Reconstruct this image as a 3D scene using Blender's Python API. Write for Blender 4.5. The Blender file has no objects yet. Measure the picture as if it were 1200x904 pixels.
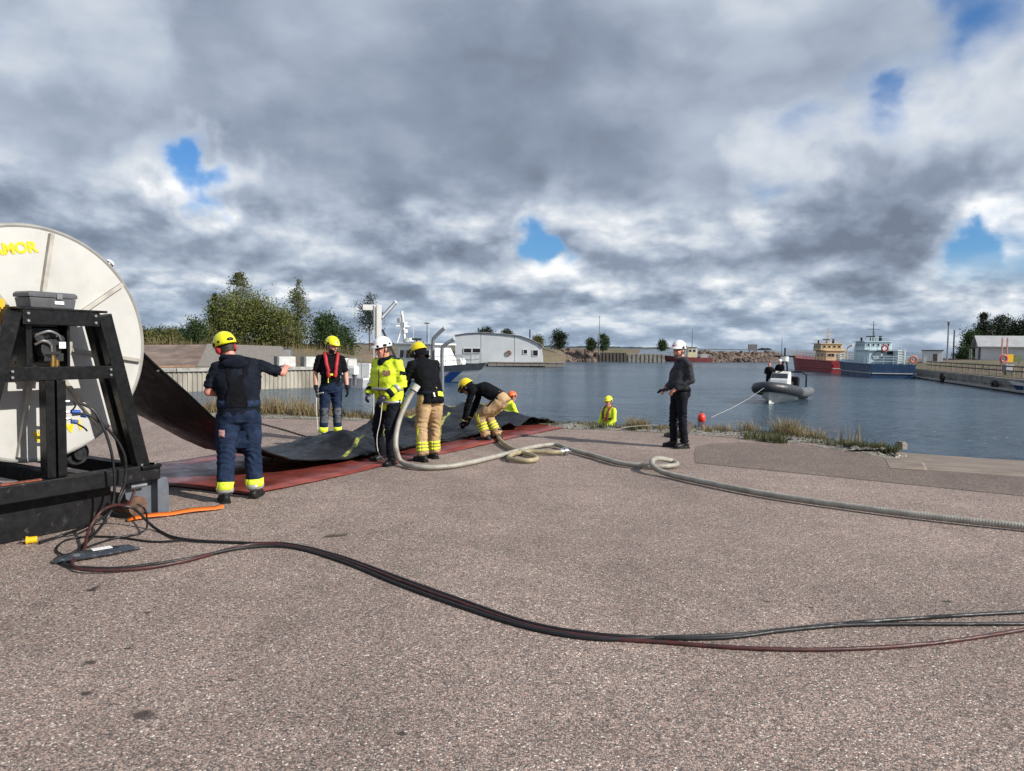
import bpy, bmesh, math, random
import numpy as np
from mathutils import Vector, Matrix, noise
from mathutils.bvhtree import BVHTree

random.seed(7)
rng = np.random.default_rng(11)
SC = bpy.context.scene
COL = SC.collection
R_ = math.radians

# ------------------------------------------------------------------ camera
FPX, CAMH = 850.0, 1.70
PITCH, ROLL = math.atan(46 / 850), R_(0.81)
cF = Vector((0, math.cos(PITCH), -math.sin(PITCH)))
cR0, cU0 = Vector((1, 0, 0)), Vector((0, math.sin(PITCH), math.cos(PITCH)))
cR = cR0 * math.cos(ROLL) + cU0 * math.sin(ROLL)
cU = cU0 * math.cos(ROLL) - cR0 * math.sin(ROLL)
CAMP = Vector((0, 0, CAMH))
cam = bpy.data.cameras.new('camera')
cam.sensor_width = 36.0
cam.lens = 36.0 * FPX / 1200
cam.clip_start = 0.05
cam.clip_end = 30000
camo = bpy.data.objects.new('camera', cam)
COL.objects.link(camo)
camo.matrix_world = Matrix(((cR.x, cU.x, -cF.x, 0), (cR.y, cU.y, -cF.y, 0), (cR.z, cU.z, -cF.z, CAMH), (0, 0, 0, 1)))
SC.camera = camo

# ------------------------------------------------------------------ light
SUN_EL, SUN_AZ = R_(31), math.atan2(.89, -.456)          # azimuth clockwise from +Y
SUN_DIR = Vector((math.sin(SUN_AZ) * math.cos(SUN_EL), math.cos(SUN_AZ) * math.cos(SUN_EL), math.sin(SUN_EL)))
sl = bpy.data.lights.new('sun', 'SUN')
sl.energy = 5.0
sl.angle = R_(0.53)
sl.color = (1.0, .955, .88)
so = bpy.data.objects.new('sun', sl)
COL.objects.link(so)
so.rotation_euler = SUN_DIR.to_track_quat('Z', 'Y').to_euler()
so.location = SUN_DIR * 60

SC.view_settings.view_transform = 'Standard'
SC.view_settings.look = 'None'
SC.view_settings.exposure = 0.16
SC.view_settings.gamma = 1.0
SC.view_settings.use_curve_mapping = False
SC.cycles.use_denoising = True
SC.cycles.denoiser = 'OPENIMAGEDENOISE'
SC.cycles.max_bounces = 6
SC.cycles.transparent_max_bounces = 8
SC.cycles.sample_clamp_indirect = 4.0


class NT:
    """small helper round a node tree"""
    def __init__(s, tree):
        s.t = tree
        s.n = tree.nodes
        s.l = tree.links

    def node(s, typ, **kw):
        nd = s.n.new(typ)
        for k, v in kw.items():
            if k.startswith('i_'):
                key = k[2:]
                key = int(key) if key.isdigit() else key.replace('_', ' ')
                s.set(nd.inputs[key], v)
            else:
                setattr(nd, k, v)
        return nd

    def set(s, inp, v):
        if isinstance(v, bpy.types.NodeSocket):
            s.l.new(v, inp)
        elif isinstance(v, (tuple, list)) and inp.type == 'RGBA' and len(v) == 3:
            inp.default_value = (*v, 1)
        else:
            inp.default_value = v

    def math(s, op, a, b=0.0, c=0.0, clamp=False):
        nd = s.n.new('ShaderNodeMath')
        nd.operation = op
        nd.use_clamp = clamp
        for i, v in enumerate((a, b, c)):
            s.set(nd.inputs[i], v)
        return nd.outputs[0]

    def vmath(s, op, a, b=(0, 0, 0), out=0):
        nd = s.n.new('ShaderNodeVectorMath')
        nd.operation = op
        s.set(nd.inputs[0], a)
        if op == 'SCALE':
            s.set(nd.inputs[3], b)
        else:
            s.set(nd.inputs[1], b)
        return nd.outputs[out]

    def mix(s, fac, a, b, blend='MIX'):
        nd = s.n.new('ShaderNodeMix')
        nd.data_type = 'RGBA'
        nd.blend_type = blend
        s.set(nd.inputs[0], fac)
        s.set(nd.inputs[6], a)
        s.set(nd.inputs[7], b)
        return nd.outputs[2]

    def smooth(s, v, a, b, lo=0.0, hi=1.0):
        nd = s.n.new('ShaderNodeMapRange')
        nd.interpolation_type = 'SMOOTHSTEP'
        for i, x in enumerate((v, a, b, lo, hi)):
            s.set(nd.inputs[i], x)
        return nd.outputs[0]

    def noise(s, vec, scale, detail=4.0, rough=.5, dist=0.0, col=False):
        nd = s.n.new('ShaderNodeTexNoise')
        s.set(nd.inputs['Vector'], vec)
        s.set(nd.inputs['Scale'], scale)
        s.set(nd.inputs['Detail'], detail)
        s.set(nd.inputs['Roughness'], rough)
        s.set(nd.inputs['Distortion'], dist)
        return nd.outputs[1 if col else 0]

    def ramp(s, fac, stops):
        nd = s.n.new('ShaderNodeValToRGB')
        e = nd.color_ramp.elements
        while len(e) < len(stops):
            e.new(.5)
        for el, (p, c) in zip(e, stops):
            el.position = p
            el.color = (*c, 1) if len(c) == 3 else c
        s.set(nd.inputs[0], fac)
        return nd.outputs[0]


# ------------------------------------------------------------------ sky
def pix_dir(px, py):
    return (cR * ((px - 600) / FPX) - cU * ((py - 452) / FPX) + cF).normalized()


world = bpy.data.worlds.new('World')
SC.world = world
world.use_nodes = True
w = NT(world.node_tree)
w.n.clear()
tc = w.node('ShaderNodeTexCoord')
dirv = tc.outputs['Generated']
sep = w.node('ShaderNodeSeparateXYZ', i_0=dirv)
zz = w.math('MAXIMUM', sep.outputs[2], 0.0)
ZB = w.smooth(zz, .26, .15)          # clouds farther off, towards the horizon, look smaller and flatter
ZC = w.smooth(zz, .125, .06)
ZD = w.smooth(zz, .06, .025)


def field(P, s, k, off, det, bil):
    v = w.vmath('ADD', w.vmath('MULTIPLY', P, (s, s, s * k)), off)
    n_ = w.noise(v, 1.0, det, .47, .0)
    b_ = w.noise(w.vmath('ADD', v, (3.3, 8.8, 1.0)), 2.3, det - 1.0, .5, .0)
    b_ = w.math('ABSOLUTE', w.math('SUBTRACT', b_, .5))
    return w.math('ADD', n_, w.math('SUBTRACT', bil * .13, w.math('MULTIPLY', b_, bil)))


def mixf(f, a, b):
    return w.node('ShaderNodeMix', i_0=f, i_2=a, i_3=b).outputs[0]


def clouds(P, det):
    a = field(P, 3.0, 1.6, (4.1, 2.2, 7.7), det, .25)
    b = field(P, 5.0, 1.7, (1.3, 5.1, 2.6), det, .6)
    c = field(P, 8.0, 2.1, (9.7, 3.3, 6.2), det, .6)
    d = field(P, 14.0, 2.9, (2.7, 1.9, 3.1), det - 1, .5)
    return mixf(w.math('MULTIPLY', ZD, .6), mixf(w.math('MULTIPLY', ZC, .72), mixf(w.math('MULTIPLY', ZB, .66), a, b), c), d)


step = w.math('ADD', w.math('MULTIPLY', zz, .15), .012)
upv = w.vmath('ADD', dirv, w.node('ShaderNodeCombineXYZ', i_0=w.math('MULTIPLY', step, .25), i_1=0.0, i_2=step).outputs[0])
d1 = clouds(dirv, 8.0)
d2 = clouds(upv, 6.0)
# the gaps of blue and the heavy grey bank that stand in this sky
warp = w.vmath('SCALE', w.vmath('SUBTRACT', w.noise(dirv, 9.0, 5.0, .5, col=True), (.5, .5, .5)), .22)
dirw = w.vmath('NORMALIZE', w.vmath('ADD', dirv, warp))
adj = 0.0
for px, py, rad, amt in [(205, 183, 3.0, -.16), (238, 196, 3.0, -.16), (278, 210, 3.0, -.16), (650, 255, 4.0, -.15), (632, 280, 3.5, -.15), (1185, 145, 4.5, -.15), (1040, 155, 4.0, -.15), (930, 185, 4.0, -.13),
                         (1185, 295, 4.5, -.22), (1120, 302, 3.2, -.17), (100, 22, 7.0, -.15), (1180, 8, 5.0, -.15), (505, 328, 2.5, -.14), (880, 60, 5.0, -.08), (800, 335, 3, -.10), (690, 200, 3.0, -.06),
                         (440, 90, 18.0, .13), (640, 165, 12.0, .12), (1040, 240, 8.0, .12), (110, 235, 10.0, .08), (820, 90, 12.0, .08), (300, 260, 7.0, .06), (560, 260, 5.0, .06)]:
    dd = w.vmath('DOT_PRODUCT', dirw, tuple(pix_dir(px, py)), out=1)
    g = w.smooth(dd, math.cos(R_(rad)), 1.0, 0.0, amt)
    adj = w.math('ADD', adj, g)
dens = w.math('ADD', w.math('ADD', d1, .065), adj)
cover = w.smooth(dens, .350, .550)
cover = mixf(ZC, cover, 1.0)
emb = w.math('SUBTRACT', d1, d2)
gain = mixf(ZC, mixf(ZB, 1.5, 4.0), 4.4)
lit = w.math('ADD', mixf(ZB, .57, .60), w.math('MULTIPLY', emb, gain))
lit = w.math('SUBTRACT', lit, w.math('MULTIPLY', w.smooth(dens, .48, .80), .33))
lit = w.math('ADD', lit, w.smooth(dens, .42, .52, .16, 0.0))
for px, py, rad, amt in [(90, 150, 14, .14), (840, 70, 15, .14), (1090, 180, 7, .2), (560, 250, 6, .14), (330, 225, 6, .10), (1150, 305, 5, .22), (480, 95, 15, -.06), (640, 190, 10, -.10), (1050, 262, 7, -.18), (130, 245, 8, -.06), (420, 235, 6, -.08), (300, 330, 9, .05), (700, 330, 10, .06)]:
    dd = w.vmath('DOT_PRODUCT', dirw, tuple(pix_dir(px, py)), out=1)
    lit = w.math('ADD', lit, w.smooth(dd, math.cos(R_(rad)), 1.0, 0.0, amt))
ccol = w.ramp(lit, [(0.0, (.165, .195, .255)), (.28, (.255, .302, .385)), (.56, (.43, .49, .58)), (.80, (.66, .695, .74)), (1.0, (.92, .925, .93))])
sky = w.node('ShaderNodeTexSky', sky_type='NISHITA', sun_disc=False)
sky.sun_elevation = SUN_EL
sky.sun_rotation = SUN_AZ
sky.air_density = 1.0
sky.dust_density = .6
sky.ozone_density = 2.0
skyc = w.mix(1.0, sky.outputs[0], (.50, .84, 1.20), 'MULTIPLY')
skys = w.vmath('SCALE', skyc, .095)
hz = w.smooth(zz, 0.0, .10, .5, 0.0)
ccol2 = w.mix(hz, ccol, (.33, .43, .57))
final = w.mix(w.math('MULTIPLY', cover, .97), skys, ccol2)
bg = w.node('ShaderNodeBackground', i_Color=final, i_Strength=1.0)
wo = w.node('ShaderNodeOutputWorld')
w.l.new(bg.outputs[0], wo.inputs[0])
world.cycles.sampling_method = 'MANUAL'
world.cycles.sample_map_resolution = 512


# ------------------------------------------------------------------ helpers
def ray(px, py):
    return cR * ((px - 600) / FPX) - cU * ((py - 452) / FPX) + cF


def G(px, py, z=0.0):
    """photo pixel -> point on the level z"""
    d = ray(px, py)
    return CAMP + d * ((z - CAMH) / d.z)


def W(px, py, y):
    """photo pixel -> point at depth y"""
    d = ray(px, py)
    return CAMP + d * (y / d.y)


def V(*a):
    return Vector(a)


def spline(pts, n=8, closed=False):
    pts = [Vector(p) for p in pts]
    out = []
    m = len(pts)
    rngi = range(m if closed else m - 1)
    for i in rngi:
        if closed:
            p0, p1, p2, p3 = pts[i - 1], pts[i], pts[(i + 1) % m], pts[(i + 2) % m]
        else:
            p1, p2 = pts[i], pts[i + 1]
            p0 = pts[i - 1] if i > 0 else p1 * 2 - p2
            p3 = pts[i + 2] if i + 2 < m else p2 * 2 - p1
        for k in range(n):
            t = k / n
            out.append(.5 * ((2 * p1) + (p2 - p0) * t + (2 * p0 - 5 * p1 + 4 * p2 - p3) * t * t + (3 * p1 - p0 - 3 * p2 + p3) * t ** 3))
    if not closed:
        out.append(pts[-1].copy())
    return out


class MB:
    """collects geometry, build() links it as one mesh object"""
    def __init__(s):
        s.v, s.f = [], []

    def add(s, vs, fs):
        o = len(s.v)
        s.v += [tuple(p) for p in vs]
        s.f += [tuple(i + o for i in f) for f in fs]
        return s

    def box(s, c, size, M=None):
        c = Vector(c)
        hx, hy, hz_ = size[0] / 2, size[1] / 2, size[2] / 2
        vs = [Vector((x, y, z)) for x in (-hx, hx) for y in (-hy, hy) for z in (-hz_, hz_)]
        if M is not None:
            vs = [M @ p for p in vs]
        return s.add([c + p for p in vs], [(0, 1, 3, 2), (4, 6, 7, 5), (0, 4, 5, 1), (2, 3, 7, 6), (0, 2, 6, 4), (1, 5, 7, 3)])

    def bar(s, a, b, wd, ht, up=(0, 0, 1)):
        a, b = Vector(a), Vector(b)
        d = (b - a)
        L = d.length
        d.normalize()
        up = Vector(up)
        if abs(d.dot(up)) > .98:
            up = Vector((0, 1, 0)) if abs(d.y) < .9 else Vector((1, 0, 0))
        sx = d.cross(up).normalized()
        uz = sx.cross(d).normalized()
        M = Matrix((sx, d, uz)).transposed()
        return s.box((a + b) / 2, (wd, L, ht), M)

    def tube(s, pts, r, n=8, caps=True, closed=False):
        pts = [Vector(p) for p in pts]
        m = len(pts)
        rr = r if isinstance(r, (list, tuple)) else [r] * m
        vs, fs = [], []
        t0 = (pts[1] - pts[0]).normalized()
        ref = Vector((0, 0, 1)) if abs(t0.z) < .9 else Vector((1, 0, 0))
        nx = t0.cross(ref).normalized()
        for i in range(m):
            if closed:
                t = pts[(i + 1) % m] - pts[i - 1]
            else:
                t = pts[min(i + 1, m - 1)] - pts[max(i - 1, 0)]
            if t.length < 1e-9:
                t = t0
            t = t.normalized()
            nx = (nx - t * nx.dot(t))
            nx = nx.normalized() if nx.length > 1e-6 else t.orthogonal().normalized()
            ny = t.cross(nx)
            for k in range(n):
                a = 2 * math.pi * k / n
                vs.append(pts[i] + (nx * math.cos(a) + ny * math.sin(a)) * rr[i])
        for i in range(m if closed else m - 1):
            j = (i + 1) % m
            for k in range(n):
                fs.append((i * n + k, i * n + (k + 1) % n, j * n + (k + 1) % n, j * n + k))
        if caps and not closed:
            fs.append(tuple(range(n - 1, -1, -1)))
            fs.append(tuple(range((m - 1) * n, m * n)))
        return s.add(vs, fs)

    def cyl(s, a, b, r, n=16, r2=None):
        return s.tube([a, b], [r, r if r2 is None else r2], n)

    def ball(s, c, r, n=10, M=None):
        c = Vector(c)
        rx, ry, rz = (r, r, r) if not isinstance(r, (tuple, list)) else r
        vs, fs = [], []
        m = n // 2
        for i in range(1, m):
            th = math.pi * i / m
            for k in range(n):
                a = 2 * math.pi * k / n
                p = Vector((rx * math.sin(th) * math.cos(a), ry * math.sin(th) * math.sin(a), rz * math.cos(th)))
                vs.append(c + (M @ p if M is not None else p))
        for p in (Vector((0, 0, rz)), Vector((0, 0, -rz))):
            vs.append(c + (M @ p if M is not None else p))
        top, bot = len(vs) - 2, len(vs) - 1
        for i in range(m - 2):
            for k in range(n):
                fs.append((i * n + k, (i + 1) * n + k, (i + 1) * n + (k + 1) % n, i * n + (k + 1) % n))
        for k in range(n):
            fs.append((top, k, (k + 1) % n))
            fs.append((bot, (m - 2) * n + (k + 1) % n, (m - 2) * n + k))
        return s.add(vs, fs)

    def loft(s, rings, caps=True):
        """rings: list of equal-length point lists"""
        n = len(rings[0])
        vs = [p for r in rings for p in r]
        fs = []
        for i in range(len(rings) - 1):
            for k in range(n):
                fs.append((i * n + k, i * n + (k + 1) % n, (i + 1) * n + (k + 1) % n, (i + 1) * n + k))
        if caps:
            fs.append(tuple(range(n - 1, -1, -1)))
            fs.append(tuple(range((len(rings) - 1) * n, len(rings) * n)))
        return s.add(vs, fs)

    def grid(s, rows):
        n = len(rows[0])
        fs = []
        for i in range(len(rows) - 1):
            for k in range(n - 1):
                fs.append((i * n + k, i * n + k + 1, (i + 1) * n + k + 1, (i + 1) * n + k))
        return s.add([p for r in rows for p in r], fs)

    def prism(s, poly, d):
        """poly: list of 3-D points in a plane, extruded by vector d"""
        poly = [Vector(p) for p in poly]
        d = Vector(d)
        n = len(poly)
        fs = [tuple(range(n - 1, -1, -1)), tuple(range(n, 2 * n))]
        for k in range(n):
            fs.append((k, (k + 1) % n, n + (k + 1) % n, n + k))
        return s.add(poly + [p + d for p in poly], fs)

    def mesh(s, name='m'):
        me = bpy.data.meshes.new(name)
        me.from_pydata(s.v, [], s.f)
        bm = bmesh.new()
        bm.from_mesh(me)
        bmesh.ops.recalc_face_normals(bm, faces=bm.faces)
        bm.to_mesh(me)
        bm.free()
        return me

    def build(s, name, mat, parent=None, smooth=False, bevel=0.0, fix=True, M=None):
        if fix:
            me = s.mesh(name)
        else:
            me = bpy.data.meshes.new(name)
            me.from_pydata(s.v, [], s.f)
        return obj(name, me, mat, parent, smooth, bevel, M)


def obj(name, me, mat, parent=None, smooth=False, bevel=0.0, M=None):
    o = bpy.data.objects.new(name, me)
    COL.objects.link(o)
    if mat is not None:
        if len(me.materials) == 0:
            me.materials.append(mat)
    if smooth:
        me.shade_smooth()
        if smooth != 'all':
            a = R_(40)
            bm = bmesh.new()
            bm.from_mesh(me)
            for e in bm.edges:
                if len(e.link_faces) == 2 and e.calc_face_angle(0) > a:
                    e.smooth = False
            bm.to_mesh(me)
            bm.free()
    if bevel:
        b = o.modifiers.new('bevel', 'BEVEL')
        b.width = bevel
        b.segments = 2
        b.limit_method = 'ANGLE'
        b.angle_limit = R_(35)
    if parent is not None:
        o.parent = parent
    if M is not None:
        o.matrix_local = M
    return o


def tag(o, label=None, cat=None, group=None, kind=None):
    for k, v in (('label', label), ('category', cat), ('group', group), ('kind', kind)):
        if v:
            o[k] = v
    return o


def thing(name, label, cat, loc=(0, 0, 0), rz=0.0, group=None):
    o = bpy.data.objects.new(name, None)
    COL.objects.link(o)
    o.empty_display_size = .2
    o.location = loc
    o.rotation_euler = (0, 0, rz)
    return tag(o, label, cat, group)


def struct(o):
    o['kind'] = 'structure'
    return o


# ------------------------------------------------------------------ materials
_mc = {}


def pm(name, col, rough=.6, metal=0.0, var=.18, scale=6.0, bump=0.0, bscale=60.0, col2=None, fac=(.35, .65), coat=0.0, stretch=None, spec=.5, dirt=None, sheen=0.0):
    """principled material with procedural colour variation, relief and dirt"""
    if name in _mc:
        return _mc[name]
    m = bpy.data.materials.new(name)
    m.use_nodes = True
    t = NT(m.node_tree)
    b = t.n['Principled BSDF']
    tcn = t.node('ShaderNodeTexCoord')
    vec = tcn.outputs['Object']
    if stretch:
        vec = t.vmath('MULTIPLY', vec, stretch)
    nz = t.noise(vec, scale, 5.0, .6)
    f = t.smooth(nz, fac[0], fac[1])
    a = tuple(min(1, c * (1 - var)) for c in col)
    c2 = tuple(col2) if col2 else tuple(min(1, c * (1 + var)) for c in col)
    cc = t.mix(f, a, c2)
    if dirt:
        dcol, dscale, lo, hi, amt = dirt
        dn = t.noise(t.vmath('ADD', vec, (3.1, 7.7, 1.3)), dscale, 7.0, .65)
        cc = t.mix(t.smooth(dn, lo, hi, 0.0, amt), cc, dcol)
    t.set(b.inputs['Base Color'], cc)
    rn = t.noise(t.vmath('ADD', vec, (9, 2, 4)), scale * 2.3, 4.0, .6)
    t.set(b.inputs['Roughness'], t.smooth(rn, .3, .7, max(.02, rough - .1), min(1, rough + .1)))
    b.inputs['Metallic'].default_value = metal
    b.inputs['Specular IOR Level'].default_value = spec
    b.inputs['Coat Weight'].default_value = coat
    if sheen:
        b.inputs['Sheen Weight'].default_value = sheen
    if bump:
        bn = t.noise(vec, bscale, 5.0, .6)
        bp = t.node('ShaderNodeBump', i_Strength=1.0, i_Distance=bump, i_Height=bn)
        t.set(b.inputs['Normal'], bp.outputs[0])
    _mc[name] = m
    return m


def asphalt(name, tint, dark=0.0, spots=()):
    m = bpy.data.materials.new(name)
    m.use_nodes = True
    t = NT(m.node_tree)
    b = t.n['Principled BSDF']
    vec = t.node('ShaderNodeTexCoord').outputs['Object']
    wv = t.vmath('ADD', vec, t.vmath('SCALE', t.noise(vec, 40, 2, .5, col=True), .012))
    vo = t.node('ShaderNodeTexVoronoi', i_Vector=wv, i_Scale=104.0)
    vo2 = t.node('ShaderNodeTexVoronoi', i_Vector=wv, i_Scale=210.0)
    r1 = t.node('ShaderNodeSeparateColor', i_0=vo.outputs['Color'])
    r2 = t.node('ShaderNodeSeparateColor', i_0=vo2.outputs['Color'])
    st = t.ramp(r1.outputs[0], [(0.0, (.055, .052, .052)), (.25, (.16, .125, .115)), (.5, (.25, .195, .175)), (.72, (.36, .29, .26)), (.88, (.31, .20, .17)), (.965, (.50, .46, .42)), (1.0, (.66, .63, .58))])
    fn = t.ramp(r2.outputs[1], [(0.0, (.05, .048, .048)), (.5, (.19, .16, .15)), (.85, (.32, .275, .25)), (1.0, (.52, .48, .45))])
    base = t.mix(t.smooth(r1.outputs[1], .3, .4), fn, st)
    gap = t.smooth(vo.outputs['Distance'], .42, .75, 0.0, .55)
    base = t.mix(gap, base, (.045, .041, .04))
    big = t.noise(vec, .35, 5, .6)
    med = t.noise(t.vmath('ADD', vec, (4, 8, 1)), 2.6, 6, .65)
    k = t.math('ADD', t.smooth(big, .3, .7, .86, 1.12), t.smooth(med, .3, .72, -.10, .09))
    streak = t.noise(t.vmath('MULTIPLY', vec, (.9, .12, 1)), 1.3, 5, .6)
    k = t.math('ADD', k, t.smooth(streak, .4, .7, .04, -.07))
    base = t.vmath('MULTIPLY', base, tint)
    base = t.vmath('SCALE', base, t.math('MULTIPLY', k, 1.30 * (1.0 - dark)))
    for (sx, sy, ra, rb) in spots:                 # small dark spots on the paving, ragged at the edge
        dv = t.vmath('MULTIPLY', t.vmath('SUBTRACT', vec, (sx, sy, 0)), (1 / ra, 1 / rb, 0))
        ln = t.vmath('LENGTH', dv, out=1)
        ln = t.math('ADD', ln, t.math('MULTIPLY', t.math('SUBTRACT', t.noise(vec, 28, 4, .7), .5), 1.5))
        base = t.mix(t.smooth(ln, .55, 1.1, .8, 0.0), base, (.035, .028, .025))
    t.set(b.inputs['Base Color'], base)
    b.inputs['Roughness'].default_value = .82
    b.inputs['Specular IOR Level'].default_value = .3
    h = t.math('SUBTRACT', 1.0, vo.outputs['Distance'])
    h = t.math('ADD', h, t.math('MULTIPLY', r1.outputs[2], .8))
    bp = t.node('ShaderNodeBump', i_Strength=.8, i_Distance=.004, i_Height=h)
    t.set(b.inputs['Normal'], bp.outputs[0])
    return m


def water_material():
    m = bpy.data.materials.new('harbour_water')
    m.use_nodes = True
    t = NT(m.node_tree)
    b = t.n['Principled BSDF']
    vec = t.node('ShaderNodeTexCoord').outputs['Object']
    b.inputs['Base Color'].default_value = (.050, .083, .116, 1)
    b.inputs['Roughness'].default_value = .17
    b.inputs['IOR'].default_value = 1.33
    wind = t.vmath('MULTIPLY', vec, (.42, 1.0, 1.0))
    n1 = t.noise(wind, .28, 3, .5, .4)
    n2 = t.noise(wind, 1.0, 4, .55, .3)
    n3 = t.noise(wind, 3.4, 4, .6, .2)
    gust = t.smooth(t.noise(t.vmath('MULTIPLY', vec, (.35, 1, 1)), .055, 4, .6), .35, .68, .45, 1.15)
    h = t.math('ADD', t.math('MULTIPLY', n1, .45), t.math('ADD', t.math('MULTIPLY', n2, .66), t.math('MULTIPLY', n3, .42)))
    h = t.math('MULTIPLY', h, gust)
    bp = t.node('ShaderNodeBump', i_Strength=1.0, i_Distance=.85, i_Height=h)
    t.set(b.inputs['Normal'], bp.outputs[0])
    return m


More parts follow.
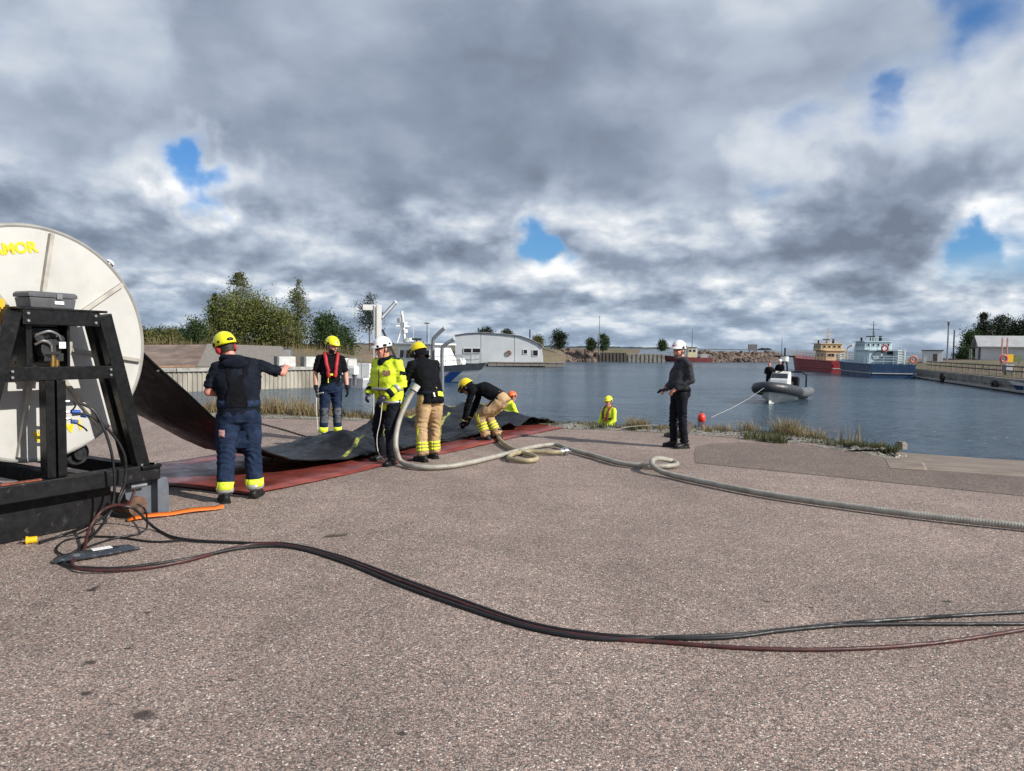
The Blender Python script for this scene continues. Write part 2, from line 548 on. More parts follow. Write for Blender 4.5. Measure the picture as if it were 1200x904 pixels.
M = dict(
    white_paint=pm('white_paint', (.74, .74, .71), .42, 0, .05, 3.5, .0006, 30, dirt=((.42, .36, .27), 1.7, .56, .74, .35)),
    flange=pm('flange_paint', (.50, .495, .47), .45, 0, .05, 2.2, .0008, 20, dirt=((.33, .28, .21), 1.5, .52, .74, .4), spec=.35),
    spoke=pm('spoke_beige', (.40, .375, .33), .5, 0, .2, 5, .0008, 20, dirt=((.16, .13, .10), 5, .5, .7, .5)),  # darker beige grey than the flange, with random dark mottling
    rim=pm('rim_paint', (.27, .265, .25), .5, 0, .12, 5),
    black_steel=pm('black_steel', (.006, .0063, .007), .36, 0, .3, 9, .0004, 90, dirt=((.06, .057, .054), 7, .64, .78, .5), spec=.32),
    dark_steel=pm('dark_steel', (.03, .031, .034), .45, .3, .3, 11, .001, 60),
    worn_black=pm('worn_black', (.009, .009, .010), .5, 0, .3, 8, .001, 60, dirt=((.10, .095, .09), 9, .57, .72, .6), spec=.25),
    grey_paint=pm('grey_paint', (.10, .115, .135), .5, 0, .12, 8, .0005, 80, dirt=((.05, .045, .04), 5, .55, .75, .5)),
    toolbox=pm('toolbox_plastic', (.085, .088, .095), .5, 0, .12, 10, .0005, 200),
    white_label=pm('white_label', (.78, .78, .76), .5, 0, .04),
    yellow_paint=pm('yellow_letter_paint', (.80, .56, .01), .5, 0, .06),
    sign_yellow=pm('sign_yellow', (.75, .40, .01), .45, 0, .06),
    brass=pm('brass', (.35, .22, .07), .35, .9, .2, 30),
    steel=pm('bright_steel', (.45, .45, .44), .35, .85, .15, 20),
    galv=pm('galvanised_steel', (.20, .215, .235), .5, .4, .16, 18, .0005, 90),
    rubber=pm('hose_rubber', (.008, .008, .009), .5, 0, .3, 14, .0006, 120),
    red_rubber=pm('red_hose_rubber', (.11, .022, .02), .5, 0, .35, 12, .0006, 120, col2=(.035, .012, .012)),
    boom=pm('boom_rubber', (.008, .009, .011), .45, 0, .3, 4, .010, 7, dirt=((.035, .036, .038), 3, .5, .72, .6), spec=.28),
    boom_stripe=pm('boom_yellow_stripe', (.36, .37, .06), .55, 0, .15, 9, .001, 60, dirt=((.02, .02, .02), 7, .42, .62, .9)),
    red_mat=pm('red_mat', (.19, .036, .028), .36, 0, .25, 2.2, .0012, 25, col2=(.25, .055, .042), dirt=((.10, .055, .05), 3.5, .48, .72, .6)),
    orange_strap=pm('orange_strap', (.72, .15, .012), .6, 0, .08, 40, .0008, 300),
    concrete=pm('concrete', (.33, .315, .29), .85, 0, .16, 2.5, .006, 18, dirt=((.13, .115, .095), 2.2, .48, .7, .6)),
    old_concrete=pm('old_concrete', (.24, .225, .20), .88, 0, .2, 1.8, .01, 10, dirt=((.085, .075, .06), 1.6, .45, .68, .7)),
    ramp_concrete=pm('ramp_concrete', (.21, .165, .13), .85, 0, .2, 1.6, .004, 30, dirt=((.10, .08, .065), 1.4, .48, .7, .6)),
    rust=pm('rusty_dirt', (.20, .135, .10), .9, 0, .3, .5, .02, 4, col2=(.26, .19, .155), dirt=((.09, .07, .055), .35, .45, .65, .7)),
    wood=pm('grey_planks', (.22, .195, .17), .8, 0, .2, 3, .003, 30, stretch=(6, .6, 6)),
    dark_wood=pm('dark_timber', (.085, .07, .058), .85, 0, .25, 3, .004, 30),
    stone=pm('granite_stone', (.115, .085, .07), .9, 0, .4, .9, .03, 8, col2=(.19, .135, .105)),
    grey_stone=pm('grey_stone', (.15, .135, .12), .88, 0, .5, 7, .004, 45),
    yellow_helmet=pm('yellow_helmet', (.84, .80, .012), .3, 0, .04, 8, coat=.25, dirt=((.25, .2, .05), 14, .6, .8, .35)),
    fire_helmet=pm('golden_helmet', (.84, .62, .012), .3, 0, .05, 8, coat=.25, dirt=((.2, .14, .04), 14, .58, .8, .4)),
    white_helmet=pm('white_helmet', (.80, .79, .77), .32, 0, .04, 8, coat=.2),
    orange_helmet=pm('orange_helmet', (.85, .14, .03), .35, 0, .05),
    black_plastic=pm('black_plastic', (.010, .010, .011), .45, 0, .2, 30, spec=.3),
    dark_cloth=pm('dark_navy_cloth', (.009, .0115, .019), .9, 0, .22, 9, .005, 24, spec=.12),
    navy=pm('navy_work_cloth', (.013, .024, .056), .85, 0, .2, 9, .006, 22, col2=(.020, .034, .072), spec=.15),
    black_cloth=pm('black_cloth', (.006, .0065, .0085), .9, 0, .25, 12, .005, 26, spec=.12),
    charcoal=pm('charcoal_shirt', (.042, .044, .052), .9, 0, .25, 9, .006, 26, spec=.15),
    black_trouser=pm('black_trousers', (.008, .0095, .014), .85, 0, .25, 9, .006, 22, spec=.15),
    tan=pm('tan_bunker_cloth', (.43, .285, .15), .85, 0, .16, 7, .0045, 18, dirt=((.17, .11, .065), 6, .5, .72, .6)),
    hivis=pm('hi_vis_yellow', (.66, .80, .025), .65, 0, .08, 8, .004, 20, dirt=((.34, .38, .08), 7, .58, .78, .4)),
    hivis_band=pm('hi_vis_band', (.70, .80, .04), .6, 0, .06, 20, .001, 80),
    silver_band=pm('silver_reflective', (.44, .45, .44), .38, .35, .1, 30, .0006, 150),
    grey_knee=pm('grey_knee_patch', (.10, .105, .115), .85, 0, .15, 20, .001, 90),
    red_vest=pm('red_life_vest', (.40, .014, .024), .6, 0, .15, 10, .002, 40),
    boot=pm('boot_leather', (.010, .010, .010), .5, 0, .3, 18, .001, 70, dirt=((.07, .062, .055), 16, .52, .7, .5), spec=.3),
    glove=pm('glove_cloth', (.010, .011, .014), .8, 0, .3, 30, .001, 90, spec=.2),
    skin=pm('skin', (.56, .305, .22), .5, 0, .12, 18, .0004, 150, col2=(.60, .29, .21)),
    red_skin=pm('sunburnt_skin', (.58, .25, .18), .5, 0, .12, 18, .0004, 150),
    hair=pm('dark_hair', (.03, .022, .016), .7, 0, .3, 40, .002, 160),
    beard=pm('grey_beard', (.10, .08, .065), .8, 0, .3, 60, .002, 160),
    glass_dark=pm('dark_glass', (.012, .014, .017), .08, 0, .1, 5),
    lip=pm('lip', (.30, .085, .07), .5),
    eye=pm('eye_dark', (.03, .02, .018), .2),
    hull_white=pm('hull_white', (.72, .72, .69), .35, 0, .05, 1.2, dirt=((.32, .28, .22), 1.6, .58, .76, .4)),
    hull_grey=pm('hull_grey', (.13, .135, .145), .5, 0, .15, 2),
    hull_blue=pm('hull_blue', (.011, .042, .105), .42, 0, .2, 1.5, dirt=((.05, .05, .055), 1.8, .55, .72, .5)),
    hull_red=pm('hull_red', (.24, .016, .022), .45, 0, .18, 1.5, dirt=((.12, .03, .03), 1.8, .52, .72, .5)),
    stripe_blue=pm('stripe_blue', (.012, .07, .28), .4, 0, .06),
    cream=pm('cream_paint', (.55, .41, .24), .5, 0, .1, 1.4, dirt=((.30, .22, .15), 2, .55, .75, .5)),
    pale_green=pm('pale_green_white', (.53, .63, .65), .5, 0, .08, 1.4, dirt=((.34, .35, .32), 2, .56, .75, .45)),
    yellow_house=pm('pale_yellow_paint', (.68, .60, .36), .5, 0, .08),
    cladding=pm('grey_white_cladding', (.52, .545, .565), .6, 0, .04, .8, dirt=((.34, .35, .36), 1.2, .58, .75, .35)),
    wall_white=pm('white_boarding', (.62, .63, .63), .6, 0, .05, 1, dirt=((.4, .4, .38), 1, .55, .75, .4)),
    roof_grey=pm('grey_roof', (.40, .40, .40), .7, 0, .1, 1.2),
    ring_orange=pm('lifebuoy_orange', (.55, .15, .08), .5, 0, .1),
    ring_red=pm('lifebuoy_red', (.46, .06, .055), .5, 0, .1),
    buoy=pm('buoy_red', (.85, .045, .02), .35, 0, .06),
    tube_grey=pm('tube_hypalon', (.035, .037, .042), .45, 0, .15, 5),
    tube_light=pm('tube_grey_hypalon', (.12, .125, .135), .5, 0, .15, 5),
    blue_cloth=pm('blue_panel', (.05, .22, .50), .5, 0, .1),
    rope=pm('rope_white', (.60, .58, .52), .8, 0, .1, 40, .002, 120),
    dark_rope=pm('rope_dark', (.06, .05, .042), .85, 0, .25, 60, .003, 90),
    hose_clear=pm('corrugated_hose', (.31, .285, .235), .42, 0, .16, 6, .0006, 60, col2=(.38, .36, .31), dirt=((.22, .18, .13), 5, .52, .72, .5)),
    hose_olive=pm('olive_hose', (.34, .28, .17), .5, 0, .16, 8, .0006, 60, dirt=((.18, .14, .09), 7, .5, .7, .5)),
    plastic_wrap=pm('plastic_wrap', (.035, .042, .055), .2, 0, .3, 16, .006, 22, coat=.4, col2=(.16, .18, .21), fac=(.5, .75)),
    bark=pm('bark', (.10, .08, .065), .9, 0, .3, 6, .01, 20),
    pale_bark=pm('pale_bark', (.26, .24, .22), .9, 0, .4, 5, .01, 20),
    tyre=pm('tyre_rubber', (.012, .012, .012), .7, 0, .3),
)


def leaf_mat(name, c1, c2, trans=.25):
    m = bpy.data.materials.new(name)
    m.use_nodes = True
    t = NT(m.node_tree)
    b = t.n['Principled BSDF']
    g = t.node('ShaderNodeNewGeometry')
    n = t.noise(t.node('ShaderNodeTexCoord').outputs['Object'], .9, 3, .6)
    f = t.math('ADD', t.math('MULTIPLY', g.outputs['Random Per Island'], .75), t.math('MULTIPLY', t.math('SUBTRACT', n, .5), .9), clamp=True)
    c = t.mix(f, c1, c2)
    t.set(b.inputs['Base Color'], c)
    b.inputs['Roughness'].default_value = .55
    b.inputs['Specular IOR Level'].default_value = .25
    tr = t.node('ShaderNodeBsdfTranslucent', i_Color=c)
    mx = t.node('ShaderNodeMixShader', i_0=trans, i_1=b.outputs[0], i_2=tr.outputs[0])
    t.l.new(mx.outputs[0], t.n['Material Output'].inputs[0])
    return m


LEAF = dict(
    birch=leaf_mat('birch_leaves', (.075, .105, .026), (.23, .225, .065)),
    aspen=leaf_mat('aspen_leaves', (.07, .09, .035), (.19, .19, .075)),
    dark=leaf_mat('alder_leaves', (.022, .046, .016), (.08, .12, .035)),
    pine=leaf_mat('pine_needles', (.014, .026, .014), (.042, .058, .028), .1),
    shrub=leaf_mat('shrub_leaves', (.07, .085, .028), (.21, .19, .07)),
    dry=leaf_mat('dry_grass', (.20, .15, .075), (.40, .32, .18), .2),
    grass=leaf_mat('green_grass', (.065, .075, .028), (.17, .165, .07), .25),
)


# ================================================================== SETTING
WZ = -1.1
wb = MB()
rows = []
for y in [-60, 10, 20, 30, 45, 70, 110, 200, 500, 1500, 5000, 12000]:
    rows.append([V(x * (1 if y < 300 else y / 300), y, WZ) for x in (-400, -120, -40, 0, 40, 120, 400)])
wb.grid(rows)
struct(wb.build('harbour_water', water_material()))

EDGE = [(-60, 17.5), (-20, 17.2), (-8.7, 16.9), (-5.9, 16.75), (-3.26, 16.4), (-.73, 15.8), (.92, 15.5), (2.52, 15.2), (3.98, 14.6), (4.98, 14.0), (5.6, 13.3), (6.02, 12.5), (6.05, 11.2)]
RA, RDIR, RPERP = V(6.0, 10.4, 0), V(.44, .898, 0), V(.898, -.44, 0)
rampR = RA + RPERP * 10
pl = [V(x, y, 0) for x, y in EDGE] + [RA, rampR, V(22, 9, 0), V(60, 12, 0), V(60, -40, 0), V(-60, -40, 0)]
pb = MB()
pb.add(pl, [tuple(range(len(pl) - 1, -1, -1))])
st = []
for px, py, a, b in [(168, 838, .06, .05), (105, 777, .04, .03), (106, 692, .05, .03), (150, 760, .03, .02), (101, 813, .035, .03), (270, 797, .03, .02), (1110, 705, .035, .03), (898, 705, .03, .02), (950, 712, .025, .02), (172, 718, .03, .02), (470, 860, .03, .02), (110, 690, .03, .08)]:
    g = G(px, py)
    st.append((g.x, g.y, a, b))
ASPH = asphalt('coarse_asphalt', (1.05, .985, .92), 0.0, st)
struct(pb.build('quay_paving', ASPH))

pt = MB()
pp = [(2.75, 10.73), (2.95, 11.6), (3.2, 12.5), (3.6, 13.0), (4.3, 13.25), (5.0, 13.0), (5.6, 12.5), (5.98, 11.6), (5.99, 10.42), (14.9, 6.06), (15.2, 3.4), (8.9, 6.9), (6.12, 8.56), (4.4, 9.68)]
pt.add([V(x, y, .005) for x, y in pp], [tuple(range(len(pp) - 1, -1, -1))])
PATCH = asphalt('patched_asphalt', (.95, .89, .82), .26)
struct(pt.build('asphalt_patch', PATCH))

rb = MB()
rows = []
for i in range(15):
    s = i * 1.0
    z = -.004 - .105 * max(0, s - .4)
    rows.append([RA + RDIR * s + RPERP * k + V(0, 0, z + .012 * noise.noise(V(s * .6, k * .6, 3))) for k in (-.15, 1, 2, 3, 4, 5, 6, 7, 8, 9, 10.15)])
rb.grid(rows)
struct(rb.build('slipway_ramp', M['ramp_concrete'], smooth='all'))
kb_ = MB()
rings = []
for i in range(13):
    s = -.15 + i * 1.0
    zt_ = .012 if s < .5 else .06 - .105 * (s - .4)
    c = RA + RDIR * s
    wl = -.55 - .1 * noise.noise(V(s, 0, 0))
    rings.append([c + RPERP * wl + V(0, 0, -2), c + RPERP * wl + V(0, 0, zt_ - .03), c + RPERP * (wl + .06) + V(0, 0, zt_), c + RPERP * -.02 + V(0, 0, zt_), c + RPERP * .03 + V(0, 0, zt_ - .03), c + RPERP * .03 + V(0, 0, -2)])
kb_.loft(rings)
struct(kb_.build('slipway_kerb', M['ramp_concrete']))

# ---- shore bank
path = [V(x, y, 0) for x, y in EDGE[:-1]] + [V(6.05, 12.2, 0)]
path = [path[0], path[1]] + spline(path[2:], 10)


def bank_z(o, p):
    z = np.interp(o, [-.5, 0, .45, 1.1, 2.4, 5.0, 9], [.004, .03, .02, -.25, -.95, -1.7, -2.6])
    if o > -.3:
        z += .05 * noise.noise(V(p.x * 1.1, p.y * 1.1, 0)) + .03 * noise.noise(V(p.x * 4, p.y * 4, 2))
    return z


bb = MB()
rows = []
BANKN = []
for i, p in enumerate(path):
    t = (path[min(i + 1, len(path) - 1)] - path[max(0, i - 1)]).normalized()
    n = V(-t.y, t.x, 0)
    BANKN.append(n)
    row = []
    for o in (-.45, -.2, 0, .2, .45, .75, 1.1, 1.7, 2.4, 3.5, 5, 9):
        q = p + n * o
        q.z = bank_z(o, q)
        inr = (q - RA).dot(RPERP) + .12
        if inr > 0 and (q - RA).dot(RDIR) > 0:
            q = q - RPERP * (inr + .2)
            q.z = min(q.z, -.04 - .105 * max(0, (q - RA).dot(RDIR) - .4))
        row.append(q)
    rows.append(row)
bb.grid(rows)
soil = bpy.data.materials.new('gravel_soil')
soil.use_nodes = True
t_ = NT(soil.node_tree)
b_ = t_.n['Principled BSDF']
vv = t_.node('ShaderNodeTexCoord').outputs['Object']
vo = t_.node('ShaderNodeTexVoronoi', i_Vector=vv, i_Scale=34.0)
sc_ = t_.node('ShaderNodeSeparateColor', i_0=vo.outputs['Color'])
c_ = t_.ramp(sc_.outputs[0], [(0, (.06, .052, .045)), (.45, (.17, .15, .125)), (.8, (.30, .275, .24)), (1, (.48, .46, .42))])
gr_ = t_.smooth(t_.noise(vv, 1.2, 5, .65), .48, .62, 0, .65)
c_ = t_.mix(gr_, c_, (.115, .11, .05))
t_.set(b_.inputs['Base Color'], c_)
b_.inputs['Roughness'].default_value = .9
bp_ = t_.node('ShaderNodeBump', i_Strength=.9, i_Distance=.012, i_Height=vo.outputs['Distance'])
t_.set(b_.inputs['Normal'], bp_.outputs[0])
struct(bb.build('shore_bank', soil, smooth='all'))
cb_ = MB()
cp_ = [V(5.9, 11.0, .0), V(5.9, 12.7, .012), V(6.6, 13.3, -.10), V(6.95, 13.0, -.17), V(6.5, 12.1, -.09), V(6.15, 11.3, -.01)]
cb_.add(cp_ + [V(6.2, 12.2, .0)], [(k, (k + 1) % 6, 6) for k in range(6)])
struct(cb_.build('bank_corner', soil))


def ico(sub):
    bm = bmesh.new()
    bmesh.ops.create_icosphere(bm, subdivisions=sub, radius=1)
    v = np.array([list(x.co) for x in bm.verts])
    f = np.array([[q.index for q in x.verts] for x in bm.faces])
    bm.free()
    return v, f


ICO1 = ico(1)
ICO2 = ico(2)


def stones(name, label, pts, sizes, mat, base=ICO1, flat=.65):
    """uncountable loose stones as one mesh"""
    bv, bf = base
    n = len(pts)
    vs, fs = [], []
    for i in range(n):
        M3 = np.linalg.qr(rng.normal(size=(3, 3)))[0]
        s = sizes[i] * rng.uniform(.6, 1.3, 3) * np.array([1, 1, flat])
        v = bv * (1 + rng.normal(0, .13, (len(bv), 1)))
        v = (v @ M3) * s
        vs.append(v + np.array(pts[i]))
        fs.append(bf + i * len(bv))
    me = bpy.data.meshes.new(name)
    me.from_pydata(np.concatenate(vs).tolist(), [], np.concatenate(fs).tolist())
    o = obj(name, me, mat)
    return tag(o, label, 'stones', kind='stuff')


def along(lo, hi, n, omin, omax):
    """random points on the bank between path x-limits"""
    idx = [i for i, p in enumerate(path) if lo <= p.x <= hi]
    out = []
    for _ in range(n):
        i = random.choice(idx)
        p = path[i] + (path[min(i + 1, len(path) - 1)] - path[i]) * random.random()
        o = random.uniform(omin, omax)
        q = p + BANKN[i] * o
        q.z = bank_z(o, q)
        if (q - RA).dot(RPERP) > -.5:
            continue
        out.append(q)
    return out


ps = along(.7, 6.1, 900, -.25, 1.3) + [V(random.uniform(5.85, 6.5), random.uniform(11.9, 12.9), random.uniform(-.05, .01)) for _ in range(120)]
stones('bank_stones', 'loose grey stones and gravel along the water edge of the quay', [tuple(p) for p in ps], [random.uniform(.012, .042) * (2.0 if random.random() < .05 else 1) for _ in ps], M['grey_stone'])


def blades(name, label, mat, tufts, cat='grass'):
    """tufts: (point, count, spread, height, lean)"""
    vs, fs = [], []
    for (c, cnt, spr, h, lean) in tufts:
        for _ in range(cnt):
            r = abs(random.gauss(0, spr))
            a = random.uniform(0, 6.283)
            b0 = V(c[0] + r * math.cos(a), c[1] + r * math.sin(a), c[2] - .02)
            hh = h * random.uniform(.45, 1.15)
            a2 = random.uniform(0, 6.283)
            ln = lean * random.uniform(.2, 1.2) * hh
            tip = b0 + V(math.cos(a2) * ln, math.sin(a2) * ln, hh)
            mid = b0.lerp(tip, .55) + V(0, 0, hh * .07)
            wd = random.uniform(.0035, .008)
            a3 = random.uniform(0, 3.14)
            sx = V(math.cos(a3) * wd, math.sin(a3) * wd, 0)
            k = len(vs)
            vs += [b0 - sx, b0 + sx, mid + sx * .8, mid - sx * .8, tip]
            fs += [(k, k + 1, k + 2, k + 3), (k + 3, k + 2, k + 4)]
    me = bpy.data.meshes.new(name)
    me.from_pydata([tuple(v) for v in vs], [], fs)
    return tag(obj(name, me, mat), label, cat, kind='stuff')


tl = []
for p in along(-16, -2.4, 330, .05, .9):
    tl.append((p, random.randint(14, 26), .13, random.uniform(.16, .42) * (1.3 if -7.2 < p.x < -4.0 else .7), .5))
blades('reed_grass', 'dry straw coloured reed grass along the shore behind the workers', LEAF['dry'], tl)
tl = []
for p in along(-16, 6.0, 330, -.1, .7):
    tl.append((p, random.randint(10, 20), .07, random.uniform(.05, .13), .7))
for px, py in [(897, 518), (905, 517), (912, 519), (1002, 527), (1010, 528), (995, 527), (748, 505), (880, 515), (700, 503), (1014, 527), (1021, 528), (1028, 528.5), (1036, 529), (1042, 530)]:
    g = G(px, py)
    for _ in range(5):
        tl.append((g + V(random.uniform(-.12, .12), random.uniform(-.1, .1), .02), 24, .05, random.uniform(.1, .2), .6))
blades('bank_grass', 'short green grass growing between the stones of the bank', LEAF['grass'], tl)
tl = []
for px, py, h in [(740, 503, .26), (748, 504, .30), (756, 504, .24), (880, 508, .28), (915, 511, .36), (925, 512, .40), (935, 512, .36), (945, 514, .26), (960, 516, .25), (850, 507, .2), (780, 505, .16), (830, 507, .18), (690, 501, .16)]:
    g = G(px, py)
    for _ in range(5):
        tl.append((g + V(random.uniform(-.14, .14), random.uniform(-.05, .15), 0), 26, .07, h, .75))
for px, py, h in [(1001, 524, .52), (1006, 524, .46), (993, 522, .42), (985, 521, .34), (1003, 525, .40), (1018, 527, .25), (1030, 528, .22)]:
    tl.append((G(px, py), 7, .05, h, .12))
blades('dry_bank_grass', 'wiry dry weeds and tall straws on the bank by the slipway', LEAF['dry'], tl)

# ---- driftwood on the bank beside the standing man, block on the slipway edge
db = MB()
a, b = G(700, 505, .05), G(742, 500, .08)
for q in (0,):
    p0, p1 = G(716, 505, .06), G(770, 498, .16)
    db.tube(spline([p0, p0.lerp(p1, .4) + V(0, 0, .03), p1], 4), [.010, .012, .013, .012, .012, .011, .010, .009, .006], 7)
tag(db.build('driftwood', M['wood'], smooth=True), 'thin bleached driftwood stick on the bank left of the standing man', 'driftwood')
db = MB()
p0, p1 = G(800, 508, .10), G(810, 497, .25)
db.tube([p0 + V(-.25, .3, -.1), p0, p0.lerp(p1, .6), p1], [.07, .08, .075, .05], 8)
db.tube([p0, p0 + V(.18, .1, .04)], [.05, .02], 7)
tag(db.build('driftwood', M['dark_wood'], smooth=True), 'dark stump of driftwood right behind the standing man legs', 'driftwood')
gb = RA + RDIR * 9.6
rk = MB()
rk.box((0, 0, 0), (.20, .24, .18))
rk.box((.0, 0, .10), (.16, .2, .05))
tag(rk.build('mooring_block', M['old_concrete'], bevel=.03, M=Matrix.Translation(W(1056, 523, 19.0)) @ Matrix.Rotation(.4, 4, 'Z')), 'small weathered concrete block at the far edge of the slipway', 'block')

# ------------------------------------------------------------------ left land behind the quay wall
QL = [V(-40, 18.7, .10), V(-30, 28.7, .12), V(-18.8, 39.9, .13), V(-9.57, 49.2, .13), V(-9.9, 55, .2), V(-15, 66, .4), V(-17, 85, .5), V(-12, 101.5, .2), V(4.6, 101.5, .2), V(7.5, 118, .2), V(10.5, 141, .2), V(17, 147.5, .2), V(26, 152, .2)]
FARL = [V(-200, 60, 2), V(-190, 110, 2), V(-170, 160, 2), V(-140, 200, 2), V(-110, 220, 2), V(-80, 235, 2), V(-60, 240, 2), V(-40, 245, 2), V(-15, 250, 2), V(0, 245, 2), V(14, 235, 2), V(30, 215, 2), V(40, 190, 1)]


def land_h(p, s):
    z = np.interp(s, [0, .02, .1, .25, 1], [0, .05, .95, 1.25, 1.3])
    z += .25 * noise.noise(V(p.x * .11, p.y * .11, 0)) * min(1, s * 12)
    return z


n = len(QL)
rows = []
for i in range((n - 1) * 6 + 1):
    k, f = divmod(i, 6)
    f /= 6
    a = QL[k].lerp(QL[min(k + 1, n - 1)], f)
    b = FARL[k].lerp(FARL[min(k + 1, n - 1)], f)
    row = []
    for s in (0, .004, .01, .02, .035, .055, .08, .11, .15, .2, .3, .45, .7, 1):
        q = a.lerp(b, s)
        q.z = a.z * (1 - s) + land_h(q, s) - (.06 if s == 0 else 0)
        row.append(q)
    row.insert(0, V(a.x, a.y, -2.2))
    rows.append(row)
lb = MB()
lb.grid(rows)
ground = bpy.data.materials.new('harbour_soil')
ground.use_nodes = True
t_ = NT(ground.node_tree)
b_ = t_.n['Principled BSDF']
vv = t_.node('ShaderNodeTexCoord').outputs['Object']
na = t_.noise(vv, .16, 6, .65)
nb = t_.noise(vv, 1.4, 6, .7)
c_ = t_.ramp(na, [(.3, (.12, .08, .055)), (.44, (.15, .11, .08)), (.52, (.15, .125, .06)), (.64, (.075, .08, .03)), (.8, (.14, .115, .05))])
c_ = t_.mix(t_.smooth(nb, .4, .65, 0, .5), c_, (.12, .095, .07))
t_.set(b_.inputs['Base Color'], c_)
b_.inputs['Roughness'].default_value = .92
bp_ = t_.node('ShaderNodeBump', i_Strength=.7, i_Distance=.15, i_Height=nb)
t_.set(b_.inputs['Normal'], bp_.outputs[0])
struct(lb.build('harbour_ground', ground, smooth='all'))

# sheet pile quay wall
qw = thing('quay_wall', 'weathered pale concrete quay wall with vertical ribs across the inlet', 'quay wall', QL[1])
qd = (QL[3] - QL[1])
ql = qd.length
qd.normalize()
qn = V(qd.y, -qd.x, 0)
prof = []
s, k = 0.0, 0
while s < ql:
    prof.append(qd * s + qn * (.10 if k % 4 in (0, 1) else .05))
    s += (.10 if k % 2 == 0 else .035)
    k += 1
m = MB()
m.grid([[p + V(0, 0, -2.0) for p in prof], [p + V(0, 0, -.6) for p in prof], [p + V(0, 0, -.06) for p in prof]])
m.build('ribbed_face', pm('quay_ribs', (.34, .315, .265), .85, 0, .2, 1.2, .01, 8, dirt=((.14, .12, .09), 1.1, .45, .66, .7), stretch=(1, 1, .25)), qw)
m = MB()
nb_ = 9
for i in range(nb_):
    a0, a1 = qd * (ql * i / nb_ + .02), qd * (ql * (i + 1) / nb_ - .02)
    cb = MB()
    cb.bar(a0 - qn * .15, a1 - qn * .15, .75, .2)
    cb.build('cap_beam', M['concrete'], qw, bevel=.02)

# rust brown slab slope with a plank deck
sl_ = thing('sloping_slab', 'large rust brown sloping slab behind the quay wall', 'slab', W(190, 432, 43))
p00, p10, p11, p01 = W(148, 434, 41.5), W(229, 432, 44.2), W(243, 404, 51.5), W(150, 404.5, 50)
o0 = sl_.location
m = MB()
m.prism([p00 - o0 + V(0, 0, .1), p10 - o0 + V(0, 0, .1), p11 - o0, p01 - o0], (0, 0, -.25))
m.build('slab_plate', M['rust'], sl_)
m = MB()
m.bar(p00 - o0 + V(0, -.1, .1), p10 - o0 + V(0, -.1, .1), .2, .22)
m.build('edge_timber', pm('rusty_edge', (.26, .15, .095), .85, 0, .2, 3), sl_)
dk = thing('plank_deck', 'grey plank deck sloping up behind the man in navy overalls', 'deck', W(260, 432, 44.5))
o0 = dk.location
a0, a1 = W(229, 431.5, 44.8), W(352, 434, 46.5)
b0, b1 = W(243, 404, 51.8), W(330, 407, 53)
for i in range(16):
    f0, f1 = i / 16, (i + .86) / 16
    m = MB()
    m.prism([a0.lerp(b0, f0) - o0, a1.lerp(b1, f0) - o0, a1.lerp(b1, f1) - o0, a0.lerp(b0, f1) - o0], (0, 0, .07))
    m.build('plank', M['wood'], dk)
for px, py, wd, hgt, dep, lab in [(334, 434, 1.15, .86, 45.8, 'pale concrete block with shaded end beside the pointing man arm'), (366, 434, 1.25, .86, 46.6, 'pale concrete block half hidden behind the man in the red vest'), (407, 432, 1.1, .7, 49.4, 'pale concrete block nearest the white outboard boat')]:
    t = thing('concrete_block', lab, 'block', W(px, py, dep), R_(30), 'concrete blocks on the quay')
    m = MB()
    m.box((.05, 0, hgt / 2), (wd - .14, .9, hgt))
    m.build('block_body', pm('pale_block', (.55, .55, .53), .8, 0, .08, 3, .003, 20), t, bevel=.02)
    m = MB()
    m.box((-wd / 2 + .05, 0, hgt / 2), (.13, .96, hgt + .03))  # dark slab: shade of the block's left side put into colour
    m.build('shaded_end', M['hull_grey'], t, bevel=.01)
    m = MB()
    m.box((-.2, -.455, .06), (.24, .03, .1))
    m.build('fork_slot', M['black_plastic'], t)
t = thing('electrical_cabinet', 'small grey cabinet standing behind the concrete blocks', 'cabinet', W(338, 419, 52))
m = MB()
m.box((0, 0, .28), (.45, .35, .66))
m.build('cabinet_body', M['galv'], t, bevel=.02)
m = MB()
m.box((0, -.19, .3), (.38, .02, .5))
m.build('door', M['roof_grey'], t)
m = MB()
m.box((0, 0, .63), (.52, .42, .04))
m.build('lid', M['galv'], t)


# ------------------------------------------------------------------ trees
def leaves_mesh(name, pts, size, mat, parent, droop=.0):
    n_ = len(pts)
    P = np.asarray(pts)
    a = rng.normal(size=(n_, 3))
    a /= np.linalg.norm(a, axis=1, keepdims=True)
    b = rng.normal(size=(n_, 3))
    b -= a * (a * b).sum(1, keepdims=True)
    b /= np.linalg.norm(b, axis=1, keepdims=True)
    s = size * rng.uniform(.6, 1.35, (n_, 1))
    nrm = np.cross(a, b)
    v = np.stack([P - a * s, P - b * s * .55 + nrm * s * .18, P + a * s, P + b * s * .55 + nrm * s * .18], 1).reshape(-1, 3)
    f = np.arange(n_ * 4).reshape(-1, 4)
    me = bpy.data.meshes.new(name)
    me.from_pydata(v.tolist(), [], f.tolist())
    return obj(name, me, mat, parent)


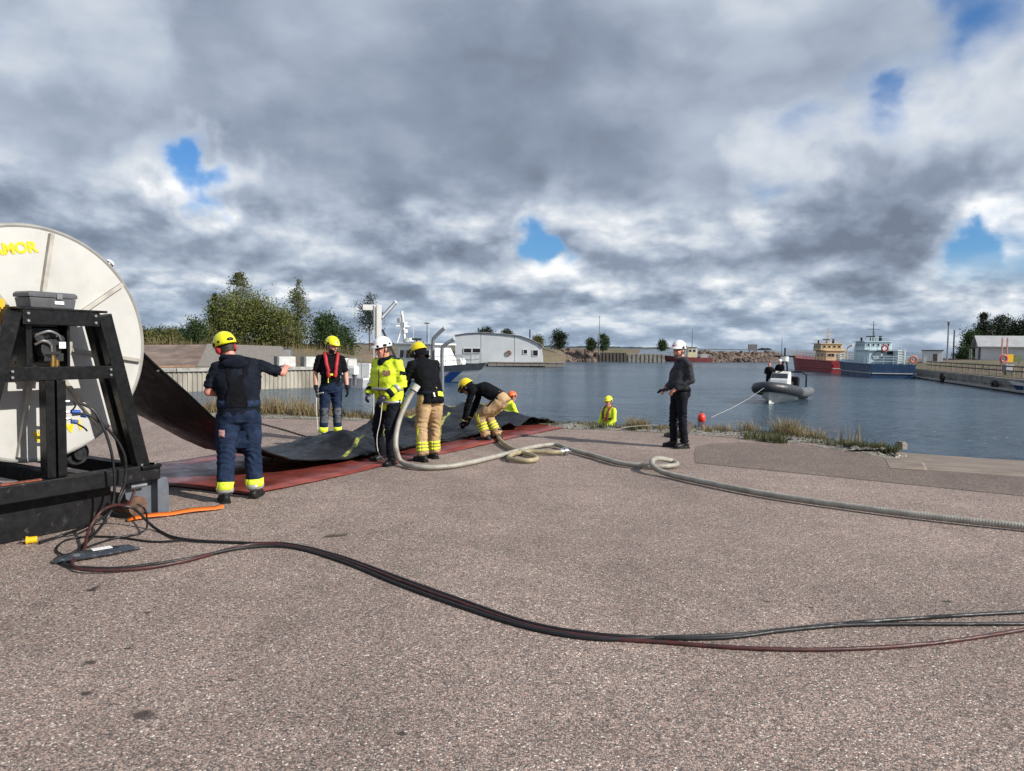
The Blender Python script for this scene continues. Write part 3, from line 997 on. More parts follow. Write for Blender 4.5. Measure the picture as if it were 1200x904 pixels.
def tree(name, label, base, h, prof, mat, bark, clumps=60, per=60, leaf=.14, cr=.45, tr=.12, h0=.15, lean=0.0, group=None, zs=.8):
    t = thing(name, label, 'tree', base, random.uniform(0, 6), group)
    per = int(per * 1.45)
    leaf *= .86
    tip = V(lean, 0, h)
    tp = [V(lean * f * f + .03 * h * .3 * noise.noise(V(f * 3, base[0], 1)), .02 * h * noise.noise(V(f * 3, base[1], 5)), h * f * .97) for f in np.linspace(0, 1, 9)]
    m = MB()
    m.tube(tp, [max(.015, tr * (1 - .9 * f)) for f in np.linspace(0, 1, 9)], 8)
    cs = []
    tries = 0
    while len(cs) < clumps and tries < clumps * 30:
        tries += 1
        f = random.uniform(h0, 1.0)
        R = prof(f) * h
        if random.random() > .25 + .75 * R / (max(prof(x) for x in (.2, .35, .5, .65, .8)) * h + 1e-6):
            continue
        r = R * math.sqrt(random.random()) * random.uniform(.85, 1.1)
        a = random.uniform(0, 6.283)
        cs.append((V(lean * f * f + r * math.cos(a), r * math.sin(a), h * f), R))
    pts = []
    for c, R in cs:
        f = c.z / h
        q = tp[max(0, min(8, int(max(.05, f - .12) * 8)))]
        if random.random() < .5:
            m.tube([q, q.lerp(c, .55) + V(0, 0, .05 * h * (.3 if zs > .5 else -.2)), c], [tr * .22, tr * .14, .012], 5)
        kk = random.uniform(.6, 1.3)
        g = rng.normal(size=(int(per * kk), 3)) * np.array([cr, cr, cr * zs]) * (.55 + .5 * kk) * min(1, .35 + R / (.16 * h))
        pts.append(g + np.array(c))
    m.build('trunk', bark, t, smooth=True)
    leaves_mesh('crown', np.concatenate(pts), leaf, mat, t)
    return t


cone = lambda f: .26 * (1 - f) ** .75 + .01
slim = lambda f: .15 * math.sin(math.pi * min(1, (f + .12))) ** .6 * (1 - f) ** .35 + .012
oval = lambda f: .30 * math.sin(math.pi * min(.99, max(.02, f * .95))) ** .6
bush = lambda f: .62 * math.sqrt(max(0, 1 - f ** 2)) + .02
pinep = lambda f: .20 * (1 - f) ** .6 + .02


def T(name, label, px, py_base, py_top, dep, prof, mat, bark, **kw):
    b = W(px, py_base, dep)
    tz = W(px, py_top, dep).z
    return tree(name, label, b, (tz - b.z), prof, mat, bark, **kw)


TG = 'trees behind the inlet'
T('birch_tree', 'tall birch with a loose pointed top, highest of the left clump', 281, 417, 322, 78, cone, LEAF['aspen'], M['pale_bark'], clumps=95, per=55, leaf=.13, cr=.50, h0=.06, group=TG)
T('birch_tree', 'broad yellow green birch right behind the yellow helmet of the pointing man', 268, 416, 348, 74, oval, LEAF['birch'], M['pale_bark'], clumps=85, per=60, leaf=.13, cr=.5, h0=.06, group=TG)
T('birch_tree', 'bushy yellow green birch in the middle of the clump', 303, 417, 350, 75, oval, LEAF['birch'], M['pale_bark'], clumps=95, per=60, leaf=.13, cr=.55, h0=.05, group=TG)
T('birch_tree', 'rounded lower birch on the right shoulder of the clump', 325, 418, 364, 74, oval, LEAF['birch'], M['pale_bark'], clumps=80, per=60, leaf=.13, cr=.5, h0=.04, group=TG)
T('alder_tree', 'dark alder at the left end of the birch clump', 252, 414, 343, 80, slim, LEAF['dark'], M['bark'], clumps=60, per=50, leaf=.13, cr=.4, h0=.08, group=TG)
T('aspen_tree', 'slender grey green aspen standing apart right of the clump', 350, 418, 322, 80, slim, LEAF['aspen'], M['pale_bark'], clumps=80, per=45, leaf=.12, cr=.42, h0=.08, group=TG)
T('birch_tree', 'small yellowing birch at the foot of the slender aspen', 341, 419, 384, 73, oval, LEAF['shrub'], M['pale_bark'], clumps=50, per=50, leaf=.12, cr=.35, h0=.04, group=TG)
T('alder_tree', 'dark green round alder left of the white davit post', 383, 420, 371, 76, lambda f: .42 * math.sin(math.pi * min(.99, max(.05, .25 + f * .72))) ** .7, LEAF['dark'], M['bark'], clumps=95, per=70, leaf=.13, cr=.45, h0=.05, group=TG)
T('alder_tree', 'low dark alder at the right end of the clump', 405, 420, 385, 78, oval, LEAF['dark'], M['bark'], clumps=60, per=55, leaf=.12, cr=.4, h0=.05, group=TG)
T('pine_tree', 'thin pine with a sparse crown behind the white davit post', 433, 424, 346, 95, lambda f: .14 if .55 < f < .85 else .07, LEAF['pine'], M['bark'], clumps=34, per=60, leaf=.12, cr=.5, h0=.45, group=TG)
for px, pyb, pyt, dep, lab, mt in [(170, 402, 386, 62, 'low straw tinted shrub beside the white reel flange', 'shrub'), (200, 403, 388, 64, 'low olive shrub on the bank above the rust slab', 'shrub'), (228, 404, 376, 60, 'dark leafy shrub left of the yellow helmet', 'dark'), (186, 402, 388, 70, 'green shrub low behind the bank top', 'dark'), (213, 403, 387, 71, 'dense green shrub between the two straw shrubs', 'dark'), (243, 405, 386, 64, 'rounded shrub touching the left side of the yellow helmet', 'shrub'), (160, 400, 383, 70, 'shrub peeping out right behind the reel rim', 'dark')]:
    T('shrub', lab, px, pyb + 2, pyt, dep, bush if pyt > 380 else oval, LEAF[mt], M['bark'], clumps=36, per=55, leaf=.10, cr=.3, tr=.05, h0=.05, group='shrubs on the far bank')
tl = []
for _ in range(320):
    px = random.uniform(150, 420)
    p = W(px, random.uniform(397, 405) + (px - 160) * .05, random.uniform(54, 66))
    s_h = 1.0
    tl.append((p + V(0, 0, -.15), 7, .5, random.uniform(.35, .8), .35))
o = blades('bank_weeds', 'tall straw coloured weeds along the top of the far bank', LEAF['dry'], tl)

# ------------------------------------------------------------------ boathouse and its surroundings
BY = 101.0
bh = thing('boathouse', 'long grey white boathouse with a low curved roof at the waterside', 'boathouse', W(583, 425.5, BY))
o0 = bh.location


def bpt(px, py, d=0.0):
    q = W(px, py, BY) - o0
    q.y += d
    return q


outline = [(533, 426), (637, 427.5), (635.5, 407), (633, 403.5), (622, 398), (610, 393.8), (590, 391.2), (563, 389.8), (545, 391), (533, 393)]
seams = [533, 563.5, 603, 635.8]
ytop = lambda x: np.interp(x, [p[0] for p in outline[:1:-1]], [p[1] for p in outline[:1:-1]])
for i in range(3):
    xa, xb = seams[i] + .3, seams[i + 1] - .3
    top = [(x, ytop(x) + .6) for x in np.linspace(xb, xa, 6)]
    m = MB()
    m.prism([bpt(xa, 425.3 + (xa - 500) * .014), bpt(xb, 425.3 + (xb - 500) * .014)] + [bpt(*p) for p in top], (0, .18, 0))
    m.build('wall_panel', M['cladding'], bh)
m = MB()
m.prism([bpt(x, y, .2) for x, y in [(533.3, 426), (637, 427.5)]] + [bpt(x, y, .2) for x, y in [(635, 406), (622, 399.3), (610, 395.2), (563, 391.3), (533.3, 394.3)]], (0, 9, 0))
m.build('wall', M['wall_white'], bh)
m = MB()
rp = [(637.5, 407), (633, 403.1), (622, 397.6), (610, 393.4), (590, 391.1), (563, 389.4), (545, 390.6), (532, 392.8)]
m.grid([[bpt(x, y, -.25) for x, y in rp], [bpt(x, y, 9.4) for x, y in rp]])
r_ = m.build('roof', M['roof_grey'], bh)
sd = r_.modifiers.new('s', 'SOLIDIFY')
sd.thickness = .06
for xa, xb, ya, yb in [(543.3, 552.5, 408.3, 413.8), (553.6, 563, 408.3, 413.8), (613.3, 618, 409.8, 415), (624.3, 630.5, 410.3, 417.5)]:
    m = MB()
    m.prism([bpt(xa, yb, -.03), bpt(xb, yb + .1, -.03), bpt(xb, ya + .1, -.03), bpt(xa, ya, -.03)], (0, .06, 0))
    wn = m.build('window', M['glass_dark'], bh)
    m = MB()
    cs = [bpt(xa, yb, -.06), bpt(xb, yb + .1, -.06), bpt(xb, ya + .1, -.06), bpt(xa, ya, -.06)]
    for q in range(4):
        m.bar(cs[q], cs[(q + 1) % 4], .06, .08)
    m.build('frame', M['white_paint'], wn)
for px, pa, pb2 in [(559.5, 384, 391), (621.5, 385.5, 396.5)]:
    m = MB()
    m.cyl(bpt(px, pb2, 2.5), bpt(px, pa, 2.5), .09, 10)
    m.build('vent_pipe', M['black_plastic'], bh)


def ring(mb, c, R, r, n1=28, n2=8, ax='Y'):
    pts = []
    for k in range(n1):
        a = 2 * math.pi * k / n1
        p = V(R * math.cos(a), 0, R * math.sin(a)) if ax == 'Y' else (V(0, R * math.cos(a), R * math.sin(a)) if ax == 'X' else V(R * math.cos(a), R * math.sin(a), 0))
        pts.append(V(*c) + p)
    return mb.tube(pts, r, n2, closed=True)


lb_ = thing('lifebuoy', 'red lifebuoy hanging on the boathouse wall', 'lifebuoy', W(596.3, 414, BY - .14))
m = MB()
ring(m, (0, 0, 0), .30, .08)
m.build('ring', pm('brown_red', (.24, .10, .08), .6), lb_, smooth=True)
m = MB()
ring(m, (0, -.02, 0), .40, .012)
m.build('grab_rope', M['rope'], lb_)
fd = thing('floating_dock', 'low wooden floating dock in front of the boathouse', 'dock', W(620, 428, 99))
o0 = fd.location
for i in range(9):
    xa, xb = 572 + i * 10, 572 + i * 10 + 9.6
    m = MB()
    m.prism([W(xa, 424.6, 99) - o0, W(xb, 424.7, 99) - o0, W(xb, 429.2, 99) - o0, W(xa, 429.1, 99) - o0], (0, 1.8, 0))
    m.build('fender_board', M['wood'], fd)
m = MB()
m.prism([W(572, 424.2, 98.9) - o0, W(662, 425.4, 98.9) - o0, W(662, 426.1, 98.9) - o0, W(572, 424.9, 98.9) - o0], (0, 2.2, 0))
m.build('deck', M['concrete'], fd)


def rip(name, label, segs, n_, smin, smax, mat, wdt=2.5, hgt=1.4):
    pts, sz = [], []
    for _ in range(n_):
        i = random.randrange(len(segs) - 1)
        p = segs[i].lerp(segs[i + 1], random.random())
        o_ = random.uniform(0, wdt)
        pts.append((p.x, p.y + o_, WZ + hgt * min(1, o_ / (wdt * .75)) * random.uniform(.75, 1.05)))
        sz.append(random.uniform(smin, smax))
    return stones(name, label, pts, sz, mat, flat=.8)


gw = lambda px, py: G(px, py, WZ)
rip('riprap_bank', 'brown boulders of the rubble bank right of the boathouse', [gw(632, 424.3), gw(660, 424), gw(698, 424.3)], 420, .3, .75, M['stone'], 6, 2.0)
rip('rock_breakwater', 'low brown rock breakwater right of the far red ship', [gw(828, 424.5), gw(860, 424.5), gw(905, 424.5), gw(921, 424.2)], 520, .4, 1.0, M['stone'], 7, 1.75)
m = MB()
bw = [gw(826, 424), gw(845, 423.6), gw(870, 423.4), gw(895, 423.6), gw(912, 424), gw(920, 424)]
hh = [1.0, 1.75, 1.45, 1.4, 1.0, .3]
m.grid([[p + V(0, 0, -.5) for p in bw], [p + V(0, 3, h * .8) for p, h in zip(bw, hh)], [p + V(0, 7, h) for p, h in zip(bw, hh)], [p + V(0, 12, -.5) for p in bw]])
struct(m.build('breakwater_core', M['stone']))

T('pine_tree', 'small bushy pine right of the boathouse', 655, 410, 386.5, 128, lambda f: .34 * math.sin(math.pi * min(.98, max(.05, f * .9 + .08))) ** .5, LEAF['pine'], M['bark'], clumps=50, per=45, leaf=.16, cr=.35, h0=.15, group='small trees by the rubble bank')
T('birch_tree', 'small round tree left of the tall thin pole', 692, 411.5, 397.5, 140, oval, LEAF['dark'], M['bark'], clumps=36, per=45, leaf=.15, cr=.3, h0=.1, group='small trees by the rubble bank')
T('birch_tree', 'taller small tree right beside the thin pole', 706.5, 412, 393, 140, oval, LEAF['dark'], M['bark'], clumps=42, per=45, leaf=.15, cr=.3, h0=.1, group='small trees by the rubble bank')
T('birch_tree', 'little tree just left of the standing man helmet', 776.5, 411.5, 399.5, 165, oval, LEAF['dark'], M['bark'], clumps=36, per=45, leaf=.16, cr=.35, h0=.2, group='small trees by the rubble bank')
T('shrub', 'small pine top showing over the boathouse roof', 570, 400, 385, 125, bush, LEAF['pine'], M['bark'], clumps=30, per=45, leaf=.15, cr=.3, h0=.2)
T('shrub', 'low shrub at the right eave of the boathouse', 630, 407, 395.5, 124, bush, LEAF['shrub'], M['bark'], clumps=36, per=45, leaf=.15, cr=.35, h0=.05)
T('shrub', 'small dark bush over the curved boathouse roof', 594, 401, 388, 126, bush, LEAF['pine'], M['bark'], clumps=30, per=45, leaf=.15, cr=.3, h0=.2)
pp = thing('flag_pole', 'tall thin pole between the two small trees on the far bank', 'pole', W(702, 412, 139))
hz_ = (W(702, 371, 139) - pp.location).z
m = MB()
m.cyl((0, 0, -.6), (0, 0, hz_), .11, 8, .05)
m.build('shaft', M['galv'], pp)
m = MB()
m.ball((0, 0, hz_), .12, 8)
m.build('finial', M['galv'], pp)

pr = thing('far_pier', 'low dark timber pier on the far side of the basin', 'pier', gw(738, 424))
o0 = pr.location
for (xa, xb, ya, yb, mt, dd) in [(697, 734, 413.2, 424.2, 'dark_wood', 0), (734.4, 779, 414.8, 424.6, 'old_concrete', .4)]:
    m = MB()
    m.prism([W(xa, yb, 146 + dd) - o0, W(xb, yb + .5, 146 + dd) - o0, W(xb, ya + .5, 146 + dd) - o0, W(xa, ya, 146 + dd) - o0], (0, 5, 0))
    m.build('pier_wall', M[mt], pr)
    for k in range(9):
        x = xa + (xb - xa) * (k + .5) / 9
        m = MB()
        m.bar(W(x, yb + .4, 145.95 + dd) - o0, W(x, ya + .5, 145.95 + dd) - o0, .25, .16)
        m.build('pile', M[mt], pr)

sg = thing('beacon_board', 'grey square board on posts standing on the rock breakwater', 'sign', W(882, 414.5, 178))
o0 = sg.location
m = MB()
m.prism([W(877.3, 411, 178) - o0, W(887.3, 411.1, 178) - o0, W(887.3, 403.8, 178) - o0, W(877.3, 403.7, 178) - o0], (0, .5, 0))
m.build('board', M['hull_grey'], sg)
for px in (878.5, 886):
    m = MB()
    m.bar(W(px, 416, 178.3) - o0, W(px, 411, 178.3) - o0, .2, .2)
    m.build('leg', M['hull_grey'], sg)

# distant islands and headlands on the horizon
isl = pm('island_forest', (.035, .05, .05), .9, 0, .3, .02)
for (pa, pb2, hgt, dist) in [(610, 815, 9, 2600), (380, 640, 10, 2500), (893, 906, 14, 3800), (740, 900, 5, 4200), (1240, 1600, 12, 3000)]:
    a, b = W(pa, 400, dist), W(pb2, 400, dist)
    m = MB()
    r0, r1, r2 = [], [], []
    for k in range(61):
        f = k / 60
        p = a.lerp(b, f)
        e = min(1, 6 * f, 6 * (1 - f)) ** .6
        z = WZ + hgt * e * (.75 + .5 * noise.noise(V(f * 9, pa, 0)) + .25 * noise.noise(V(f * 40, pa, 3)))
        r0.append(V(p.x, dist - 20, WZ - 1))
        r1.append(V(p.x, dist + 10, max(z, WZ - .5)))
        r2.append(V(p.x, dist + 160, WZ - 1))
    m.grid([r0, r1, r2])
    struct(m.build('island', isl))


# ================================================================== BOATS AND HARBOUR THINGS
class Hull:
    def __init__(s, L, B, d0, d1, rake=.8, fine=.55, flare=.35, pw=1.7, tr=.92):
        s.L, s.B, s.d0, s.d1, s.rake, s.fine, s.flare, s.pw, s.tr = L, B, d0, d1, rake, fine, flare, pw, tr

    def b(s, t):
        k = s.tr + (1 - s.tr) * min(1, t / .3)
        return s.B / 2 * (k if t < s.fine else max(.015, 1 - ((t - s.fine) / (1 - s.fine)) ** s.pw))

    def pt(s, t, side, f, off=0.0):
        """f 0 = waterline, 1 = deck edge"""
        b = s.b(t)
        bw = b * (1 - s.flare * max(0, t - .2) ** 1.5)
        d = s.d0 + (s.d1 - s.d0) * t ** 2.2
        yk = t * s.L - s.rake * t ** 5 * (1 - f)
        return V(side * (bw + (b - bw) * f + off), yk, d * f)

    def body(s, mb, f0=None, f1=1.0, n=18, keel=-.5):
        rings = []
        for i in range(n + 1):
            t = i / n
            A, Z = s.pt(t, -1, f1), s.pt(t, 1, f1)
            a, z = s.pt(t, -1, 0), s.pt(t, 1, 0)
            k = V(0, t * s.L - s.rake * 1.5 * t ** 5, keel)
            rings.append([A, s.pt(t, -1, .5 * f1), a, a.lerp(k, .6) + V(0, 0, keel * .25), k, z.lerp(k, .6) + V(0, 0, keel * .25), z, s.pt(t, 1, .5 * f1), Z])
        return mb.loft(rings)

    def strip(s, mb, side, t0, t1, f0, f1, off=.02, n=14, skew=0.0):
        r0 = [s.pt(t0 + (t1 - t0) * i / n, side, f0, off) for i in range(n + 1)]
        r1 = [s.pt(min(1, t0 + skew + (t1 - t0) * i / n), side, f1, off) for i in range(n + 1)]
        return mb.grid([r0, r1])

    def rail(s, mb, side, t0, t1, h, n=8, off=-.06, r=.02, wires=2):
        ps = [s.pt(t0 + (t1 - t0) * i / n, side, 1, off) for i in range(n + 1)]
        for p in ps:
            mb.cyl(p, p + V(0, 0, h), r, 5)
        for k in range(wires):
            mb.tube([p + V(0, 0, h * (k + 1) / wires) for p in ps], r, 5)
        return mb


def window_row(parent, face, n, x0, x1, z0, z1, gap, mat=None, fr=None):
    """n windows on the face: face(x, z, off) -> point; each window its own part with a frame"""
    wd = (x1 - x0 - gap * (n - 1)) / n
    for i in range(n):
        a = x0 + i * (wd + gap)
        c = [face(a, z0, .015), face(a + wd, z0, .015), face(a + wd, z1, .015), face(a, z1, .015)]
        nrm = (c[1] - c[0]).cross(c[3] - c[0]).normalized()
        m = MB()
        m.prism([p - nrm * .01 for p in c], nrm * .02)
        wn = m.build('window', mat or M['glass_dark'], parent)
        if fr:
            m = MB()
            for q in range(4):
                m.bar(c[q], c[(q + 1) % 4], .045, .045)
            m.build('frame', fr, wn)


def house(parent, name, c, size, mat, taper=0.0, rakef=0.0, bevel=.05):
    """deckhouse box, narrower at the top; rakef slopes the fore face"""
    x, y, z = c
    sx, sy, sz = size
    m = MB()
    b = [V(x - sx / 2, y - sy / 2, z), V(x + sx / 2, y - sy / 2, z), V(x + sx / 2, y + sy / 2, z), V(x - sx / 2, y + sy / 2, z)]
    k = taper
    t = [V(x - sx / 2 + k, y - sy / 2 + k * .4, z + sz), V(x + sx / 2 - k, y - sy / 2 + k * .4, z + sz), V(x + sx / 2 - k, y + sy / 2 - rakef, z + sz), V(x - sx / 2 + k, y + sy / 2 - rakef, z + sz)]
    m.loft([b, t])
    return m.build(name, mat, parent, bevel=bevel)


# ---- patrol boat across the inlet
pbx, pby = gw(556, 450), gw(430, 450)
pang = math.atan2(-(pbx.x + 13.5), (pbx.y - 55.2))
pat = thing('patrol_boat', 'white patrol boat with a diagonal blue stripe on its bow', 'patrol boat', (-11.2, 60.2, WZ), math.atan2(-9.4, -6.7))
H = Hull(11.5, 3.4, .95, 1.55, 1.5, .5, .5, 1.8)
m = MB()
H.body(m, keel=-.4)
m.build('hull', M['hull_white'], pat, smooth=True)
for sd_ in (-1, 1):
    m = MB()
    H.strip(m, sd_, 0, 1, .66, 1.02, .03)
    m.build('fender_strake', M['hull_grey'], pat, smooth=True)
    for t0, wd_, mt in [(.715, .075, 'stripe_blue'), (.70, .012, 'stripe_blue')]:
        m = MB()
        H.strip(m, sd_, t0, t0 + wd_, .02, .64, .02, 6, .075)
        m.build('bow_stripe', M[mt], pat)
    m = MB()
    H.strip(m, sd_, 0, 1, -.04, .05, .012)
    m.build('waterline_band', M['stripe_blue'], pat)
    m = MB()
    H.rail(m, sd_, .52, .9, .75, 7)
    m.build('rail', M['galv'], pat)
m = MB()
m.box((0, 9.0, 1.5), (.4, .5, .4))
m.cyl((-.3, 9.0, 1.6), (.3, 9.0, 1.6), .22, 12)
m.build('winch', M['white_paint'], pat)
wh = house(pat, 'wheelhouse', (0, 5.6, 1.15), (2.6, 4.4, 1.65), M['hull_white'], .2, .9)
fc = lambda x, z, off: V(1.36 + off - .2 * (z - 1.15) / 1.65, x, z)
window_row(wh, fc, 5, 3.8, 6.9, 1.75, 2.4, .18, fr=M['white_paint'])
m = MB()
m.box((0, 5.3, 2.87), (2.65, 4.2, .14))
m.build('roof', M['hull_white'], wh, bevel=.04)
ms = MB()
ms.bar((0, 3.1, 2.9), (0, 2.8, 5.2), .16, .2)
ms.bar((-.45, 2.7, 2.9), (0, 2.9, 4.5), .08, .08)
ms.bar((.45, 2.7, 2.9), (0, 2.9, 4.5), .08, .08)
ms.bar((-.8, 2.85, 4.3), (.8, 2.85, 4.3), .07, .07)
ms.bar((-.1, 2.3, 4.6), (-.1, 3.3, 4.6), .07, .07)
mo = ms.build('mast', M['white_paint'], pat)
m = MB()
m.box((.1, 3.05, 4.45), (.3, .5, .3))
m.box((0, 2.55, 4.75), (.3, .35, .35))
m.cyl((0, 2.75, 5.2), (0, 2.75, 5.5), .12, 8)
m.box((0, 3.0, 3.9), (.35, .5, .25))
m.build('instruments', M['hull_white'], mo)
m = MB()
m.cyl((0, 3.6, 3.0), (0, 3.6, 3.35), .36, 14, .32)
m.box((0, 3.6, 2.98), (.5, .5, .1))
m.build('radar_dome', M['hull_white'], pat, smooth=True)
m = MB()
m.bar((-.5, 4.4, 3.25), (.5, 4.4, 3.25), .14, .16)
m.cyl((0, 4.4, 2.9), (0, 4.4, 3.25), .06, 8)
m.cyl((0, 5.5, 2.9), (0, 5.5, 4.5), .025, 6)
m.box((0, 5.5, 4.5), (.5, .1, .08))
m.build('radar_scanner', M['black_plastic'], pat)
for x_, y_, z1 in [(1.0, 6.6, 5.0), (-.9, 3.2, 4.2)]:
    m = MB()
    m.cyl((x_, y_, 2.9), (x_, y_, z1), .022, 6, .01)
    m.build('antenna', M['white_paint'], pat)

# ---- small outboard boat moored at the quay end
ob = thing('outboard_boat', 'small grey boat with white outboard motors moored at the quay wall', 'motorboat', (-10.3, 46.2, WZ), R_(-18))
H = Hull(4.6, 1.9, .62, .8, .5, .55, .3)
m = MB()
H.body(m, keel=-.25)
m.build('hull', pm('boat_grey', (.42, .43, .44), .45, .2, .1, 3), ob, smooth=True)
for sd_ in (-1, 1):
    m = MB()
    H.strip(m, sd_, 0, 1, .8, 1.03, .03)
    m.build('gunwale', M['hull_white'], ob)
    m = MB()
    H.rail(m, sd_, .3, .95, .5, 5, -.05, .016, 1)
    m.build('rail', M['steel'], ob)
for x_ in (-.42, .42):
    m = MB()
    m.box((x_, -.28, 1.1), (.42, .6, .5))
    m.box((x_, -.25, 1.38), (.34, .45, .12))
    mo = m.build('outboard_motor', M['white_paint'], ob, bevel=.08)
    m = MB()
    m.box((x_, -.2, .55), (.16, .25, .75))
    m.build('motor_leg', M['hull_grey'], mo)
m = MB()
m.prism([V(-.5, 1.5, .6), V(-.5, 2.2, .6), V(-.5, 2.0, 1.5), V(-.5, 1.6, 1.55)], (1.0, 0, 0))
m.build('console', M['hull_white'], ob, bevel=.04)
m = MB()
for sx in (-.5, .5):
    m.tube([V(sx, .5, .6), V(sx, .45, 1.7), V(sx * .8, .5, 1.85)], .025, 6)
m.tube([V(-.4, .5, 1.85), V(.4, .5, 1.85)], .025, 6)
m.build('roll_bar', M['steel'], ob)


# ---- two work ships on the right
def workship(label, loc, rz, L, B, d0, d1, hullm, housem, decks, mast_h, winm, ringm):
    t = thing('work_ship', label, 'ship', loc, rz)
    H = Hull(L, B, d0, d1, 1.0, .6, .3, 1.6, .97)
    m = MB()
    H.body(m, keel=-.6)
    m.build('hull', hullm, t, smooth=True)
    for sd_ in (-1, 1):
        m = MB()
        ps = [H.pt(i / 12, sd_, .98, .03) for i in range(13)]
        m.tube(ps, .07, 6)
        m.build('rubbing_strake', hullm, t)
        m = MB()
        ps = [H.pt(i / 12, sd_, .35, .03) for i in range(13)]
        m.tube(ps, .05, 6)
        m.build('rubbing_strake', M['roof_grey'] if hullm == M['hull_blue'] else hullm, t)
        m = MB()
        H.rail(m, sd_, .02, .98, .85, 16, -.08, .022, 3)
        m.build('rail', M['cream'] if housem == M['cream'] else M['pale_green'], t)
    m = MB()
    for k in range(5):
        x_ = -B * .42 + B * .84 * k / 4
        m.cyl((x_, .05, d0), (x_, .05, d0 + .85), .022, 5)
    for z_ in (.3, .58, .85):
        m.tube([V(-B * .42, .05, d0 + z_), V(B * .42, .05, d0 + z_)], .022, 5)
    m.build('stern_rail', M['pale_green'], t)
    m = MB()
    m.bar((-B * .46, -.04, d0 * .35), (B * .46, -.04, d0 * .35), .12, .09)
    m.build('stern_band', M['roof_grey'], t)
    zt = d0
    for (c, sz, tp, wins) in decks:
        hs = house(t, 'deckhouse', (c[0], c[1], zt + c[2]), sz, housem, tp, .1)
        z0 = zt + c[2]
        m = MB()
        m.box((c[0], c[1], z0 + sz[2] + .05), (sz[0] - 2 * tp + .3, sz[1] + .25, .1))
        m.build('deck_roof', housem, hs)
        sternf = lambda x, z, off: V(c[0] + x, c[1] - sz[1] / 2 - off + tp * .4 * (z - z0) / sz[2], z)
        portf = lambda y, z, off: V(c[0] - sz[0] / 2 - off + tp * (z - z0) / sz[2], c[1] - y, z)
        if wins:
            nw, za, zb = wins
            window_row(hs, sternf, nw, -sz[0] * .4, sz[0] * .4, z0 + za, z0 + zb, .25, fr=winm)
            window_row(hs, portf, max(2, nw - 1), -sz[1] * .4, sz[1] * .4, z0 + za, z0 + zb, .3, fr=winm)
        m = MB()
        tx, ty = sz[0] / 2 - tp, sz[1] / 2
        for a_, b_ in [((-tx, -ty), (tx, -ty)), ((-tx, -ty), (-tx, ty))]:
            for k in range(5):
                p = V(c[0] + a_[0] + (b_[0] - a_[0]) * k / 4, c[1] + a_[1] + (b_[1] - a_[1]) * k / 4, z0 + sz[2])
                m.cyl(p, p + V(0, 0, .5), .018, 5)
            m.tube([V(c[0] + a_[0], c[1] + a_[1], z0 + sz[2] + .5), V(c[0] + b_[0], c[1] + b_[1], z0 + sz[2] + .5)], .018, 5)
        m.build('roof_rail', housem, hs)
        last = (c, sz, z0)
    c, sz, z0 = last
    zr = z0 + sz[2]
    m = MB()
    m.cyl((c[0], c[1], zr), (c[0], c[1], zr + mast_h), .09, 8, .04)
    m.bar((c[0] - .7, c[1], zr + mast_h * .62), (c[0] + .7, c[1], zr + mast_h * .62), .06, .06)
    m.bar((c[0] - .4, c[1], zr + mast_h * .82), (c[0] + .4, c[1], zr + mast_h * .82), .05, .05)
    m.bar((c[0], c[1] - .9, zr), (c[0], c[1], zr + mast_h * .6), .05, .05)
    mo = m.build('mast', M['hull_grey'] if housem != M['cream'] else M['cream'], t)
    m = MB()
    m.box((c[0] - .5, c[1] - .6, zr + .6), (.9, .16, .14))
    m.cyl((c[0] - .5, c[1] - .6, zr), (c[0] - .5, c[1] - .6, zr + .6), .06, 8)
    m.build('radar_scanner', M['black_plastic'], mo)
    m = MB()
    m.cyl((c[0] + .9, c[1] + .4, zr), (c[0] + .9, c[1] + .4, zr + .7), .16, 10)
    m.cyl((c[0] - 1.1, c[1] + .4, zr), (c[0] - 1.1, c[1] + .4, zr + .5), .12, 10)
    m.build('searchlight', M['black_plastic'], t)
    return t, H


shB = gw(1049, 443.5)
sb, H = workship('blue hulled work ship with pale white green deckhouse moored at the right quay', (39.9, 76.0, WZ), R_(-7), 15.5, 4.6, 1.45, 1.75, M['hull_blue'], M['pale_green'],
                 [((-.1, 4.4, 0), (3.5, 4.8, 1.42), .12, None), ((-.35, 5.0, 1.5), (2.9, 3.2, .88), .08, (5, .36, .7))], 2.3, M['pale_green'], None)
m = MB()
m.box((1.05, 1.35, 1.45 + .75), (.9, 1.1, 1.5))
m.build('stair_box', M['pale_green'], sb, bevel=.04)
m = MB()
for k in range(6):
    m.box((1.05, .77, 1.6 + k * .25), (.6, .05, .04))
for sx in (.73, 1.37):
    m.bar((sx, .76, 1.45), (sx, .76, 3.1), .05, .05)
m.build('ladder', M['white_paint'], sb)
m = MB()
ring(m, (-.75, 1.92, 2.45), .42, .05, 24, 6)
m.build('oval_hatch_ring', M['hull_grey'], sb)
m = MB()
m.box((.35, 1.93, 2.75), (.55, .06, .5))
m.build('notice_board', M['black_plastic'], sb)
lbu = thing('lifebuoy', 'red lifebuoy on the deckhouse front of the blue ship', 'lifebuoy', V(39.9, 76.0, WZ) + Matrix.Rotation(R_(-7), 3, 'Z') @ V(-.25, 1.8, 3.15), R_(-7))
m = MB()
ring(m, (0, 0, 0), .30, .095)
m.build('ring', M['ring_red'], lbu, smooth=True)
m = MB()
ring(m, (0, -.04, 0), .40, .012)
m.build('grab_rope', M['rope'], lbu)
lbu = thing('lifebuoy', 'orange lifebuoy at the stern rail of the blue ship', 'lifebuoy', V(39.9, 76.0, WZ) + Matrix.Rotation(R_(-7), 3, 'Z') @ V(1.95, -.06, 2.0), R_(-7))
m = MB()
ring(m, (0, 0, 0), .31, .10)
m.build('ring', M['ring_orange'], lbu, smooth=True)
m = MB()
ring(m, (0, -.04, 0), .47, .012)
m.build('grab_rope', M['rope'], lbu)

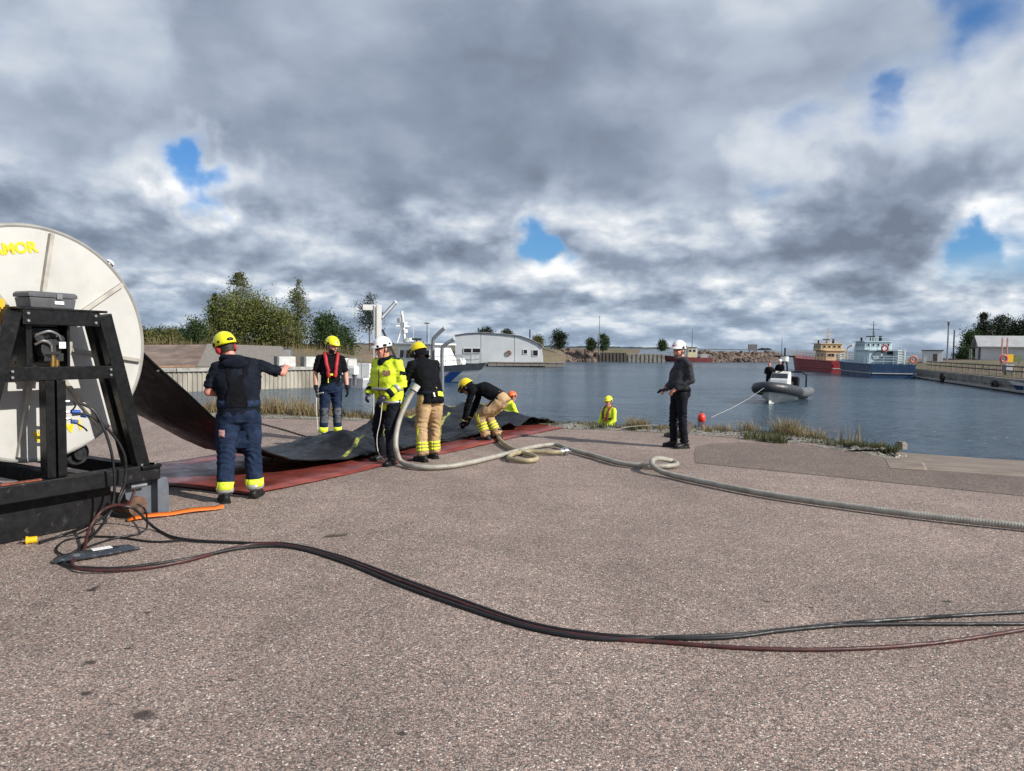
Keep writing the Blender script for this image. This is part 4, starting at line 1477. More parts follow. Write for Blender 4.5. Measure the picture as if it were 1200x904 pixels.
sr, H = workship('red hulled work ship with a cream wheelhouse moored beyond the blue ship', (42.7, 92.0, WZ), R_(1), 17.5, 4.6, 1.5, 2.1, M['hull_red'], M['cream'],
                 [((.15, 5.8, 0), (2.7, 3.4, 1.25), .1, (2, .5, .95)), ((.0, 6.2, 1.33), (3.0, 2.4, .85), .08, (4, .32, .68))], 2.2, M['cream'], None)
m = MB()
m.cyl((-.9, 1.0, 1.5), (-.9, 1.0, 2.4), .28, 10)
m.tube([V(.9, 2.5, 1.5), V(.9, 2.5, 3.2), V(.9, 1.2, 3.6)], .09, 8)
m.build('deck_crane', M['cream'], sr)

# ---- far red ship behind the standing man
fr_ = thing('far_red_ship', 'distant red hulled vessel with a tall mast behind the standing man', 'ship', W(806, 424.3, 156))
fr_.rotation_euler = (0, 0, R_(86))
fr_.scale = (.9, .9, .82)
H = Hull(11.5, 3.6, 1.1, 1.7, .8, .6, .3)
m = MB()
H.body(m, keel=-.4)
hm = m.build('hull', pm('faded_red_hull', (.17, .035, .035), .6, 0, .2, 1), fr_, smooth=True)
hm.location.y = -5.5
h2 = house(fr_, 'wheelhouse', (0, -.8, 1.2), (2.2, 2.2, 2.5), M['yellow_house'], .1, .1)
window_row(h2, lambda x, z, off: V(1.12 + off - .1 * (z - 1.2) / 2.5, x, z), 2, -1.6, 0, 2.6, 3.3, .3, fr=M['white_paint'])
window_row(h2, lambda x, z, off: V(-1.12 - off + .1 * (z - 1.2) / 2.5, -x, z), 2, 0, 1.6, 2.6, 3.3, .3, fr=M['white_paint'])
m = MB()
m.box((0, -.8, 3.78), (2.3, 2.3, .15))
m.build('roof', M['dark_steel'], h2)
m = MB()
m.cyl((0, -.9, 3.7), (0, -.9, 8.6), .10, 8, .05)
m.bar((0, -1.6, 6.3), (0, -.2, 6.3), .08, .08)
m.build('mast', M['hull_grey'], fr_)
m = MB()
m.cyl((0, 2.3, 1.2), (0, 2.3, 5.6), .07, 8, .04)
m.bar((0, 2.3, 4.8), (0, 3.0, 4.9), .05, .05)
m.build('derrick', M['hull_grey'], fr_)
for sd_ in (-1, 1):
    m = MB()
    H.rail(m, sd_, .03, .95, .9, 12, -.05, .03, 2)
    q = m.build('rail', M['roof_grey'], fr_)
    q.location.y = -5.5
m = MB()
m.box((0, -3.6, 1.6), (1.6, 1.4, .9))
m.build('hatch', M['roof_grey'], fr_, bevel=.05)

# ---- right quay
qr = thing('stone_quay', 'long low stone quay with timber fender along the right side', 'quay wall', (43.9, 78.7, 0))
qa, qb = V(44.6, 81, 0), V(31.0, 34.0, 0)
o0 = qr.location
qd = (qb - qa)
LQ = qd.length
qd.normalize()
qn = V(qd.y, -qd.x, 0)
if qn.x > 0:
    qn = -qn
s = 0.0
k = 0
while s < LQ:
    ln = random.uniform(1.6, 2.4)
    for (z0, z1) in [(-2.0, -.72), (-.70, -.16)]:
        m = MB()
        a = qa + qd * (s + .015) - o0
        b = qa + qd * min(LQ, s + ln - .015) - o0
        off = random.uniform(0, .05)
        m.prism([a + qn * off + V(0, 0, z0), b + qn * off + V(0, 0, z0), b + qn * off + V(0, 0, z1), a + qn * off + V(0, 0, z1)], -qn * .9)
        m.build('quay_stone', M['old_concrete'], qr, bevel=.03)
    s += ln
m = MB()
a, b = qa - o0 + qn * .32 + V(0, 0, WZ + .16), qb - o0 + qn * .32 + V(0, 0, WZ + .16)
m.bar(a, b, .45, .13)
m.build('fender_timber', M['concrete'], qr)

QR2 = [V(45.0, 95, -.15), V(44.2, 81, -.15), V(40.6, 68, -.15), V(36.3, 52.1, -.15), V(31.0, 34, -.15), V(28, 22, -.1)]
FR2 = [V(150, 150, 1), V(160, 120, 1), V(160, 95, 1), V(150, 75, 1), V(140, 50, 1), V(120, 30, 1)]
rows = []
n = len(QR2)
for i in range((n - 1) * 6 + 1):
    k, f = divmod(i, 6)
    f /= 6
    a = QR2[k].lerp(QR2[min(k + 1, n - 1)], f) + V(.5, .1, 0)
    b = FR2[k].lerp(FR2[min(k + 1, n - 1)], f)
    row = [V(a.x, a.y, -2)]
    for s in (0, .006, .015, .03, .05, .08, .12, .2, .5, 1):
        q = a.lerp(b, s)
        q.z = a.z + np.interp(s, [0, .015, .05, .12, 1], [.0, .05, .72, 1.0, 1.3]) + .10 * noise.noise(V(q.x * .4, q.y * .4, 4)) * min(1, s * 30)
        row.append(q)
    rows.append(row)
m = MB()
m.grid(rows)
struct(m.build('quay_ground', ground, smooth='all'))
tl = []
for _ in range(420):
    f = random.random()
    a = QR2[1].lerp(QR2[4], f)
    d_ = random.uniform(.8, 6)
    tl.append((V(a.x + d_, a.y, -.15 + np.interp(d_, [0, 1.5, 6], [.02, .1, .72])), 6, .3, random.uniform(.12, .4), .5))
blades('quay_grass', 'yellowed grass on the slope behind the right quay', LEAF['dry'], tl)
# fence along the quay
fe = thing('quay_fence', 'low weathered timber fence along the top of the right quay', 'fence', (43.9, 78.7, -.15))
o0 = fe.location
fa, fb = V(44.4, 78.5, -.12), V(36.4, 49.5, -.12)
for k in range(19):
    p = fa.lerp(fb, k / 18) - o0 + V(.5, 0, 0)
    m = MB()
    m.bar(p, p + V(0, 0, .85), .1, .1)
    m.build('post', M['wood'], fe)
for z_ in (.45, .8):
    m = MB()
    m.bar(fa - o0 + V(.44, 0, z_), fb - o0 + V(.44, 0, z_), .05, .1)
    m.build('fence_rail', M['dark_wood'], fe)
for px, py, dep, lab in [(1108, 442.5, 67.7, 'black tyre fender hanging on the quay near the blue ship'), (1170, 452.5, 55.3, 'black tyre fender at the near end of the right quay')]:
    t = MB()
    ring(t, (0, 0, 0), .34, .15, 20, 8, 'X')
    o = t.build('tyre_fender', M['tyre'], None, smooth=True)
    o.location = W(px, py, dep) + V(-.35, -.1, 0)
    o.rotation_euler = (0, 0, math.atan2(qn.y, qn.x))
    tag(o, lab, 'tyre', 'tyre fenders on the right quay')


# small white cabin on the quay
cb = thing('quay_cabin', 'small white flat roofed cabin at the end of the right quay', 'cabin', W(1092, 425, 88), R_(-22))
m = MB()
m.box((0, 0, .68), (2.0, 1.5, 1.5))
m.build('wall', M['wall_white'], cb, bevel=.02)
m = MB()
m.box((0, 0, 1.46), (2.2, 1.7, .1))
m.build('roof', M['dark_steel'], cb)
m = MB()
m.box((.22, -.78, .62), (.45, .06, .85))
d = m.build('door', M['dark_wood'], cb)
m = MB()
m.cyl((.36, -.83, .62), (.36, -.80, .62), .03, 8)
m.build('handle', M['steel'], d)
t = thing('lamp_post', 'tall grey lamp post with a crossbar next to the white cabin', 'lamp post', W(1109.6, 426, 88))
hz_ = W(1109.6, 378, 88).z - t.location.z
m = MB()
m.cyl((0, 0, -.3), (0, 0, hz_), .11, 10, .07)
m.build('shaft', M['galv'], t)
m = MB()
m.bar((-.65, 0, hz_ + .08), (.65, 0, hz_ + .08), .05, .05)
m.build('crossbar', M['galv'], t)
m = MB()
m.cyl((0, 0, hz_ - .35), (0, 0, hz_ + .06), .14, 10)
m.build('lamp_head', M['hull_grey'], t)
t = thing('utility_pole', 'thinner dark wooden pole right of the lamp post', 'pole', W(1116.8, 424, 95))
hz_ = W(1116.8, 388, 95).z - t.location.z
m = MB()
m.cyl((0, 0, -.3), (0, 0, hz_), .12, 8, .08)
m.build('shaft', M['dark_wood'], t)
m = MB()
m.box((0, 0, hz_ + .05), (.2, .2, .12))
m.build('cap', M['galv'], t)

# white gabled house on the right
hs = thing('white_house', 'white boarded gabled house with a pale roof behind the right quay', 'house', W(1146, 424, 92), R_(-24))
gx, ln_, ev, ap = 4.6, 14.0, 2.05, 3.15
for k in range(12):
    z0, z1 = k * ev / 12 + .006, (k + 1) * ev / 12 - .006
    m = MB()
    m.box((ln_ / 2, -.02 - gx / 2, (z0 + z1) / 2), (ln_, .05, z1 - z0))
    m.build('board', M['wall_white'], hs)
m = MB()
m.prism([V(0, -gx / 2, -.6), V(0, gx / 2, -.6), V(0, gx / 2, ev), V(0, 0, ap), V(0, -gx / 2, ev)], (ln_, 0, 0))
m.build('wall', M['wall_white'], hs)
for s_ in (-1, 1):
    m = MB()
    e = V(-.5, s_ * (gx / 2 + .45), ev - .24)
    a_ = V(-.5, 0, ap + .04)
    m.prism([e, a_, a_ + V(0, 0, .1), e + V(0, 0, .1)], (ln_ + 1, 0, 0))
    m.build('roof', M['roof_grey'], hs)
for x_ in (5.6, 9.0):
    m = MB()
    m.box((x_, -gx / 2 - .06, 1.15), (.7, .06, .8))
    wn = m.build('window', M['glass_dark'], hs)
    m = MB()
    for (cx, cz, sx, sz) in [(0, .43, .86, .08), (0, -.43, .86, .08), (-.4, 0, .08, .86), (.4, 0, .08, .86)]:
        m.box((x_ + cx, -gx / 2 - .1, 1.15 + cz), (sx, .05, sz))
    m.build('frame', M['white_paint'], wn)
m = MB()
m.box((-.05, .2, 2.35), (.06, .4, .4))
m.build('gable_window', M['glass_dark'], hs)
m = MB()
m.box((-.05, -.9, .8), (.06, .8, 1.7))
m.build('door', M['grey_paint'], hs)
m = MB()
m.prism([V(-1.0, -1.6, 1.55), V(0, -1.6, 1.85), V(0, -1.6, 1.93), V(-1.0, -1.6, 1.63)], (0, 1.5, 0))
m.build('porch_roof', M['dark_steel'], hs)
m = MB()
for y_ in (-1.5, -.2):
    m.bar((-.95, y_, -.2), (-.95, y_, 1.6), .08, .08)
m.build('porch_post', M['white_paint'], hs)

RG = 'dark trees behind the white house'
T('pine_tree', 'tall pointed dark spruce above the left gable of the white house', 1151.5, 412, 368.5, 106, cone, LEAF['pine'], M['bark'], clumps=70, per=60, leaf=.15, cr=.4, h0=.15, group=RG)
T('pine_tree', 'broad dark pine behind the middle of the house roof', 1171, 412, 373.5, 108, oval, LEAF['pine'], M['bark'], clumps=70, per=70, leaf=.16, cr=.45, h0=.15, group=RG)
T('pine_tree', 'dark pine between the broad pine and the right edge', 1186, 412, 378, 110, slim, LEAF['pine'], M['bark'], clumps=60, per=60, leaf=.16, cr=.5, h0=.15, group=RG)
T('pine_tree', 'dark pine cut by the right edge of the picture', 1200, 414, 374, 107, oval, LEAF['pine'], M['bark'], clumps=70, per=70, leaf=.16, cr=.45, h0=.12, group=RG)
T('pine_tree', 'dark leafy tree at the left gable end of the white house', 1136, 423, 391, 98, lambda f: .30 * math.sin(math.pi * min(.98, max(.06, f * .85 + .1))) ** .55, LEAF['dark'], M['bark'], clumps=70, per=65, leaf=.14, cr=.4, h0=.05)
T('shrub', 'low bush between the dark tree and the utility pole', 1128, 425, 409, 96, bush, LEAF['dark'], M['bark'], clumps=34, per=50, leaf=.13, cr=.3, h0=.05)

lf = thing('lifebuoy_station', 'red double post stand with a red lifebuoy by the right quay', 'lifebuoy stand', W(1176, 433, 62))
zt = W(1176, 396, 62).z - lf.location.z
for x_ in (-.22, .22):
    m = MB()
    m.bar((x_, 0, -.4), (x_, 0, zt), .09, .09)
    m.build('post', pm('faded_red', (.48, .22, .18), .7, 0, .15), lf)
lbu = thing('lifebuoy', 'red lifebuoy hanging on the double post stand', 'lifebuoy', W(1176, 420.3, 61.85))
m = MB()
ring(m, (0, 0, 0), .27, .085)
m.build('ring', M['ring_red'], lbu, smooth=True)
m = MB()
ring(m, (0, -.03, 0), .37, .012)
m.build('grab_rope', M['rope'], lbu)
t = thing('notice_board', 'yellow and green notice board right of the red lifebuoy stand', 'sign', W(1187, 432, 66))
zt = W(1187, 415.5, 66).z - t.location.z
m = MB()
m.box((-.32, 0, zt - .35), (.6, .06, .7))
m.build('yellow_panel', M['sign_yellow'], t)
m = MB()
m.box((.34, 0, zt - .4), (.62, .06, .55))
m.build('green_panel', pm('dull_green', (.10, .14, .04), .7), t)
for x_ in (-.5, .55):
    m = MB()
    m.bar((x_, .06, -.5), (x_, .06, zt), .07, .07)
    m.build('leg', M['galv'], t)
t = thing('utility_cabinet', 'light grey utility cabinet at the quay edge below the lifebuoy', 'cabinet', W(1181, 438.5, 57.5))
m = MB()
m.box((0, 0, .45), (.75, .45, .6))
m.build('cabinet_body', M['galv'], t, bevel=.02)
m = MB()
m.box((0, -.235, .45), (.62, .02, .48))
m.build('door', M['roof_grey'], t)
for x_ in (-.3, .3):
    m = MB()
    m.bar((x_, 0, -.3), (x_, 0, .16), .06, .06)
    m.build('leg', M['galv'], t)
t = thing('motorboat', 'small blue and white motorboat at the right picture edge', 'motorboat', G(1282, 464, WZ), R_(62))
H = Hull(4.8, 1.8, .55, .8, .6, .5, .35)
m = MB()
H.body(m, keel=-.2)
m.build('hull', M['hull_blue'], t, smooth=True)
m = MB()
for sd_ in (-1, 1):
    H.strip(m, sd_, 0, 1, .72, 1.03, .025)
m.build('gunwale', M['hull_white'], t)
house(t, 'cabin', (0, 2.6, .55), (1.2, 1.3, .55), M['hull_white'], .12, .5)
m = MB()
m.prism([V(-.5, 1.9, 1.0), V(.5, 1.9, 1.0), V(.44, 1.75, 1.45), V(-.44, 1.75, 1.45)], (0, .03, 0))
m.build('windscreen', M['glass_dark'], t)
m = MB()
m.box((0, -.15, .8), (.34, .4, .42))
m.build('outboard_motor', M['black_plastic'], t, bevel=.06)

# ---- davit post and bent pipes at the shore behind the workers
dv = thing('davit_post', 'white square steel post with a short arm and grey boom at the shore', 'davit', G(441, 491), R_(8))
zt = W(441, 357.5, dv.location.y).z
m = MB()
m.box((.055, 0, zt / 2), (.10, .2, zt))
m.box((-.055, 0, zt / 2), (.012, .2, zt))
m.box((-.01, .0, zt / 2), (.06, .03, zt - .02))
m.build('upright', M['white_paint'], dv, bevel=.005)
m = MB()
m.box((-.19, 0, zt - .065), (.24, .16, .125))
m.build('arm', M['white_paint'], dv, bevel=.008)
m = MB()
pa, pb2 = V(.10, .05, zt - .30), V(.40, .35, zt + .07)
m.cyl(pa, pb2, .045, 14)
bo = m.build('boom_pipe', M['galv'], dv, smooth=True)
m = MB()
m.cyl(pb2, pb2 + (pb2 - pa).normalized() * .03, .05, 14)
m.build('end_cap', M['white_paint'], bo)
m = MB()
m.bar(V(.12, .05, zt - .55), V(.75, .2, .7), .045, .045)
m.build('stay', M['dark_steel'], dv)
for px, pyb, py1, px2, py2, dep, lab in [(507.5, 489, 399, 521, 384.5, 16.2, 'taller grey galvanised pipe with a bent top at the shore'), (518, 490, 408, 532.5, 397.5, 16.3, 'shorter grey galvanised pipe with a bent top beside the taller one')]:
    base = G(px, pyb)
    t = thing('bent_pipe', lab, 'pipe', base, 0, 'bent pipes at the shore')
    d_ = base.y
    p1 = W(px, py1, d_) - base
    p2 = W(px2, py2, d_) - base
    m = MB()
    m.tube(spline([V(0, 0, -.05), V(0, 0, p1.z * .5), p1 + V(0, 0, -.08), p1 + (p2 - p1) * .25 + V(-.01, 0, .015), p2], 6), .043, 12)
    m.build('pipe_shaft', M['galv'], t, smooth=True)
    m = MB()
    m.cyl(V(0, 0, 0), V(0, 0, .015), .12, 12)
    m.build('foot_plate', M['galv'], t)
    m = MB()
    e_ = (p2 - p1).normalized()
    m.cyl(p2 - e_ * .02, p2 + e_ * .012, .05, 12)
    m.build('end_cap', M['white_paint'], t)

# ---- rigid inflatable boat
bowp, sternp = G(900, 474, WZ), V(16.75, 43.0, WZ)
hd = (bowp - sternp).normalized()
rib = thing('inflatable_boat', 'black and grey rigid inflatable boat with bow raised towards the quay', 'boat', bowp.lerp(sternp, .9), math.atan2(-hd.x, hd.y))
rib.scale = (.9,) * 3
RL = (bowp - sternp).length
rows = []
rings = []
for i in range(15):
    f = i / 14
    b = 1.0 * (1 if f < .5 else max(.02, 1 - ((f - .5) / .5) ** 2.0))
    zk = -.35 + .75 * max(0, f - .6) ** 1.5 * 2.0
    zc = .05 + .8 * max(0, f - .3) ** 1.35
    y = f * (RL - .2)
    rings.append([V(-b, y, zc + .28), V(-b, y, zc), V(0, y, min(zk, zc - .02)), V(b, y, zc), V(b, y, zc + .28)])
m = MB()
m.loft(rings)
m.build('hull', M['hull_white'], rib, smooth=True)
m = MB()
for sd_ in (-1, 1):
    m.grid([[V(sd_ * (1.0 + .012), f * RL, .03 + .8 * max(0, f - .3) ** 1.35 + z_) for f in np.linspace(0, .5, 8)] for z_ in (.02, .16)])
m.build('hull_stripe', M['black_plastic'], rib)
tp = []
for f in np.linspace(0, 1, 15):
    b = 1.12 * (1 if f < .52 else math.sqrt(max(0, 1 - ((f - .52) / .48) ** 2.4)))
    tp.append(V(b, f * (RL + .15), .50 + .80 * max(0, f - .3) ** 1.3))
full = tp + [V(-p.x, p.y, p.z) for p in tp[-2::-1]]
for sd_, nm, mt, pts in [(1, 'tube', 'tube_light', tp[:9]), (-1, 'tube', 'tube_light', [V(-p.x, p.y, p.z) for p in tp[:9]]), (0, 'bow_tube', 'tube_grey', spline(tp[8:] + [V(-p.x, p.y, p.z) for p in tp[-2:7:-1]], 4))]:
    m = MB()
    rr = .30
    pts = spline(pts, 4) if sd_ else pts
    rad = [rr * (.55 if (i == 0 and sd_) else .85 if (i == 1 and sd_) else 1) for i in range(len(pts))]
    m.tube(pts, rad, 14)
    m.build(nm, M[mt], rib, smooth=True)
m = MB()
m.grid([[V(x, y, .42 + .5 * max(0, y / RL - .4) ** 1.3) for x in (-.9, -.4, .4, .9)] for y in np.linspace(.2, RL * .78, 8)])
m.build('deck', M['hull_white'], rib)
m = MB()
m.prism([V(-.55, RL * .46, .45), V(-.55, RL * .64, .5), V(-.55, RL * .60, 1.35), V(-.55, RL * .48, 1.85)], (1.1, 0, 0))
cn = m.build('console', M['hull_white'], rib, bevel=.08)
m = MB()
m.prism([V(-.5, RL * .585, 1.42), V(.5, RL * .585, 1.42), V(.44, RL * .56, 1.7), V(-.44, RL * .56, 1.7)], (0, .02, 0))
m.build('windscreen', M['plastic_wrap'], cn)
m = MB()
m.tube([V(-.3, RL * .36, .45), V(-.12, RL * .37, 2.3), V(0, RL * .38, 2.55)], .05, 8)
m.tube([V(.3, RL * .36, .45), V(.12, RL * .37, 2.3), V(0, RL * .38, 2.55)], .05, 8)
m.tube([V(-.62, RL * .38, 2.72), V(.62, RL * .38, 2.72)], .05, 8)
mo = m.build('radar_arch', M['black_plastic'], rib)
m = MB()
m.cyl((0, RL * .38, 2.42), (0, RL * .38, 2.72), .25, 14, .25)
m.build('radar_dome', M['hull_white'], mo, smooth=True)
m = MB()
m.cyl((0, RL * .38, 2.7), (0, RL * .38, 3.25), .05, 8)
m.cyl((.2, RL * .38, 2.7), (.2, RL * .38, 3.9), .014, 6)
m.build('antenna', M['black_plastic'], mo)
m = MB()
m.tube([V(-.95, .5, .6), V(-.95, .55, 1.55), V(-.7, .6, 1.72), V(.7, .6, 1.72), V(.95, .55, 1.55), V(.95, .5, .6)], .05, 8)
m.build('stern_frame', M['black_plastic'], rib)
m = MB()
m.box((0, .25, 1.05), (.95, .5, .75))
m.build('outboard_motor', M['black_plastic'], rib, bevel=.1)
m = MB()
for y_ in (1.2, 2.2):
    m.box((0, y_, .8), (.5, .8, .6))
m.build('seat', M['dark_steel'], rib, bevel=.06)
m = MB()
pts = [p + V(.05, 0, .302) for p in tp[1:4]]
m.grid([[p + V(dx, 0, -abs(dx) * .35) for dx in (-.16, 0, .16)] for p in pts])
m.build('tube_patch', M['blue_cloth'], rib)
m = MB()
pts = [V(-p.x, p.y, p.z) for p in tp[1:5]]
m.grid([[p + V(dx, 0, .302 - abs(dx) * .35) for dx in (-.16, 0, .16)] for p in pts])
m.build('tube_patch', M['blue_cloth'], rib)

tw = MB()
a = Matrix.LocRotScale(rib.location, rib.rotation_euler, rib.scale) @ V(.15, RL + .42, .95)
b = G(834, 489, WZ)
tw.tube([a, a.lerp(b, .33) + V(0, 0, -.10), a.lerp(b, .66) + V(0, 0, -.10), b, b + (b - a).normalized() * 4 + V(0, 0, .2)], .0065, 6)
tag(tw.build('tow_line', M['rope']), 'thin white tow line running from the inflatable boat bow into the water', 'rope')
bu = thing('marker_buoy', 'round red buoy floating in front of the inflatable boat', 'buoy', G(822, 494, WZ))
m = MB()
m.ball((0, 0, .13), (.155, .155, .19), 18)
m.build('float', M['buoy'], bu, smooth=True)
m = MB()
ring(m, (0, 0, .34), .035, .014, 12, 6)
m.build('eye', M['black_plastic'], bu)


# ================================================================== REEL
RO, RZ = V(-4.23, 6.42, 0), R_(61)
RM = Matrix.Translation(RO) @ Matrix.Rotation(RZ, 4, 'Z')


def L2W(x, y, z):
    return RM @ V(x, y, z)


reel = thing('boom_reel', 'large white flanged hydraulic reel in a black steel frame', 'reel', RO, RZ)
CZ, FR = 1.66, 1.03
BS = M['black_steel']


def rpart(name, mb, mat, parent=reel, bevel=.006, smooth=False):
    return mb.build(name, mat, parent, smooth, bevel)


for yf, far in ((-.40, False), (2.15, True)):
    for s_ in (-1, 1):
        for dy in ((0, .17) if not far else (0,)):
            m = MB()
            m.bar((s_ * .375, yf + dy, 1.93), (s_ * .735, yf + dy, .50), .09, .125, up=(0, 0, 1) if False else (1, 0, 0))
            rpart('leg', m, BS)
        m = MB()
        m.box((s_ * .78, yf + .08, .505), (.2, .36, .03))
        rpart('foot_plate', m, BS)
    m = MB()
    m.box((0, yf - .004, 1.885), (.64, .10, .125))
    m.box((0, yf + .17, 1.885), (.64, .09, .12))
    rpart('top_beam', m, BS)
    m = MB()
    m.box((0, yf + .09, 1.955), (.78, .30, .02))
    rpart('top_plate', m, BS)
    m = MB()
    m.box((0, yf - .003, 1.415), (.90, .085, .115))
    rpart('middle_beam', m, BS)
    for x_ in (-.105, -.02):
        m = MB()
        m.box((x_, yf + .02 + (.0 if x_ < -.05 else -.012), .94), (.075, .11, .83))
        rpart('post', m, BS)
for yb in (-.40, 2.15):
    m = MB()
    m.box((-.25, yb, .445), (2.28, .13, .15))
    rpart('base_beam', m, M['worn_black'], bevel=.01)
for x_ in (-1.3, -.55, .15, .8):
    m = MB()
    m.box((x_, .87, .44), (.12, 2.4, .13))
    rpart('cross_beam', m, M['worn_black'])
for yb in (-.16, 1.9):
    m = MB()
    m.prism([V(-1.4, yb - .1, .0), V(.30, yb - .1, .0), V(.52, yb - .1, .16), V(.52, yb - .1, .365), V(-1.4, yb - .1, .365)], (0, .2, 0))
    rpart('skid', m, M['worn_black'], bevel=.012)
m = MB()
m.box((-.62, -.43, .528), (.85, .04, .012))
rpart('wear_strip', m, pm('worn_red_edge', (.30, .07, .035), .6, 0, .4, 12, dirt=((.03, .03, .03), 14, .45, .6, .9)), bevel=0)

# flanges, drum and wound boom
for yf, nm in ((0.0, 'flange'), (1.66, 'flange')):
    m = MB()
    n = 96
    r0 = [V(FR * math.cos(2 * math.pi * k / n), yf, CZ + FR * math.sin(2 * math.pi * k / n)) for k in range(n)]
    r1 = [p + V(0, .02, 0) for p in r0]
    m.loft([r0, r1])
    fl = rpart(nm, m, M['flange'], bevel=0)
    m = MB()
    ring(m, (0, yf + .014, CZ), FR, .022, 96, 8)
    m.build('rim_tube', M['rim'], fl, smooth=True)
    for k in range(8):
        a = R_(-9 + 45 * k)
        d = V(math.cos(a), 0, math.sin(a))
        m = MB()
        c0 = V(0, yf - .02 if yf == 0 else yf + .04, CZ)
        m.bar(c0 + d * .2, c0 + d * (FR - .03), .036, .05, up=(0, 1, 0))
        m.build('spoke', M['spoke'], fl, bevel=.004)
for sgn in (0, 1):
    cu = bpy.data.curves.new('letters', 'FONT')
    cu.body = 'LAMOR'
    cu.size = .128
    cu.offset = .006
    cu.extrude = .0015
    cu.align_x = 'RIGHT'
    tmp = bpy.data.objects.new('tmp', cu)
    COL.objects.link(tmp)
    dg = bpy.context.evaluated_depsgraph_get()
    me = bpy.data.meshes.new_from_object(tmp.evaluated_get(dg))
    bpy.data.objects.remove(tmp)
    me.transform(Matrix.Rotation(R_(90), 4, 'X'))
    me.transform(Matrix.Rotation(R_(-11), 4, 'Y'))
    if sgn == 0:
        me.transform(Matrix.Translation((.045, -.004, 2.475)))
    else:
        me.transform(Matrix.Rotation(R_(180), 4, 'Y'))
        me.transform(Matrix.Translation((-.03, -.004, .875)))
    obj('lettering', me, M['yellow_paint'], reel)
m = MB()
m.cyl((0, .02, CZ), (0, 1.66, CZ), .70, 64)
rpart('wound_boom', m, M['boom'], bevel=0, smooth=True)
m = MB()
m.cyl((0, -.22, CZ), (0, 0, CZ), .21, 32)
m.cyl((0, -.06, CZ), (0, -.002, CZ), .26, 32)
rpart('hub', m, M['spoke'], smooth=True, bevel=0)
# hydraulic motor seen through the tower window
mo = MB()
mo.box((-.085, -.20, 1.655), (.30, .2, .31))
eng = rpart('hydraulic_motor', mo, M['black_steel'], bevel=.015)
m = MB()
m.cyl((-.08, -.42, 1.62), (-.08, -.30, 1.62), .085, 20)
m.cyl((.0, -.40, 1.70), (.0, -.30, 1.70), .045, 16)
m.cyl((-.17, -.41, 1.72), (-.17, -.30, 1.72), .04, 14)
m.box((-.06, -.36, 1.55), (.16, .12, .07))
m.build('valve_block', M['dark_steel'], eng, bevel=.006)
m = MB()
m.tube(spline([V(-.19, -.40, 1.74), V(-.12, -.45, 1.77), V(-.04, -.44, 1.745), V(.0, -.41, 1.70)], 5), .011, 7)
m.tube(spline([V(-.20, -.40, 1.66), V(-.16, -.45, 1.69), V(-.10, -.44, 1.66), V(-.08, -.42, 1.6)], 5), .011, 7)
m.build('hydraulic_line', M['steel'], eng, smooth=True)
m = MB()
m.cyl((-.065, -.40, 1.475), (-.065, -.40, 1.57), .026, 12)
m.cyl((-.035, -.41, 1.475), (-.035, -.41, 1.53), .02, 10)
m.build('brass_fitting', M['brass'], eng)
m = MB()
m.box((-.015, -.463, 1.655), (.055, .004, .055))
m.build('maker_label', M['white_label'], eng)
m = MB()
m.box((-.235, -.30, 1.65), (.05, .16, .37))
m.box((.085, -.30, 1.65), (.025, .16, .37))
rpart('motor_bracket', m, BS)
# yellow warning sign
m = MB()
m.box((-.44, -.30, 1.93), (.125, .008, .19))
sg = rpart('warning_sign', m, M['sign_yellow'], bevel=0)
m = MB()
m.prism([V(-.475, -.306, 1.945), V(-.405, -.306, 1.945), V(-.44, -.306, 2.005)], (0, -.002, 0))
for k in range(3):
    m.box((-.44, -.307, 1.915 - k * .022), (.085, .002, .008))
m.build('sign_print', M['black_plastic'], sg)
m = MB()
m.box((-.46, -.29, 1.80), (.10, .012, .05))
rpart('small_plate', m, M['white_label'], bevel=0)
m = MB()
m.box((-.62, -.25, 1.9), (.5, .05, .11))
rpart('side_arm', m, BS)
# rim lug
a_ = R_(46.5)
d_ = V(math.cos(a_), 0, math.sin(a_))
m = MB()
c_ = V(0, .08, CZ)
m.cyl(c_ + d_ * (FR - .02), c_ + d_ * (FR + .055), .032, 14)
lug = rpart('rim_lug', m, M['galv'], bevel=0, smooth=True)
m = MB()
m.cyl(c_ + d_ * (FR + .056), c_ + d_ * (FR + .075), .042, 14)
m.build('lug_cap', M['white_paint'], lug, smooth=True)
# roller bracket on the ground at the right end
m = MB()
m.prism([V(.60, -.33, .37), V(.98, -.33, .37), V(1.0, -.33, .28), V(1.0, -.33, .03), V(.88, -.33, .0), V(.72, -.33, .12), V(.62, -.33, .2)], (0, .02, 0))
m.prism([V(.98, -.33, .37), V(1.0, -.33, .28), V(1.0, -.33, .03), V(.88, -.33, .0), V(.88, -.33, .37)], (0, -.10, 0))
br = rpart('roller_bracket', m, M['grey_paint'], bevel=.004)
m = MB()
m.cyl((.72, -.36, .12), (.72, 1.6, .12), .095, 24)
m.build('ground_roller', pm('rusty_roller', (.13, .075, .05), .7, .3, .4, 14, .002, 60), br, smooth=True)
m = MB()
m.box((.70, -.37, .325), (.14, .05, .05))
m.cyl((.78, -.40, .325), (.62, -.40, .325), .018, 10)
m.build('clevis_pin', M['galv'], br)
# wheels and rollers under the drum
m = MB()
m.cyl((.45, .1, .62), (.45, 1.5, .62), .06, 16)
m.cyl((.45, .15, .62), (.45, .3, .62), .11, 20)
m.cyl((.45, .42, .62), (.45, .5, .62), .10, 20)
rpart('guide_roller', m, M['dark_steel'], bevel=0, smooth=True)
